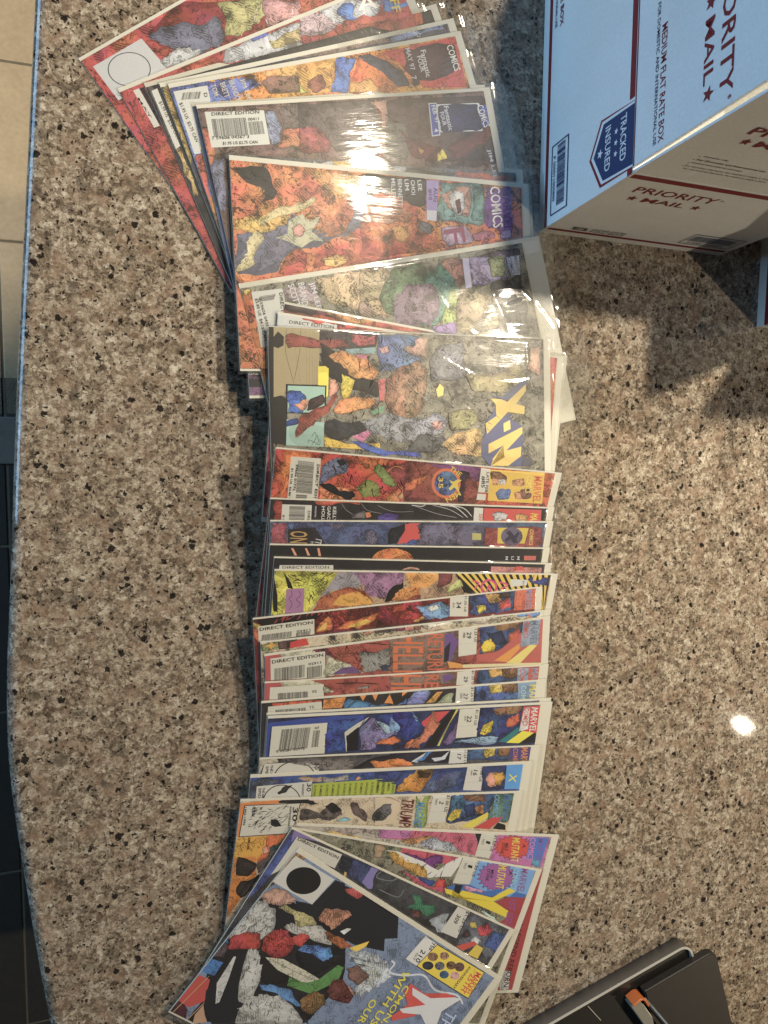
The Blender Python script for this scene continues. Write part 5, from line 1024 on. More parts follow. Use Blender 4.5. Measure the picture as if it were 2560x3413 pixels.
["T","SPIDER",[0.031,0.029,0.033],[6.3,-7.7],[0.4,-14.4],[2.3,-0.3]],
["T","30",[0.031,0.029,0.033],[48.6,-6.6],[0.0,-6.5],[4.0,-0.6]],
["P",[0.21,0.195,0.207],0.9,[14.8,-1.0,81.3,-3.0,88.0,-7.8,82.6,-15.0,53.9,-11.8,52.8,-6.0,26.7,-4.7]],
["P",[0.029,0.027,0.039],0.5,[82.5,-13.9,107.4,-3.4,145.5,-0.9,146.9,-11.9,118.4,-7.2,98.5,-8.3,103.4,-15.1]],
["P",[0.74,0.249,0.069],0.3,[98.5,-8.3,108.1,-9.9,118.4,-7.2,129.3,-8.8,137.6,-14.7,104.5,-15.1]],
["P",[0.031,0.029,0.057],0.6,[116.7,-0.6,175.6,-0.1,175.2,-13.4,139.5,-11.5,130.4,-7.8,117.5,-7.2]],
["P",[0.74,0.249,0.069],0.3,[117.5,-7.7,129.3,-7.7,142.0,-13.9,118.2,-13.1]],
["P",[0.627,0.68,0.8],0.1,[138.3,-10.4,151.4,-2.3,157.7,0.7,149.8,-6.6,143.9,-11.8]],
["P",[0.601,0.651,0.8],0.1,[157.7,-8.1,167.6,-7.5,174.7,-1.7,171.3,-9.9,161.5,-11.6]],
["P",[0.063,0.291,0.758],0.4,[140.5,-10.7,156.1,-0.3,158.8,-1.5,150.2,-9.9]],
["P",[0.641,0.665,0.706],0.0,[175.8,-0.1,192.8,0.3,193.7,-14.4,175.5,-14.5]],
["T","$1.25 US",[0.029,0.027,0.03],[189.2,-0.1],[1.4,-16.3],[2.8,-0.3]],
["T","17",[0.029,0.027,0.03],[183.1,-5.1],[0.3,-5.6],[3.9,-0.5]],
["P",[0.053,0.1,0.3],0.9,[193.9,0.2,240.0,-0.5,238.3,-13.2,193.7,-12.1]],
["P",[0.654,0.492,0.104],0.7,[209.1,-2.7,221.7,-1.0,221.7,-9.0,211.3,-9.6]],
["P",[0.255,0.137,0.078],0.8,[222.9,-1.1,238.2,-0.9,237.0,-8.6,225.3,-9.2]],
["P",[0.082,0.052,0.242],0.1,[238.2,-0.6,262.7,-0.1,263.1,-13.3,238.0,-13.2]],
["T","MARVEL",[0.711,0.283,0.088],[249.3,-1.4],[2.0,-21.8],[7.4,-0.8]],
["T","COMICS",[0.601,0.202,0.147],[240.8,-1.9],[1.7,-18.4],[5.3,-0.6]]]},
{"M": [[0.06058, -0.26146, 0.01912], [0.99608, -0.0884, -0.00386], [0.08832, 0.99071, 0.10343], [-0.00532, -0.10337, 0.99463]], "L": 269.5, "base": [0.041, 0.086, 0.354], "bd": 0.5, "wr": 0.7, "bag": 2.0, "mg": [3.0, 6.0], "label": "blue bagged comic with green-yellow list panel and number 16", "ops": [
["P",[0.104,0.132,0.216],0.5,[0.3,-5.8,21.5,-5.3,30.5,-9.0,6.5,-10.8,6.4,-22.0,-0.0,-21.6]],
["P",[0.537,0.379,0.29],0.3,[40.3,-5.7,62.7,-4.7,62.8,-9.8,53.1,-9.2]],
["P",[0.654,0.665,0.672],0.0,[6.4,-11.1,54.2,-9.1,54.8,-24.6,6.6,-23.5]],
["O",[0.031,0.029,0.033],0.05,[29.6,-27.1],[16.7,-1.1],[1.6,-16.4]],
["P",[0.044,0.043,0.049],0.3,[24.5,-17.7,31.5,-12.0,37.1,-11.4,32.1,-18.1,26.6,-19.8]],
["T","THE AMAZING",[0.031,0.029,0.033],[11.4,-12.4],[0.3,-17.5],[2.2,-0.3]],
["T","SPIDER",[0.031,0.029,0.033],[8.2,-12.7],[0.2,-15.0],[2.2,-0.3]],
["T","30",[0.031,0.029,0.033],[49.8,-10.6],[0.1,-7.6],[4.1,-0.6]],
["T","ANNIV",[0.031,0.029,0.033],[45.6,-10.8],[0.4,-11.2],[1.9,-0.3]],
["P",[0.381,0.368,0.389],0.5,[62.7,-4.9,86.2,-4.1,86.9,-10.1,63.8,-10.6]],
["P",[0.668,0.329,0.147],0.5,[93.3,-9.4,95.9,-6.4,98.7,-8.9,95.4,-10.5]],
["P",[0.433,0.517,0.069],0.02,[54.7,-11.3,125.8,-10.3,127.9,-27.2,55.5,-23.6]],
["T","X-FORCE",[0.086,0.11,0.03],[56.5,-12.5],[-0.3,-13.3],[2.1,-0.4]],
["T","X-MEN",[0.086,0.11,0.03],[61.9,-12.6],[-0.4,-11.5],[2.2,-0.4]],
["T","X-FACTOR",[0.086,0.11,0.03],[67.3,-12.5],[-0.2,-15.0],[2.2,-0.4]],
["T","X-MEN",[0.086,0.11,0.03],[72.6,-12.6],[-0.2,-11.1],[2.2,-0.4]],
["T","UNCANNY",[0.086,0.11,0.03],[77.7,-12.5],[-0.3,-13.6],[2.2,-0.4]],
["T","X-FORCE",[0.086,0.11,0.03],[83.1,-12.4],[-0.4,-12.9],[2.2,-0.4]],
["T","X-MEN",[0.086,0.11,0.03],[88.2,-12.4],[-0.1,-11.2],[2.2,-0.4]],
["T","X-FACTOR",[0.086,0.11,0.03],[93.4,-12.3],[-0.3,-14.8],[2.2,-0.4]],
["T","X-MEN",[0.086,0.11,0.03],[98.6,-12.4],[-0.2,-10.8],[2.2,-0.4]],
["T","UNCANNY",[0.086,0.11,0.03],[103.7,-12.5],[-0.5,-13.2],[2.3,-0.5]],
["T","X-FORCE",[0.086,0.11,0.03],[108.7,-12.3],[-0.2,-13.6],[2.3,-0.4]],
["T","X-MEN",[0.086,0.11,0.03],[113.8,-12.4],[-0.2,-10.7],[2.3,-0.4]],
["T","X-FACTOR",[0.086,0.11,0.03],[118.9,-12.4],[-0.3,-14.2],[2.3,-0.5]],
["P",[0.433,0.517,0.069],0.02,[111.5,-10.0,132.9,-9.9,131.7,-25.5,113.3,-25.0]],
["T","X-MEN",[0.086,0.11,0.03],[114.0,-11.0],[0.2,-11.7],[2.4,-0.4]],
["T","X-FACTOR",[0.086,0.11,0.03],[119.5,-10.9],[-0.2,-14.5],[2.4,-0.5]],
["T","X-MEN",[0.086,0.11,0.03],[124.3,-10.9],[-0.1,-11.1],[2.4,-0.5]],
["T","UNCANNY",[0.086,0.11,0.03],[129.1,-10.7],[-0.7,-14.0],[2.5,-0.6]],
["P",[0.041,0.074,0.28],0.5,[110.6,-1.6,201.0,-1.8,200.7,-26.6,133.7,-23.8,132.9,-10.2,111.5,-9.6]],
["P",[0.654,0.31,0.053],0.7,[132.4,-23.7,139.5,-11.8,150.8,-4.3,160.4,-1.7,167.6,-3.3,165.5,-11.9,160.3,-20.4,157.2,-25.2]],
["P",[0.152,0.086,0.046],0.8,[150.9,-4.9,164.2,-2.5,168.2,-4.6,162.9,-11.8,154.2,-11.3]],
["P",[0.104,0.132,0.31],0.8,[161.1,-16.7,175.6,-12.5,190.1,-6.9,195.7,-9.7,192.1,-21.0,172.4,-26.2,159.8,-25.4]],
["P",[0.654,0.665,0.672],0.0,[201.3,-2.4,218.6,-1.3,218.6,-27.7,199.8,-26.0]],
["T","$1.50 US",[0.029,0.027,0.03],[215.0,-1.5],[-0.5,-16.4],[3.2,-0.7]],
["T","16",[0.029,0.027,0.03],[208.1,-5.9],[-0.2,-5.5],[4.2,-1.0]],
["T","JAN",[0.029,0.027,0.03],[205.0,-6.4],[-0.1,-4.5],[2.1,-0.5]],
["K",[0.029,0.027,0.03],0.24,[200.6,-18.7,218.8,-18.2]],
["P",[0.031,0.049,0.199],0.3,[218.6,-1.3,242.0,-0.9,243.4,-27.4,218.8,-27.2]],
["P",[0.668,0.338,0.27],0.4,[221.4,-16.2,224.4,-10.0,232.3,-9.1,236.0,-15.7,234.5,-23.4,226.6,-24.3]],
["P",[0.654,0.379,0.078],0.5,[230.0,-11.5,239.0,-9.4,242.7,-16.1,238.5,-23.7,232.9,-22.1]],
["P",[0.063,0.319,0.8],0.1,[242.0,-1.2,263.6,-0.5,261.9,-28.5,243.4,-27.4]],
["T","X",[0.74,0.725,0.115],[246.4,-11.7],[-0.0,-8.5],[8.3,-1.6]]]},
{"M": [[0.05217, -0.28217, 0.01789], [0.99306, -0.11761, -0.00117], [0.11713, 0.98802, 0.10046], [-0.01066, -0.0999, 0.99494]], "L": 268.9, "base": [0.668, 0.568, 0.451], "bd": 0.2, "wr": 0.5, "bag": 2.0, "mg": [2.0, 4.0], "label": "orange and cream bagged comic with bordered white box and yellow and red bars, numbered 2", "ops": [
["P",[0.755,0.225,0.042],0.1,[0.7,-3.9,33.1,-1.6,33.8,-4.8,4.4,-6.0,2.8,-35.7,1.3,-34.6]],
["P",[0.755,0.411,0.061],0.15,[1.8,-35.6,28.0,-34.4,29.0,-42.1,16.8,-65.9,-0.4,-93.6,-8.8,-100.9,-3.4,-74.8]],
["P",[0.711,0.257,0.046],0.15,[-2.1,-53.6,19.1,-53.8,22.5,-74.6,14.5,-86.4,-0.9,-89.3]],
["P",[0.654,0.168,0.046],0.3,[26.2,-34.9,45.0,-33.7,48.2,-28.8,45.9,-41.0,39.5,-50.9,20.9,-61.1,27.6,-46.1]],
["P",[0.668,0.665,0.64],0.0,[4.4,-6.0,52.3,-5.3,49.6,-24.7,45.2,-33.7,2.9,-34.7]],
["F",[0.021,0.019,0.023],2.0,[4.4,-6.0,52.3,-5.3,49.6,-24.7,45.2,-33.7,2.9,-34.7]],
["S",[0.021,0.019,0.023],70,[10.2,-9.0,41.7,-7.1,42.0,-25.4,20.2,-31.5,10.0,-31.0]],
["P",[0.025,0.023,0.028],0.1,[28.2,-19.7,33.8,-20.0,38.4,-26.3,32.8,-27.0,28.8,-24.8]],
["T","30",[0.025,0.023,0.028],[46.1,-8.8],[1.0,-13.3],[4.4,-0.4]],
["T","ANNIVERSARY",[0.025,0.023,0.028],[43.4,-7.7],[0.5,-20.9],[1.7,-0.3]],
["T","THE",[0.025,0.023,0.028],[17.6,-7.3],[-0.1,-2.5],[1.7,-0.3]],
["T","INCREDIBLE",[0.025,0.023,0.028],[11.4,-7.1],[0.1,-9.0],[2.4,-0.4]],
["T","1962-1992",[0.025,0.023,0.028],[4.7,-7.3],[0.3,-16.5],[1.7,-0.2]],
["T","JIM LEE",[0.044,0.023,0.019],[10.5,-35.1],[-0.0,-11.6],[2.2,-0.4]],
["K",[0.044,0.023,0.019],0.3,[5.9,-34.8,8.2,-39.0,4.9,-42.9,7.5,-49.1]],
["P",[0.047,0.037,0.039],0.9,[4.4,-52.9,11.0,-55.4,20.9,-61.1,18.9,-68.1,14.8,-72.4,4.2,-70.2]],
["P",[0.021,0.019,0.023],0.5,[10.9,-78.9,18.8,-75.3,24.8,-70.6,15.8,-89.6,10.7,-93.3,8.4,-90.0]],
["P",[0.152,0.126,0.14],0.8,[20.9,-61.1,35.2,-46.6,44.1,-41.9,32.6,-56.7,23.0,-70.5]],
["P",[0.06,0.11,0.147],0.8,[29.5,-46.2,40.3,-41.7,39.0,-46.8,31.9,-50.5]],
["P",[0.654,0.329,0.27],0.4,[24.7,-46.0,28.4,-45.2,30.1,-51.4,25.5,-52.1]],
["P",[0.711,0.555,0.578],0.1,[33.0,-1.3,68.7,-0.9,68.0,-2.9,33.7,-3.8]],
["P",[0.033,0.029,0.036],0.5,[33.2,-2.8,48.5,-1.3,58.3,-2.6,68.5,-7.0,58.7,-5.7,33.8,-4.8]],
["P",[0.158,0.132,0.14],0.9,[52.7,-11.6,59.3,-10.8,69.7,-16.3,74.9,-11.4,78.2,-6.3,89.8,-11.9,91.5,-17.2,84.3,-22.1,54.0,-21.8]],
["P",[0.031,0.027,0.036],0.9,[74.7,-9.3,80.0,-5.4,91.1,-14.0,82.4,-15.8]],
["P",[0.17,0.126,0.127],0.8,[97.1,-7.0,104.1,-6.7,115.0,-19.2,115.0,-26.0,102.8,-18.7]],
["P",[0.164,0.155,0.183],0.8,[120.0,-18.3,127.0,-10.1,134.9,-8.3,137.3,-24.3,125.6,-28.1,119.8,-23.6]],
["P",[0.255,0.555,0.793],0.4,[86.4,-23.2,96.0,-20.5,100.3,-22.8,90.6,-24.4]],
["P",[0.668,0.225,0.036],0.15,[-2.7,-98.6,2.9,-75.0,11.1,-74.4,11.1,-92.8,-2.8,-117.1,-4.6,-119.2]],
["P",[0.044,0.034,0.036],0.7,[9.2,-76.6,19.6,-76.2,20.5,-84.3,11.1,-92.8,6.1,-85.5]],
["P",[0.682,0.581,0.464],0.1,[119.7,-1.9,145.5,-4.9,143.0,-28.5,123.7,-28.9]],
["P",[0.158,0.155,0.183],0.9,[121.7,-15.2,128.0,-9.3,136.3,-8.3,137.8,-18.3,130.4,-25.4,123.1,-25.1]],
["K",[0.183,0.023,0.03],0.35,[119.8,-2.2,131.7,-2.0,144.7,-7.4]],
["P",[0.323,0.433,0.134],0.3,[158.6,-1.6,174.9,-0.8,173.6,-33.0,160.9,-32.4,162.2,-16.7]],
["P",[0.641,0.595,0.438],0.2,[159.8,-1.6,168.5,-1.6,164.8,-9.3]],
["T","TRIUMPH",[0.158,0.017,0.03],[145.9,-3.4],[0.7,-32.7],[12.0,-2.0]],
["T","MAGNETO",[0.053,0.274,0.656],[160.5,-7.6],[0.7,-30.5],[8.4,-1.4]],
["P",[0.668,0.672,0.656],0.0,[176.2,-0.9,193.4,-1.4,191.7,-29.6,174.0,-29.6]],
["T","$1.00 US",[0.029,0.027,0.03],[189.7,-1.5],[-0.8,-16.9],[3.4,-0.8]],
["T","2",[0.029,0.027,0.03],[183.4,-7.6],[-0.3,-2.5],[4.4,-1.4]],
["T","NOV",[0.029,0.027,0.03],[179.2,-5.4],[-0.3,-5.7],[2.1,-0.5]],
["K",[0.029,0.027,0.03],0.24,[175.0,-18.2,192.3,-18.4]],
["P",[0.053,0.126,0.321],0.9,[194.2,-2.0,241.4,-2.1,237.0,-22.1,214.4,-29.3,193.1,-29.1]],
["P",[0.74,0.581,0.069],0.5,[194.2,-26.9,197.9,-18.1,207.9,-15.9,206.8,-24.8,198.4,-28.6]],
["P",[0.217,0.11,0.078],0.9,[205.7,-3.0,227.8,-2.1,231.7,-9.0,213.3,-9.7]],
["P",[0.668,0.31,0.127],0.6,[220.8,-15.1,229.9,-14.1,231.3,-21.9,223.5,-22.9]],
["P",[0.025,0.043,0.168],0.8,[208.5,-12.1,220.2,-11.2,221.1,-24.1,213.4,-25.1]],
["P",[0.119,0.233,0.199],0.3,[240.4,-2.1,261.1,-2.1,258.5,-32.2,236.7,-30.0]],
["T","MARVEL",[0.05,0.168,0.438],[249.3,-2.8],[0.3,-27.7],[8.3,-1.5]],
["T","COMICS",[0.152,0.379,0.706],[239.2,-2.7],[1.6,-23.5],[5.5,-0.7]],
["P",[0.755,0.651,0.088],0.05,[208.6,-35.0,235.1,-20.5,236.3,-26.0,222.5,-36.1]],
["P",[0.588,0.046,0.049],0.05,[223.3,-36.4,241.4,-26.2,253.4,-26.5,240.2,-38.3]],
["P",[0.021,0.021,0.025],0.2,[243.6,-38.1,247.8,-31.8,256.5,-34.8,257.5,-40.1]]]},
{"M": [[0.10015, -0.31131, 0.01649], [0.97842, -0.20641, -0.00924], [0.20648, 0.97514, 0.08045], [-0.00759, -0.08063, 0.99672]], "L": 268.3, "base": [0.501, 0.468, 0.438], "bd": 0.5, "wr": 0.6, "bag": 2.0, "mg": [4.0, 5.0], "label": "pink-fronted bagged comic with red starburst and dark red right edge strip", "ops": [
["P",[0.422,0.368,0.365],0.6,[21.6,0.2,67.6,-0.8,77.2,-1.5,78.9,-8.8,41.4,-7.2]],
["P",[0.74,0.504,0.147],0.7,[25.2,-6.8,45.9,-9.1,62.9,-11.5,62.5,-18.9,49.7,-21.4,26.9,-9.9]],
["P",[0.549,0.175,0.438],0.2,[77.2,-1.5,87.7,-1.5,89.6,-9.4,78.9,-8.8]],
["P",[0.422,0.368,0.365],0.5,[72.8,-0.2,77.8,-0.8,78.8,-10.3,75.3,-11.1]],
["P",[0.588,0.126,0.233],0.2,[77.3,-1.2,173.2,-1.4,181.0,-13.4,180.7,-25.1,147.7,-16.5,104.1,-11.8,79.0,-11.0]],
["P",[0.562,0.202,0.505],0.2,[77.3,-1.2,110.4,-1.6,107.5,-10.4,79.0,-11.0]],
["P",[0.588,0.283,0.147],0.7,[99.4,-13.3,128.4,-7.1,137.7,-8.0,131.0,-12.0,113.8,-15.2]],
["P",[0.501,0.542,0.689],0.8,[118.8,-15.0,131.3,-8.2,146.6,-12.1,163.6,-21.7,148.7,-20.3,127.4,-18.5]],
["P",[0.021,0.021,0.028],0.2,[173.8,-1.1,183.7,-2.3,179.8,-16.7,180.1,-11.5]],
["P",[0.668,0.672,0.656],0.0,[181.8,-2.3,199.1,-2.9,196.5,-27.2,180.7,-25.2]],
["T","$1.50 US",[0.029,0.027,0.03],[195.9,-2.8],[-1.4,-16.6],[3.6,-0.9]],
["T","1",[0.029,0.027,0.03],[188.8,-9.2],[-0.1,-2.6],[4.8,-1.1]],
["T","OCT",[0.029,0.027,0.03],[184.5,-7.4],[-0.4,-5.8],[2.2,-0.5]],
["K",[0.029,0.027,0.03],0.24,[180.3,-18.6,197.4,-18.6]],
["P",[0.562,0.175,0.478],0.2,[199.1,-2.9,258.9,-3.1,258.4,-35.4,197.4,-30.4]],
["X",[0.641,0.052,0.049],0,[219.5,-15.0],[21.1,0.7],[3.4,-12.6]],
["T","MUTANT",[0.785,0.665,0.093],[216.0,-4.9],[4.4,-24.9],[8.8,-0.4]],
["T","A",[0.021,0.019,0.025],[229.5,-11.2],[0.2,-3.7],[3.8,-0.6]],
["T","MILE-",[0.021,0.019,0.025],[210.0,-11.0],[1.2,-8.5],[3.4,-0.3]],
["T","STONE",[0.021,0.019,0.025],[206.3,-10.5],[0.9,-11.1],[3.4,-0.4]],
["P",[0.047,0.175,0.64],0.1,[235.6,-3.8,257.0,-3.5,255.0,-28.8,237.6,-26.9]],
["T","MARVEL",[0.183,0.11,0.505],[245.0,-4.4],[2.8,-24.6],[7.4,-0.7]],
["T","COMICS",[0.74,0.202,0.578],[236.0,-3.8],[2.6,-24.1],[6.4,-0.6]],
["P",[0.099,0.329,0.578],0.4,[244.0,-26.4,254.4,-27.5,255.2,-35.5,244.0,-31.8]],
["P",[0.401,0.037,0.053],0.05,[259.9,-33.6,266.7,-34.3,263.1,-175.0,242.4,-174.2,240.3,-145.8,246.4,-93.1]],
["T","A LEGEND REBORN",[0.044,0.01,0.017],[247.3,-93.1],[1.1,-70.7],[5.8,-1.2]],
["P",[0.641,0.665,0.74],0.3,[241.2,-145.8,251.5,-146.1,254.5,-167.5,245.1,-167.2]],
["S",[0.021,0.014,0.023],14,[81.1,-4.1,170.8,-2.8,174.1,-15.6,112.3,-9.0]]]},
{"M": [[0.09892, -0.31477, 0.01721], [0.94432, -0.32851, -0.01848], [0.32898, 0.94162, 0.07156], [-0.0061, -0.07366, 0.99727]], "L": 260.7, "base": [0.255, 0.249, 0.199], "bd": 0.9, "wr": 0.5, "bag": 2.0, "mg": [3.0, 4.0], "label": "bagged comic with bold yellow letter on blue, mauve starburst and pink flames", "ops": [
["P",[0.217,0.233,0.176],1.0,[75.9,2.1,103.8,3.1,119.3,0.6,101.1,-13.7,89.6,-14.2,81.5,-13.0]],
["P",[0.391,0.283,0.199],0.8,[77.6,-2.5,89.3,-3.1,89.6,-14.2,81.9,-14.2]],
["P",[0.614,0.091,0.176],0.15,[105.1,3.3,135.7,3.3,163.3,2.6,163.5,-5.1,154.6,-10.4,142.1,-9.8,129.7,-9.2,105.0,-6.8]],
["P",[0.217,0.049,0.29],0.3,[106.4,-7.2,122.0,-6.6,132.2,-8.8,139.7,-3.7,149.6,-4.7,149.4,-11.2,140.8,-10.0,146.2,-16.8,133.6,-12.4,119.6,-10.8]],
["P",[0.755,0.771,0.8],0.05,[90.6,-6.6,102.1,-6.0,119.2,-9.6,130.6,-11.6,140.1,-15.2,149.2,-17.7,154.6,-10.4,169.5,1.0,168.6,-10.8,164.6,-21.8,151.6,-23.8,141.8,-26.5,134.3,-21.2]],
["P",[0.711,0.411,0.093],0.4,[91.7,-7.7,97.2,-6.8,106.9,-15.3,124.0,-15.1,135.9,-18.4,140.0,-25.5,134.6,-28.8,118.7,-22.3,104.1,-18.2]],
["P",[0.575,0.052,0.049],0.5,[151.0,-32.9,152.5,-26.2,159.0,-25.2,164.0,-31.0,160.7,-36.7,154.2,-37.6]],
["P",[0.036,0.082,0.354],0.6,[129.4,-25.8,139.2,-26.9,150.9,-29.0,147.6,-34.6,135.5,-31.3]],
["P",[0.562,0.078,0.168],0.2,[110.8,-22.2,130.3,-28.2,146.3,-34.8,163.7,-33.6,163.0,-38.9,132.6,-34.2]],
["P",[0.668,0.672,0.656],0.0,[170.1,0.1,187.8,0.3,187.0,-26.6,168.7,-27.7]],
["T","$1.50 US",[0.029,0.027,0.03],[184.9,-0.2],[0.6,-18.0],[3.7,-0.5]],
["T","1",[0.029,0.027,0.03],[178.1,-7.4],[0.2,-2.6],[4.8,-0.5]],
["T","OCT",[0.029,0.027,0.03],[173.9,-5.8],[-0.1,-6.1],[2.3,-0.4]],
["K",[0.029,0.027,0.03],0.24,[168.3,-17.1,187.6,-16.3]],
["P",[0.158,0.368,0.8],0.05,[188.2,0.1,252.6,0.8,254.2,-27.4,234.8,-32.8,206.5,-31.5,186.7,-26.6]],
["X",[0.361,0.115,0.413],0,[212.7,-14.6],[20.7,3.1],[6.0,-14.8]],
["T","MUTANT",[0.785,0.665,0.093],[210.0,-2.4],[5.7,-23.7],[9.4,0.2]],
["T","A",[0.021,0.019,0.025],[224.5,-6.9],[0.7,-3.9],[3.8,-0.1]],
["T","MILE-",[0.021,0.019,0.025],[204.0,-8.7],[2.2,-8.9],[3.4,0.1]],
["T","STONE",[0.021,0.019,0.025],[199.7,-8.0],[2.6,-12.2],[3.4,-0.0]],
["T","MARVEL",[0.297,0.11,0.321],[236.8,-1.6],[4.0,-25.0],[8.3,-0.4]],
["T","COMICS",[0.297,0.595,0.8],[227.9,-2.3],[4.6,-22.8],[6.4,-0.1]],
["P",[0.025,0.149,0.548],0.05,[163.4,-33.0,172.7,-28.4,186.9,-27.0,206.3,-30.8,229.8,-24.1,215.4,-35.5,183.1,-33.5,172.5,-35.0]],
["P",[0.021,0.023,0.036],0.1,[172.1,-28.5,180.2,-28.0,179.4,-41.9,173.6,-41.3]],
["P",[0.654,0.329,0.578],0.3,[181.1,-28.5,204.6,-30.4,202.9,-33.3,183.9,-32.0]],
["P",[0.785,0.651,0.03],0.0,[162.4,-34.1,171.3,-34.6,172.9,-40.1,177.8,-41.4,181.7,-33.4,216.3,-36.1,231.1,-23.7,239.7,-26.1,219.2,-39.7,239.4,-47.0,239.7,-54.0,195.6,-43.6,165.6,-38.6]],
["P",[0.025,0.149,0.548],0.05,[239.7,-26.8,252.1,-27.7,252.2,-31.8,234.8,-32.8]],
["P",[0.381,0.037,0.065],0.1,[233.4,-33.0,253.4,-30.9,254.1,-65.5,232.2,-62.8,240.3,-53.7,239.8,-47.0,221.5,-40.0]],
["T","1ST ISSUE",[0.297,0.086,0.377],[236.3,-34.6],[5.1,-32.4],[8.3,-0.5]],
["P",[0.537,0.725,0.8],0.5,[208.6,-51.1,226.3,-55.5,234.5,-61.2,222.3,-60.0]],
["S",[0.031,0.019,0.03],24,[80.3,0.4,162.1,-1.5,163.2,-32.4,115.3,-20.3]]]},
{"M": [[0.0961, -0.31319, 0.0183], [0.83455, -0.54992, -0.03333], [0.55092, 0.83274, 0.05508], [-0.00253, -0.06433, 0.99793]], "L": 265.6, "base": [0.074, 0.074, 0.093], "bd": 0.7, "wr": 0.5, "bag": 2.0, "mg": [3.0, 4.0], "label": "dark grey bagged comic with white barcode strip and small yellow letter, second from the bottom", "ops": [
["P",[0.067,0.1,0.377],0.5,[1.3,-6.3,8.7,-6.3,8.0,-32.7,3.3,-62.8,-3.2,-81.6,-4.9,-79.0,-2.0,-44.6]],
["P",[0.232,0.181,0.478],0.05,[3.3,-3.2,10.3,1.5,31.2,-1.9,8.6,-6.1,6.7,-12.6]],
["P",[0.654,0.651,0.64],0.0,[8.8,-6.0,55.8,-3.7,57.0,-17.5,27.8,-17.7,12.0,-38.7,7.2,-45.0,8.0,-32.7]],
["T","DIRECT EDITION",[0.029,0.027,0.03],[10.7,-8.5],[43.9,-0.5],[-0.4,2.6]],
["P",[0.033,0.04,0.069],0.4,[55.7,-4.1,89.5,-2.6,109.9,-3.2,123.6,-23.1,89.6,-20.8,59.2,-15.4]],
["K",[0.086,0.168,0.656],0.51,[69.5,-2.1,79.5,-11.4,79.6,-17.0]],
["K",[0.086,0.168,0.656],0.51,[87.6,-3.5,94.8,-14.0,94.6,-21.0]],
["P",[0.232,0.202,0.534],0.1,[91.3,-5.3,97.1,-2.8,101.9,-13.4,99.7,-21.1,95.6,-20.6,96.2,-12.4]],
["P",[0.654,0.433,0.147],0.1,[67.2,-16.6,69.7,-16.6,71.7,-21.4,69.2,-21.3]],
["P",[0.056,0.074,0.224],0.4,[67.7,-2.3,87.8,-2.1,92.9,-20.4,73.2,-18.5]],
["P",[0.232,0.202,0.534],0.1,[88.3,-2.8,97.9,-2.7,103.5,-19.5,97.7,-21.9,88.2,-19.0]],
["P",[0.07,0.074,0.093],0.4,[96.9,-1.7,129.5,-1.9,193.7,-2.2,189.3,-30.7,127.6,-26.9,101.5,-22.0]],
["K",[0.217,0.241,0.3],0.61,[99.3,-2.4,98.6,-9.6,113.6,-6.8,117.7,-1.6]],
["K",[0.217,0.241,0.3],0.61,[106.4,-18.3,128.9,-17.8,130.2,-8.6]],
["K",[0.217,0.241,0.3],0.61,[111.6,-9.3,113.2,-17.2]],
["P",[0.063,0.249,0.154],0.3,[140.6,-9.5,149.2,-7.8,158.0,-14.7,167.4,-11.0,172.8,-15.9,169.5,-22.5,154.7,-21.3,140.6,-23.5,149.4,-16.5]],
["P",[0.152,0.066,0.065],0.5,[148.6,-23.8,160.3,-20.8,161.1,-27.6,153.9,-28.6]],
["P",[0.401,0.445,0.563],0.7,[171.4,-25.3,179.5,-16.8,188.1,-11.6,189.8,-19.8,200.6,-26.3,190.3,-32.1]],
["P",[0.654,0.665,0.672],0.0,[191.9,-2.6,207.0,-2.3,210.2,-30.5,190.2,-30.7]],
["T","$1.25 US",[0.029,0.027,0.03],[202.7,-2.6],[4.0,-21.4],[3.8,0.1]],
["T","309",[0.029,0.027,0.03],[195.9,-9.4],[0.8,-8.6],[4.9,-0.2]],
["P",[0.152,0.168,0.233],0.6,[207.0,-2.3,262.2,-2.5,259.4,-34.8,242.4,-32.0,210.2,-30.5]],
["P",[0.601,0.059,0.057],0.6,[224.7,-13.4,231.6,-5.2,241.6,-8.7,239.8,-16.6,230.4,-18.4]],
["P",[0.601,0.492,0.127],0.5,[213.4,-12.4,219.0,-8.4,224.7,-13.4,218.1,-15.9]],
["P",[0.601,0.665,0.793],0.5,[225.2,-25.8,228.1,-21.1,237.0,-23.1,234.9,-27.6,229.9,-29.5]],
["P",[0.099,0.059,0.065],0.7,[212.3,-25.4,215.8,-18.6,223.2,-23.0,217.6,-26.9]],
["P",[0.06,0.115,0.413],0.5,[241.8,-10.4,262.4,-4.3,261.4,-28.5,241.6,-25.0]],
["P",[0.601,0.07,0.057],0.05,[214.4,-37.1,229.5,-26.0,234.9,-27.6,224.1,-38.9]],
["P",[0.755,0.595,0.074],0.05,[231.1,-39.9,234.1,-27.9,243.4,-28.9,244.2,-40.4]],
["T","T",[0.755,0.595,0.074],[242.2,-42.1],[1.6,-6.7],[11.7,0.5]]]},
{"M": [[0.10174, -0.33288, 0.01806], [0.75975, -0.6491, -0.03799], [0.65022, 0.75838, 0.04556], [-0.00076, -0.05932, 0.99824]], "L": 268.1, "base": [0.225, 0.31, 0.534], "bd": 0.15, "wr": 0.5, "bag": 14.0, "mg": [8.0, 9.0], "label": "grey-blue bagged comic with black oval corner box and number 210, topmost of all", "ops": [
["P",[0.025,0.025,0.036],0.5,[-6.7,-110.3,-6.7,-85.2,1.2,-53.1,25.1,-42.4,57.0,-43.0,85.6,-35.4,109.4,-62.6,120.3,-78.3,118.0,-103.2,115.6,-127.7,18.9,-174.1,18.6,-159.6,16.1,-140.9]],
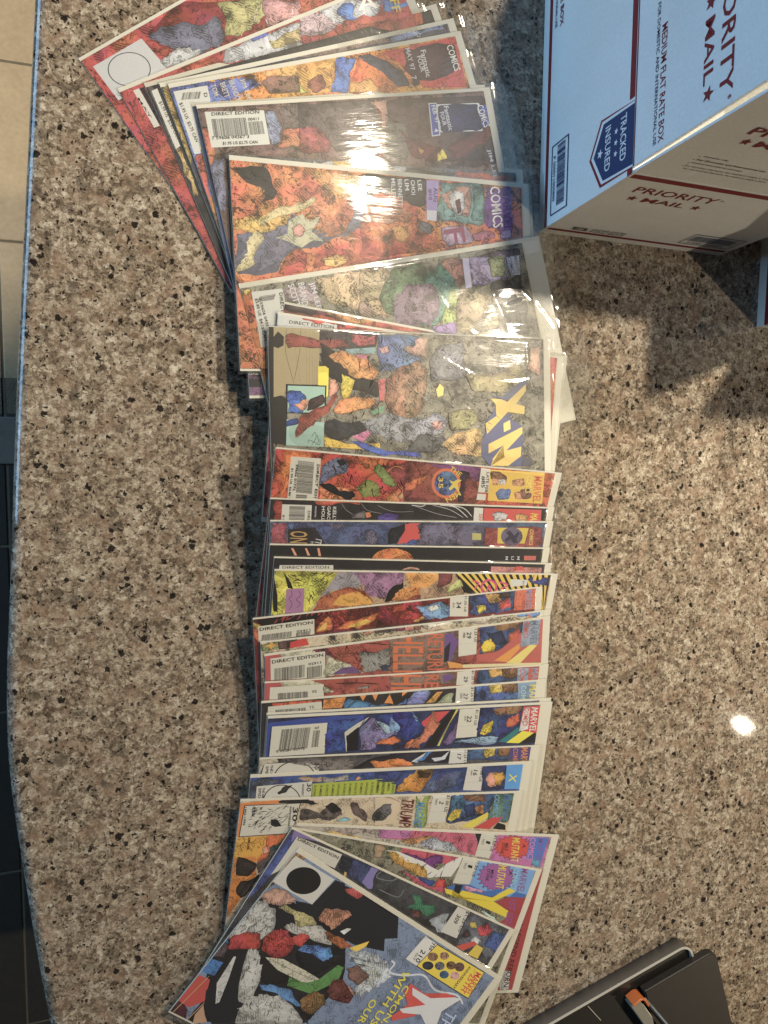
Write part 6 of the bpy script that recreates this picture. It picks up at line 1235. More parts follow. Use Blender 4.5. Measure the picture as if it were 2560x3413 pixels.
["P",[0.501,0.329,0.199],0.6,[-4.0,-16.4,1.6,-6.7,12.2,-4.4,0.8,-5.8,-0.6,-35.0,0.4,-45.9,-2.3,-34.6]],
["P",[0.601,0.379,0.321],0.6,[0.4,-52.3,5.7,-39.1,20.6,-37.1,30.6,-38.0,18.6,-51.1,7.8,-54.5]],
["P",[0.023,0.024,0.035],0.1,[29.9,-39.7,45.7,-34.9,48.9,-6.8,59.0,-5.0,81.6,-30.9,70.8,-42.1,55.1,-44.1,35.4,-44.4]],
["P",[0.668,0.68,0.706],0.0,[0.3,-36.0,2.5,-7.5,47.7,-6.8,45.4,-35.2]],
["Q",[0.017,0.017,0.023],0.0,[24.0,-21.7],[13.6,7.8],[8.4,-9.8]],
["P",[0.501,0.066,0.065],0.5,[-8.1,-70.9,-2.9,-51.6,7.0,-60.1,0.4,-65.0]],
["P",[0.047,0.21,0.593],0.3,[-8.5,-98.8,-4.7,-89.2,5.0,-99.1,-8.2,-108.6]],
["P",[0.152,0.115,0.147],0.9,[-7.1,-106.8,3.3,-98.7,9.3,-110.7,-5.0,-115.6]],
["P",[0.053,0.225,0.656],0.2,[-7.9,-124.6,-6.0,-117.4,11.8,-114.4,12.9,-127.6,-7.9,-130.8]],
["P",[0.095,0.023,0.039],0.4,[-8.7,-172.9,-7.6,-152.8,12.3,-161.4,17.6,-172.5]],
["P",[0.588,0.07,0.069],0.1,[-7.1,-155.0,-9.7,-144.0,-5.7,-133.4,11.9,-131.9,20.9,-149.8,12.6,-160.3,-0.1,-158.9]],
["K",[0.601,0.379,0.224],0.57,[3.3,-170.7,6.2,-150.9,9.2,-129.5]],
["K",[0.601,0.379,0.224],0.57,[18.7,-170.7,20.4,-158.7,21.6,-150.7]],
["P",[0.601,0.379,0.27],0.1,[21.5,-163.2,22.1,-152.9,29.0,-159.5,35.3,-164.0,25.4,-171.0]],
["P",[0.023,0.024,0.035],0.1,[3.7,-59.3,14.1,-52.3,36.1,-45.3,55.1,-44.1,65.5,-46.2,54.4,-60.0,36.9,-64.3,22.3,-61.9]],
["P",[0.537,0.492,0.27],0.5,[20.1,-52.8,26.2,-46.9,55.1,-44.1,62.6,-47.8,47.5,-58.6,38.7,-51.7]],
["P",[0.601,0.609,0.64],0.5,[36.9,-64.3,40.6,-57.1,51.4,-56.5,65.5,-46.2,81.4,-50.9,87.9,-56.6,62.4,-61.0,52.1,-63.9]],
["P",[0.588,0.609,0.656],0.4,[-4.7,-89.2,-4.8,-78.0,-0.0,-67.7,0.8,-55.9,7.3,-52.3,14.5,-55.9,19.9,-54.2,30.7,-70.2,27.0,-83.7,15.1,-82.4,3.5,-91.1,-0.3,-94.4]],
["S",[0.021,0.021,0.028],34,[-7.7,-80.8,18.6,-57.5,27.9,-71.7,3.5,-91.1]],
["P",[0.501,0.049,0.049],0.4,[7.0,-103.1,2.4,-92.9,9.1,-85.0,22.6,-78.4,30.8,-90.6,15.3,-98.7]],
["P",[0.021,0.021,0.028],0.3,[38.2,-96.9,46.3,-90.1,67.6,-92.0,73.4,-102.0,64.6,-111.6,51.1,-112.0]],
["P",[0.501,0.049,0.049],0.5,[27.4,-80.9,30.5,-71.6,41.3,-64.5,56.4,-70.6,57.2,-83.2,49.8,-90.9,33.9,-90.2]],
["S",[0.031,0.008,0.01],20,[28.6,-79.0,44.7,-65.2,55.8,-74.9,46.3,-90.1]],
["P",[0.601,0.07,0.065],0.3,[49.7,-67.7,58.2,-59.3,64.4,-59.9,63.7,-70.7,56.2,-72.0]],
["P",[0.023,0.024,0.035],0.1,[15.9,-142.3,11.4,-108.3,22.8,-94.8,30.2,-110.0,37.6,-125.2,51.3,-139.9,53.8,-157.3,40.4,-163.8,26.0,-156.0]],
["P",[0.654,0.68,0.74],0.2,[19.2,-131.9,16.0,-105.9,17.9,-105.0,25.5,-123.7,32.8,-145.1,30.7,-147.4]],
["P",[0.601,0.622,0.672],0.4,[22.8,-94.8,28.5,-91.8,36.7,-95.1,51.1,-112.0,55.9,-127.5,56.3,-136.1,47.3,-136.8,37.6,-125.2]],
["P",[0.601,0.622,0.672],0.4,[53.9,-128.4,64.1,-120.8,80.4,-115.3,102.7,-121.2,114.6,-128.2,57.6,-155.5,53.0,-140.3]],
["S",[0.021,0.021,0.028],40,[24.6,-106.5,36.3,-97.9,90.1,-118.2,108.4,-131.2,61.5,-153.6]],
["P",[0.016,0.016,0.024],0.1,[95.2,-115.8,95.3,-109.2,102.8,-109.4,111.5,-119.5,107.4,-121.5]],
["P",[0.019,0.021,0.033],0.3,[62.8,-76.4,65.6,-69.7,91.3,-58.8,101.6,-70.6,94.6,-84.7,77.6,-86.9]],
["P",[0.086,0.257,0.706],1.0,[62.5,-75.2,65.1,-67.4,87.7,-58.1,96.0,-64.3,91.0,-72.1,75.5,-71.0]],
["P",[0.668,0.665,0.593],0.15,[40.9,-93.6,56.6,-87.4,83.1,-86.7,110.2,-87.4,86.1,-96.9,58.6,-97.9]],
["K",[0.021,0.021,0.028],0.23,[45.9,-92.9,81.5,-91.4,108.1,-88.4]],
["P",[0.129,0.338,0.109],0.2,[98.8,-87.9,105.7,-68.5,112.5,-67.7,116.1,-80.4,102.1,-101.9,76.5,-105.6,73.0,-98.3,89.9,-96.2]],
["P",[0.104,0.291,0.706],0.3,[52.2,-116.6,78.0,-107.4,101.8,-115.1,96.7,-117.6,75.9,-114.9,59.8,-119.1]],
["P",[0.323,0.188,0.074],0.8,[96.1,-110.1,102.6,-99.0,113.4,-96.3,120.1,-102.2,115.6,-117.5,104.2,-117.8]],
["P",[0.021,0.022,0.032],0.05,[54.6,-30.9,60.7,-6.2,80.8,-3.8,99.6,-4.2,125.9,-4.2,139.5,-21.1,128.6,-27.4,136.5,-37.2,105.6,-45.9,80.3,-46.9,74.9,-33.8]],
["P",[0.501,0.086,0.088],0.3,[61.5,-9.3,68.8,-1.6,81.6,-5.2,78.7,-10.7,68.6,-10.6]],
["P",[0.601,0.291,0.207],0.5,[58.9,-42.6,58.8,-31.2,77.8,-23.4,85.5,-24.9,78.4,-44.7]],
["P",[0.422,0.115,0.053],0.6,[73.2,-48.9,87.9,-46.4,105.3,-47.9,97.5,-55.2,80.5,-53.9]],
["P",[0.785,0.568,0.078],0.05,[103.8,-50.8,116.8,-36.4,117.4,-41.8,112.4,-51.3]],
["P",[0.711,0.74,0.8],0.1,[85.5,-42.3,89.4,-36.7,93.4,-35.4,90.9,-43.0]],
["P",[0.255,0.143,0.127],0.4,[115.0,-67.8,124.6,-59.3,140.1,-64.0,138.4,-73.9,126.6,-74.5]],
["P",[0.601,0.665,0.8],0.5,[102.6,-56.4,119.2,-45.0,144.4,-42.8,160.4,-53.7,155.4,-67.1,143.2,-84.1,133.8,-78.0,144.5,-69.0,137.1,-58.3,122.8,-58.5]],
["P",[0.601,0.379,0.321],0.4,[120.0,-90.2,128.4,-78.9,139.6,-82.3,135.7,-89.6,125.8,-94.5]],
["P",[0.158,0.052,0.049],0.7,[113.1,-93.7,111.1,-82.3,118.4,-76.8,140.3,-85.5,141.0,-93.2,124.0,-97.1]],
["K",[0.601,0.665,0.8],1.52,[149.3,-41.1,154.4,-42.1,155.6,-50.6,171.2,-46.4,189.2,-37.2,210.4,-43.3,234.3,-37.0,247.9,-41.6]],
["P",[0.668,0.68,0.706],0.0,[163.2,-5.9,179.9,-6.7,176.0,-33.2,160.9,-32.9]],
["T","75¢",[0.029,0.027,0.03],[172.4,-7.3],[2.7,-7.9],[5.1,0.8]],
["T","210",[0.029,0.027,0.03],[168.9,-17.6],[2.0,-12.7],[5.6,0.1]],
["T","OCT",[0.029,0.027,0.03],[166.4,-22.7],[0.9,-7.3],[2.6,0.0]],
["P",[0.755,0.595,0.057],0.0,[179.9,-6.7,245.4,-5.2,248.5,-34.1,176.0,-33.2]],
["F",[0.029,0.027,0.03],2.0,[179.9,-6.7,245.4,-5.2,248.5,-34.1,176.0,-33.2]],
["Q",[0.297,0.168,0.115],0.6,[184.4,-18.3],[4.9,2.5],[3.0,-3.3]],
["Q",[0.501,0.283,0.199],0.6,[194.6,-12.0],[4.3,2.2],[2.8,-3.1]],
["Q",[0.044,0.049,0.074],0.6,[186.1,-27.6],[5.2,2.7],[3.0,-3.3]],
["Q",[0.183,0.202,0.251],0.6,[197.5,-22.1],[4.6,2.4],[3.0,-3.3]],
["Q",[0.183,0.11,0.065],0.6,[207.8,-16.1],[4.7,2.4],[3.0,-3.3]],
["Q",[0.152,0.086,0.088],0.6,[217.1,-13.2],[4.7,2.4],[3.3,-3.6]],
["Q",[0.044,0.11,0.224],0.6,[207.8,-26.8],[4.4,2.2],[2.8,-3.1]],
["Q",[0.668,0.379,0.377],0.6,[218.8,-22.5],[4.4,2.2],[2.8,-3.1]],
["T","MARVEL",[0.601,0.066,0.053],[236.5,-8.4],[3.8,-23.7],[8.0,0.3]],
["T","25TH",[0.601,0.066,0.053],[232.6,-12.3],[1.6,-18.2],[6.8,-0.1]],
["T","ANNIVERSARY",[0.044,0.034,0.03],[225.6,-7.3],[-0.6,-25.8],[3.2,-0.2]],
["P",[0.601,0.07,0.065],0.05,[182.5,-59.0,182.8,-49.7,201.9,-51.2,223.6,-40.4,235.5,-38.3,221.3,-52.8,208.9,-73.8,191.0,-87.9,187.6,-84.1,194.7,-67.7]],
["P",[0.654,0.68,0.758],0.05,[187.2,-52.1,211.6,-52.0,234.5,-39.7,242.1,-37.8,231.9,-57.0,236.6,-69.7,225.6,-75.0,213.9,-69.5,195.9,-76.4,190.0,-74.7,211.6,-59.5,192.4,-57.8]],
["T","C'MON, MESS",[0.74,0.665,0.065],[177.1,-52.9],[7.3,-70.8],[7.9,-0.2]],
["T","WITH US--MAKE",[0.74,0.665,0.065],[166.9,-41.6],[10.6,-105.1],[7.8,-0.2]],
["T","OUR DAY",[0.74,0.665,0.065],[157.1,-78.6],[5.8,-51.5],[7.7,-0.2]],
["T","THE",[0.422,0.517,0.793],[236.3,-53.0],[3.1,-24.8],[13.1,-0.1]]]},
]

prepare_text([op[1] for c in COMICS for op in c['ops'] if op[0] == 'T'] +
    ['TRACKED', 'INSURED', 'MEDIUM FLAT RATE BOX', 'FOR DOMESTIC AND INTERNATIONAL USE', 'PRIORITY', 'MAIL', 'P S00011000800',
     'UNITED STATES', 'POSTAL SERVICE', 'MEDIUM FLAT RATE BOX', '®', "Domestic only.", "For Domestic and International use.", "Limited international coverage.", "For domestic shipments, the maximum weight is 70 lbs.", "For international shipments, the maximum weight is 20 lbs."])
GROUP = 'bagged comic books fanned along the counter'

def bag_mesh(L, W, cov, ext, amp, rng, seed):
    """clear envelope: closed sheet draped over the board and comic, with wrinkles and a loose mouth on the right"""
    nx, ny = 170+int(ext*0.6), 104
    x0, x1, y0, y1 = -1.2, L+0.8+ext, -W-0.8, 0.9
    u = np.linspace(0, 1, nx); v = np.linspace(0, 1, ny)
    ue = np.concatenate([[0, .0012, .0035, .008], u[2:-2]*0.984+0.008, [.992, .9965, .9988, 1.0]]); ve = np.concatenate([[0, .002, .006, .013], v[2:-2]*0.974+0.013, [.987, .994, .998, 1.0]])
    X, Y = np.meshgrid(x0+(x1-x0)*np.sort(ue), y0+(y1-y0)*np.sort(ve), indexing='ij')
    def sm(d, w): t = np.clip(d/w, 0, 1); return t*t*(3-2*t)
    db = np.minimum(np.minimum(X-x0, L-X+1.5), np.minimum(Y-y0, y1-Y))      # to the board's rim
    dc = np.minimum(np.minimum(X-cov[0]+1, cov[1]-X+1), np.minimum(Y-cov[2]+1, cov[3]-Y+1))
    Zh = 0.06+0.60*sm(db, 1.6)+0.66*sm(dc, 2.5)
    r = np.random.RandomState(seed)
    wr = np.zeros_like(X)
    # long creases fanning from the mouth
    for k in range(int(12+9*amp)):
        cx, cy = r.uniform(-10, L+10), r.uniform(-W, 0); a = r.normal(-0.9, 0.55); ln = r.uniform(14, 55); wd = r.uniform(0.8, 2.4)
        dx, dy = X-cx, Y-cy; s_ = dx*math.cos(a)+dy*math.sin(a); t_ = -dx*math.sin(a)+dy*math.cos(a)+0.004*s_*s_*r.uniform(-1, 1)
        wgt = 0.35+0.9*np.clip(cx/L, 0, 1)
        wr += wgt*r.uniform(.4, 1)*np.exp(-(s_/ln)**2)*np.exp(-(t_/wd)**2)
    for k in range(7):
        a = r.uniform(0, 6.28); f = r.uniform(.02, .10); wr += (0.20 if amp < 2 else 0.34)*np.sin((X*math.cos(a)+Y*math.sin(a))*f*2+r.uniform(0, 6.28))
    inner = sm(db, 5)
    Zh = Zh+0.10+0.165*amp*np.maximum(wr, -0.6)*inner
    bead = 1+0.8*np.sin(X*.055+seed)+0.6*np.sin(X*.13+seed*3)+0.3*np.sin(X*.41+seed)
    Zh += 0.21*np.clip(bead, 0, 3)*(np.exp(-((y1-Y-1.6)/1.0)**2)+0.6*np.exp(-((X-x0-1.6)/1.0)**2))
    out = np.clip(X-(L+1.0), 0, None)                                        # the loose mouth past the board
    if ext > 1:
        Zh += np.where(out > 0, 0.45+0.5*np.sin(Y*.07+seed)*np.clip(out/12, 0, 1)+0.35*np.sin(Y*.19+X*.11+seed), 0)
        Zh += np.where(out > 0, 0.5*np.exp(-((out-ext*.45)/1.1)**2)+0.6*np.exp(-((out-ext*.8)/.9)**2)+0.35*np.abs(np.sin(Y*.045+out*.12+seed*1.7))*np.clip(out/6, 0, 1), 0)
        Zh -= 0.0042*out**2
        X = X-np.where(out > 0, out*0.10*(1+np.sin(Y*0.045+seed*2)), 0)
    n1, n2 = X.shape
    verts = np.stack([X, Y, Zh], -1).reshape(-1, 3)*0.001
    faces = [(i*n2+j, (i+1)*n2+j, (i+1)*n2+j+1, i*n2+j+1) for i in range(n1-1) for j in range(n2-1)]
    # back sheet of the envelope
    b = len(verts); back = np.array([(x0, y0, -0.04), (L+.8, y0, -0.04), (L+.8, y1, -0.04), (x0, y1, -0.04)])*0.001
    verts = np.concatenate([verts, back]); faces.append((b+3, b+2, b+1, b))
    me = bpy.data.meshes.new('bag'); me.from_pydata(verts.tolist(), [], faces)
    for p in me.polygons: p.use_smooth = True
    return me

W = 173.0
for ci, c in enumerate(COMICS):
    rng = random.Random(100+ci)
    o, ex, ey, ez = [Vector(x) for x in c['M']]
    root = empty('comic_book', o, c['label'], 'comic book', GROUP)
    root.matrix_world = Matrix(((ex.x, ey.x, ez.x, o.x), (ex.y, ey.y, ez.y, o.y), (ex.z, ey.z, ez.z, o.z), (0, 0, 0, 1)))
    L = c['L']; u0, v0 = 0.7, c['mg'][1]*.5
    cov = (u0, min(u0+259.0, L-7.0), -v0-165.0, -v0)
    mm = 0.001
    from_bm('backing_board', box_bm(0.3*mm, L*mm, -171.5*mm, -0.4*mm, 0.02*mm, 0.55*mm), M_BOARD, root)
    from_bm('pages', box_bm((cov[0]+.3)*mm, (cov[1]-.3)*mm, (cov[2]+.3)*mm, (cov[3]-.3)*mm, 0.56*mm, 1.04*mm), M_PAGES, root)
    fl_ = Flat((cov[0], cov[1], cov[2], cov[3]), 0.0025)
    fl_.poly([(cov[0], cov[2]), (cov[1], cov[2]), (cov[1], cov[3]), (cov[0], cov[3])], c['base'], c['bd'])
    for op in [q for q in c['ops'] if q[0] != 'T']+[q for q in c['ops'] if q[0] == 'T']:
        k, col = op[0], op[1]
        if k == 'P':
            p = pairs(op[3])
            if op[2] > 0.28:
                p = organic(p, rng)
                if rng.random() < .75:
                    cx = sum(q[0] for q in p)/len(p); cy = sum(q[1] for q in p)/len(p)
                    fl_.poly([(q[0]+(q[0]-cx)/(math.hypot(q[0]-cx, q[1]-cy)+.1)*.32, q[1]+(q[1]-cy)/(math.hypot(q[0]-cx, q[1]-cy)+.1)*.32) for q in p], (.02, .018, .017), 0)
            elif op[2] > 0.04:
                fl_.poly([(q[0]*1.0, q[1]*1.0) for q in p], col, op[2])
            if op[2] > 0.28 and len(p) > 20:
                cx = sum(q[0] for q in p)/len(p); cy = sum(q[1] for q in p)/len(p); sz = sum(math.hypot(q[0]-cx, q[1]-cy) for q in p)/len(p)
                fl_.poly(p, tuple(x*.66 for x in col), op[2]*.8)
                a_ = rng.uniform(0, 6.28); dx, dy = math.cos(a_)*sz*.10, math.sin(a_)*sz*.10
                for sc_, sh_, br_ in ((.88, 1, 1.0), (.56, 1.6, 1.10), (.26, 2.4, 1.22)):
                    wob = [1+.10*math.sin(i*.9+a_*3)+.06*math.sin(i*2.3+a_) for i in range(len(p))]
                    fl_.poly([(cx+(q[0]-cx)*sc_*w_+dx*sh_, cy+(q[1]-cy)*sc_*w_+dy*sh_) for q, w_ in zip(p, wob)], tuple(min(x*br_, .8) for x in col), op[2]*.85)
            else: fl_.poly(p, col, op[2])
        elif k == 'F':
            p = pairs(op[3]); fl_.z += fl_.step
            for i in range(len(p)): fl_.poly(stroke_poly([p[i-1], p[i]], op[2]*.35, False), col, 0, False)
        elif k == 'K': fl_.poly(stroke_poly(smooth_pts(pairs(op[3])), max(op[2]*1.3, .3)), col)
        elif k == 'S':
            p = pairs(op[3]); bx = [q[0] for q in p]; by = [q[1] for q in p]; a0 = rng.uniform(0, 3.14); n = 0; fl_.z += fl_.step
            for _ in range(op[2]*12):
                if n >= op[2]: break
                x, y = rng.uniform(min(bx), max(bx)), rng.uniform(min(by), max(by))
                if not inside((x, y), p): continue
                n += 1; a = a0+rng.gauss(0, .35); l = rng.uniform(2, 8); cv = rng.uniform(-1.5, 1.5)
                fl_.poly(stroke_poly([(x-math.cos(a)*l/2, y-math.sin(a)*l/2), (x-math.sin(a)*cv*.4, y+math.cos(a)*cv*.4), (x+math.cos(a)*l/2, y+math.sin(a)*l/2)], rng.uniform(.3, .9)), col, 0, False)
        elif k == 'B': fl_.bars(op[3], op[4], op[5], op[2], col, rng)
        elif k == 'O': fl_.ring(op[3], op[4], op[5], op[2], col)
        elif k == 'Q': fl_.ell(op[3], op[4], op[5], col, op[2])
        elif k == 'X':
            c0, a, b = op[3], op[4], op[5]
            for sc, cc in ((1.05, (.03, .02, .02)), (1.0, col)):
                fl_.poly([(c0[0]+(a[0]*math.cos(t)+b[0]*math.sin(t))*q*sc, c0[1]+(a[1]*math.cos(t)+b[1]*math.sin(t))*q*sc)
                          for t, q in [(2*math.pi*i/40, (1.0 if i % 2 else .78)) for i in range(40)]], cc)
        elif k == 'H':
            q = pairs(op[3]); fl_.poly(q, op[2]); n = op[4]; fl_.z += fl_.step
            lerp = lambda a, b, t: (a[0]+(b[0]-a[0])*t, a[1]+(b[1]-a[1])*t)
            for i in range(n):
                t0, t1 = i/n, (i+.55)/n
                fl_.poly([lerp(q[0], q[1], t0), lerp(q[0], q[1], t1), lerp(q[3], q[2], min(t1+.18, 1)), lerp(q[3], q[2], min(t0+.18, 1))], col, 0, False)
        elif k == 'T': fl_.text(op[1], op[3], op[4], op[5], op[2])
    cover = fl_.build('cover', M_PRINT, root, mm, 1.05*mm)
    mesh_obj('bag', bag_mesh(L, W, cov, c['bag'], c['wr'], rng, 7+ci*13), M_BAG, root)

# ---------------------------------------------------------------- shipping carton with its flaps standing open
RED = (0.20, 0.018, 0.022); NAVY = (0.025, 0.045, 0.125); WHT = (0.74, 0.75, 0.75); GREYP = (0.42, 0.40, 0.37)
BW, BD, BH, FH, TH = 209.0, 284.0, 139.0, 126.0, 3.0
def carton(loc, rz, label):
    mm = 0.001
    root = empty('shipping_box', loc, label, 'box', 'open white shipping boxes on the counter'); root.rotation_euler = (0, 0, rz)
    rng = random.Random(5)
    from_bm('bottom_panel', box_bm(1*mm, (BW-1)*mm, 1*mm, (BD-1)*mm, 0.3*mm, 3*mm), M_CARTON, root)
    left = from_bm('side_panel', box_bm(0, TH*mm, 0, BD*mm, 0.2*mm, BH*mm, 0.0006), M_CARTON, root)
    front = from_bm('side_panel', box_bm((TH+.05)*mm, (BW-TH-.05)*mm, .2*mm, TH*mm, 0.2*mm, (BH-.3)*mm, 0.0006), M_CARTON, root)
    from_bm('side_panel', box_bm((BW-TH)*mm, BW*mm, 0, BD*mm, 0.2*mm, BH*mm, 0.0006), M_CARTON, root)
    from_bm('side_panel', box_bm((TH+.05)*mm, (BW-TH-.05)*mm, (BD-TH)*mm, (BD-.2)*mm, 0.2*mm, (BH-.3)*mm, 0.0006), M_CARTON, root)
    # flaps: left, front, right, back; each a hinged panel, a little out of plumb
    def flap(bm, hinge, rot):
        o_ = from_bm('flap', bm, M_CARTON, root); o_.location = Vector(hinge)*mm; o_.rotation_euler = rot; return o_
    fl_l = flap(box_bm(0, TH*mm, 3.6*mm, (BD-3)*mm, .4*mm, FH*mm, 0.0006), (0, 1.0, BH), (0, math.radians(-0.6), 0))
    fl_f = flap(box_bm(-2.6*mm, (BW-4)*mm, 0, 2.2*mm, .4*mm, FH*mm, 0.0006), (3.0, 0.5, BH), (math.radians(0.9), 0, 0))
    flap(box_bm(-TH*mm, 0, 0, (BD-3)*mm, .4*mm, FH*mm, 0.0006), (BW, 1.0, BH), (0, math.radians(2.0), 0))
    flap(box_bm(0, (BW-8)*mm, -TH*mm, 0, .4*mm, FH*mm, 0.0006), (4, BD, BH), (math.radians(-2), 0, 0))
    # ---- print on the left panel: s runs back from the front corner, z up; seen from the left, reading direction is +s -> front
    P = Flat(None, 0.03)
    R = lambda s0, s1, z0, z1, col: P.poly([(s0, z0), (s1, z0), (s1, z1), (s0, z1)], col)
    R(0.3, BD-.3, 10.5, 15.5, RED)
    R(56, BD-.3, 132.5, 138.6, RED); R(0.3, 8, 132.5, 138.6, RED)
    P.poly([(53.5, 138.7), (57.5, 96.5), (31.5, 81.5), (4.5, 97.5), (4.5, 138.7)], RED)
    P.poly([(53, 138.75), (55.6, 98.2), (31.5, 84.3), (6.5, 99.4), (5.2, 138.75)], WHT)
    P.poly([(51.2, 138.8), (53.0, 100.2), (31.5, 87.6), (8.6, 101.4), (6.8, 138.8)], NAVY)
    dn = lambda t, s0, s1, zb, zt, col: P.text(t, (s0, zb), (s1-s0, 0), (0, zt-zb), col)
    dn('TRACKED', 49.0, 14.5, 122.6, 130.0, WHT); dn('INSURED', 48.8, 14.2, 103.0, 110.2, WHT)
    for q in (40.2, 31.6, 23.2): P.star((q, 117.2), 2.6, WHT, math.pi/2)
    P.star((31.3, 96.6), 4.0, WHT, math.pi/2)
    dn('MEDIUM FLAT RATE BOX', 262, 168.7, 28.8, 34.4, RED); dn('FOR DOMESTIC AND INTERNATIONAL USE', 262, 172, 20.5, 24.0, NAVY)
    for s0, s1, z0, z1 in ((7.5, 68.7, 21.6, 22.6), (7.5, 68.7, 48.0, 49.2), (7.5, 8.4, 22.6, 48.0), (67.8, 68.7, 22.6, 48.0)): R(s0, s1, z0, z1, NAVY)
    P.bars((66.0, 31.2), (-52.5, 0), (0, 12.8), 56, NAVY, rng); dn('P S00011000800', 58.5, 19.2, 24.6, 28.2, NAVY)
    P.build('printing', M_CARTONPRINT, left, mm, 0, lambda x, y, z: (-0.00012-z, x, y))
    P = Flat(None, 0.03)
    z_ = lambda z: z-BH
    R(3.9, BD-3.4, 0.45, 1.6, RED)
    dn('MEDIUM FLAT RATE BOX', 89.0, 8.6, z_(166.8), z_(172.8), RED); dn('FOR DOMESTIC AND INTERNATIONAL USE', 107.0, 9.0, z_(161.4), z_(164.8), (.05, .045, .07))
    dn('PRIORITY', 104, 12.0, z_(224.6), z_(236.0), RED); dn('®', 9.5, 7.0, z_(232), z_(235), RED)
    dn('MAIL', 66.5, 25.6, z_(210.0), z_(218.4), RED); P.star((18.8, z_(214.8)), 5.2, RED, math.pi/2); P.star((76, z_(214.4)), 5.2, RED, math.pi/2)
    P.build('printing', M_CARTONPRINT, fl_l, mm, 0, lambda x, y, z: (-0.00012-z, x, y))
    # ---- print on the front panel: s runs right from the left corner, reads upright
    P = Flat(None, 0.03); rt = lambda t, s0, s1, zb, zt, col: P.text(t, (s0, zb), (s1-s0, 0), (0, zt-zb), col)
    R(-2.9, BW-6.2, 10.5, 15.0, RED); R(-2.9, BW-6.2, 131.5, 137.9, RED)
    rt('PRIORITY', 18.0, 97.5, 109.2, 120.0, RED); rt('®', 99.5, 102, 116, 119, RED)
    rt('MAIL', 37.4, 79.5, 94.2, 102.6, RED); P.star((27, 98.6), 5.0, RED, math.pi/2); P.star((90.5, 98.4), 5.0, RED, math.pi/2)
    P.poly([(22, 18), (37, 18), (35, 25), (20, 25)], (.12, .11, .12)); P.poly([(24, 20), (33, 20), (31, 23.4), (26, 23.4)], GREYP)
    rt('UNITED STATES', 40, 77, 22.0, 25.6, (.06, .055, .06)); rt('POSTAL SERVICE', 40, 77, 17.4, 21.0, (.06, .055, .06))
    for s0, s1, z0, z1 in ((138.5, 197.5, 20.4, 21.4), (138.5, 197.5, 45.0, 46.2), (138.5, 139.4, 21.4, 45), (196.6, 197.5, 21.4, 45)): R(s0, s1, z0, z1, NAVY)
    P.bars((142, 29), (50, 0), (0, 13), 54, NAVY, rng); rt('P S00011000800', 146, 188, 23.4, 27, NAVY)
    P.build('printing', M_CARTONPRINT, front, mm, 0, lambda x, y, z: (x+TH*.001, 0.00008-z, y))
    P = Flat(None, 0.03)
    dk = (.10, .045, .04)
    for t, s0, s1, zz in (("Domestic only.", 26, 48, 178), ("For Domestic and International use.", 25, 88, 172.6), ("Limited international coverage.", 25, 71, 167.2), ("For domestic shipments, the maximum weight is 70 lbs.", 24, 104, 161.4), ("For international shipments, the maximum weight is 20 lbs.", 26, 104, 157.2)):
        rt(t, s0, s1, z_(zz), z_(zz+2.6), dk)
    for zz in (179, 173.6, 168.2, 162.4): P.ell((22.6, z_(zz)), (.5, 0), (0, .5), dk, 0, 10)
    rt('PRIORITY', 26.5, 118, z_(216.6), z_(226.6), RED); rt('MAIL', 44.5, 92, z_(203.2), z_(211.2), RED); P.star((35.4, z_(207.4)), 4.6, RED, math.pi/2); P.star((103, z_(207.4)), 4.6, RED, math.pi/2)
    P.build('printing', M_CARTONPRINT, fl_f, mm, 0, lambda x, y, z: (x+TH*.001-.003, -0.00012-z, y))
    return root
box1 = carton((0.3372, 0.2175, 0), math.radians(-0.9), 'open white shipping box with blue tracked badge standing right of the comics')
def copy_tree(o_, parent=None):
    c_ = o_.copy(); C.objects.link(c_); c_.parent = parent
    for ch in [x for x in bpy.data.objects if x.parent == o_]: copy_tree(ch, c_)
    return c_
box2 = copy_tree(box1); box2.location = (0.5990, 0.1445, 0); box2.rotation_euler = (0, 0, math.radians(-1.5))
for k_, ch in enumerate([x for x in bpy.data.objects if x.parent == box2 and x.name.startswith('flap')]):
    if abs(ch.location.x) < 1e-6: ch.rotation_euler = (0, math.radians(-25), 0)      # this one leans outward
box2['label'] = 'second white shipping box with red stripe, only its corner showing at the right edge'

# ---------------------------------------------------------------- black flat case at the lower right
def rounded(x0, x1, y0, y1, r, n=6, corners=(1, 1, 1, 1)):
    out = []
    for k, (cx, cy, a0) in enumerate(((x1-r, y1-r, 0), (x0+r, y1-r, 90), (x0+r, y0+r, 180), (x1-r, y0+r, 270))):
        if corners[k]: out += [(cx+r*math.cos(math.radians(a0+90*i/n)), cy+r*math.sin(math.radians(a0+90*i/n))) for i in range(n+1)]
        else: out.append((x1 if k in (0, 3) else x0, y1 if k in (0, 1) else y0))
    return out
case = empty('flat_case', (0.5146, -0.5179, 0), 'black flat case with grey shell and orange-ended serrated strip at lower right', 'case')
case.rotation_euler = (0, 0, math.atan2(-.51790+.56847, .51464-.33823))
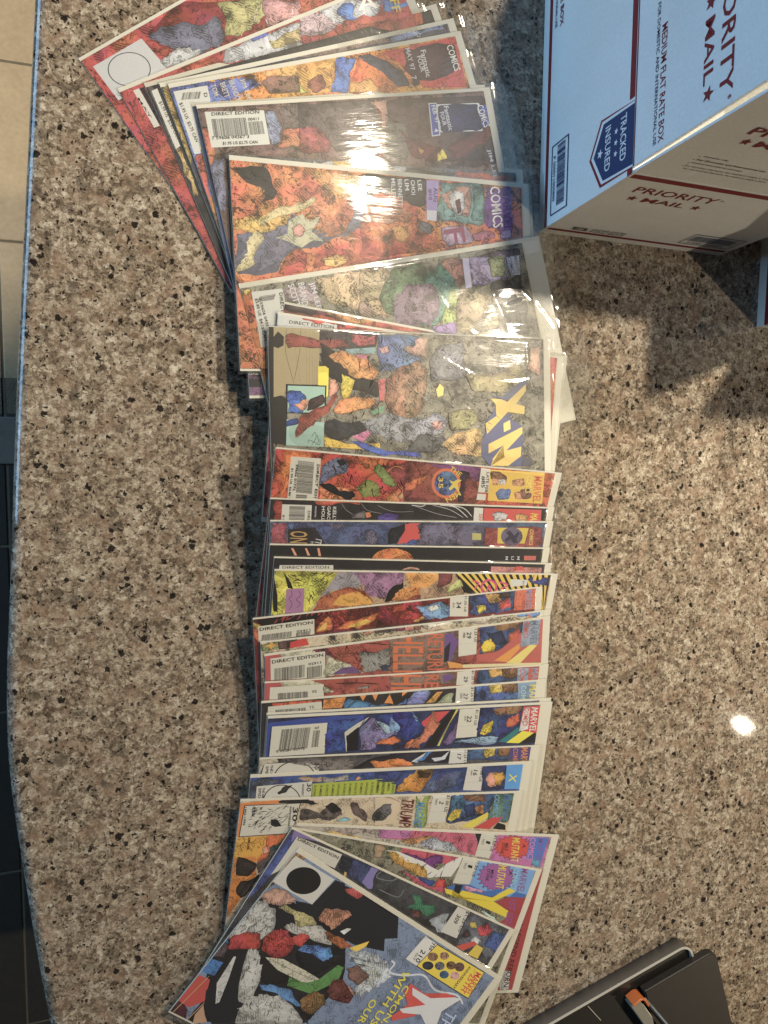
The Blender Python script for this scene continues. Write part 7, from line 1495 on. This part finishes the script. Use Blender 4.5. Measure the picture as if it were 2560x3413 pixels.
# local frame: x along the long top edge (corner near x = 0), y negative into the case
cl, cw, chh = 0.30, 0.17, 0.0155
ob = rounded(-cl, 0.012, -cw, 0.001, 0.014); ib = rounded(-cl+.0022, 0.0098, -cw+.0022, -.0012, 0.012)
bm = bmesh.new()
n = len(ob)
vo0 = [bm.verts.new((x, y, 0.0003)) for x, y in ob]; vo1 = [bm.verts.new((x, y, chh-.0008)) for x, y in ob]
for i in range(n): bm.faces.new((vo0[i], vo0[(i+1) % n], vo1[(i+1) % n], vo1[i]))
bm.faces.new(vo0[::-1])
from_bm('shell', bm, M_GREYMETAL, case, True)
bm = bmesh.new()
a1 = [bm.verts.new((x, y, chh-.0008)) for x, y in ob]; a2 = [bm.verts.new((x*.999, y*.999, chh)) for x, y in ob]; a3 = [bm.verts.new((x, y, chh)) for x, y in ib]; a4 = [bm.verts.new((x, y, chh-.0045)) for x, y in ib]
for A_, B_ in ((a1, a2), (a2, a3), (a3, a4)):
    for i in range(n): bm.faces.new((A_[i], A_[(i+1) % n], B_[(i+1) % n], B_[i]))
from_bm('rim', bm, M_RIM, case)
from_bm('tray', prism_bm(rounded(-cl+.0022, 0.0098, -cw+.0022, -.0012, 0.012), chh-.0075, chh-.0045), M_BLACK, case)
bm = prism_bm(rounded(-.058, 0.036, -.16, -.016, 0.011, corners=(1, 0, 0, 1)), chh-.003, chh+.0065)
bmesh.ops.bevel(bm, geom=[e for e in bm.edges if abs(e.verts[0].co.z-e.verts[1].co.z) < 1e-6], offset=.0014, segments=3, affect='EDGES')
from_bm('lid', bm, M_BLACK2, case)
def bar_part(name, p0, p1, w, z0, z1, mat, bev=0.0):
    d = Vector((p1[0]-p0[0], p1[1]-p0[1])); L_ = d.length
    o_ = from_bm(name, box_bm(0, L_, -w/2, w/2, z0, z1, bev), mat, case); o_.location = (p0[0], p0[1], 0); o_.rotation_euler = (0, 0, math.atan2(d.y, d.x)); return o_
Mi = Matrix.Rotation(-case.rotation_euler.z, 2)
def wl(x, y): v = Mi @ Vector((x-.5146, y+.5179)); return (v.x, v.y)
b0, b1 = wl(.4512, -.5579), wl(.5050, -.6350)
bar_part('grey_bar', b0, b1, .0120, chh-.004, chh+.0065, M_STEEL, .0008)
s0_, s1_ = wl(.4600, -.5545), wl(.5200, -.6290)
strip = bar_part('serrated_strip', s0_, s1_, .0030, chh-.004, chh+.0085, M_BLACK, .0004)
Ls = (Vector(s1_)-Vector(s0_)).length; bm = bmesh.new(); nt = int(Ls/.0016)
for i in range(nt):
    x = i*Ls/nt; w_ = Ls/nt*.62
    v = [bm.verts.new(q) for q in ((x, .0013, chh+.0085), (x+w_, .0013, chh+.0085), (x+w_/2, .0028, chh+.0108), (x, .0004, chh+.0085), (x+w_, .0004, chh+.0085))]
    bm.faces.new((v[0], v[1], v[2])); bm.faces.new((v[4], v[3], v[2])); bm.faces.new((v[1], v[4], v[2])); bm.faces.new((v[3], v[0], v[2]))
teeth = from_bm('teeth', bm, M_RIM, strip)
# orange end clip: a bent band around the strip's end
pts = [wl(.4470, -.5580), wl(.4520, -.5552), wl(.4565, -.5536), wl(.4602, -.5548), wl(.4632, -.5590), wl(.4655, -.5625)]
pl = catmull([pts[0]]+pts+[pts[-1]], 5)
bm = bmesh.new(); rows = []
for i, p in enumerate(pl):
    q = np.array(pl[min(i+1, len(pl)-1)])-np.array(pl[max(i-1, 0)]); q = q/(np.linalg.norm(q)+1e-9); nn = np.array((-q[1], q[0]))*.0012
    rows.append([bm.verts.new((p[0]+nn[0]*a, p[1]+nn[1]*a, z)) for a, z in ((1, chh-.003), (1, chh+.0100), (.5, chh+.0108), (-.5, chh+.0108), (-1, chh+.0100), (-1, chh-.003))])
for i in range(len(rows)-1):
    for k in range(5): bm.faces.new((rows[i][k], rows[i+1][k], rows[i+1][k+1], rows[i][k+1]))
bm.faces.new(rows[0]); bm.faces.new(rows[-1][::-1])
bmesh.ops.recalc_face_normals(bm, faces=bm.faces[:])
from_bm('end_clip', bm, M_ORANGE, case)
# thin bright seam across the tray
k0, k1 = wl(.4020, -.5585), wl(.4180, -.5780)
bar_part('seam', k0, k1, .0006, chh-.0047, chh-.0038, M_RIM)
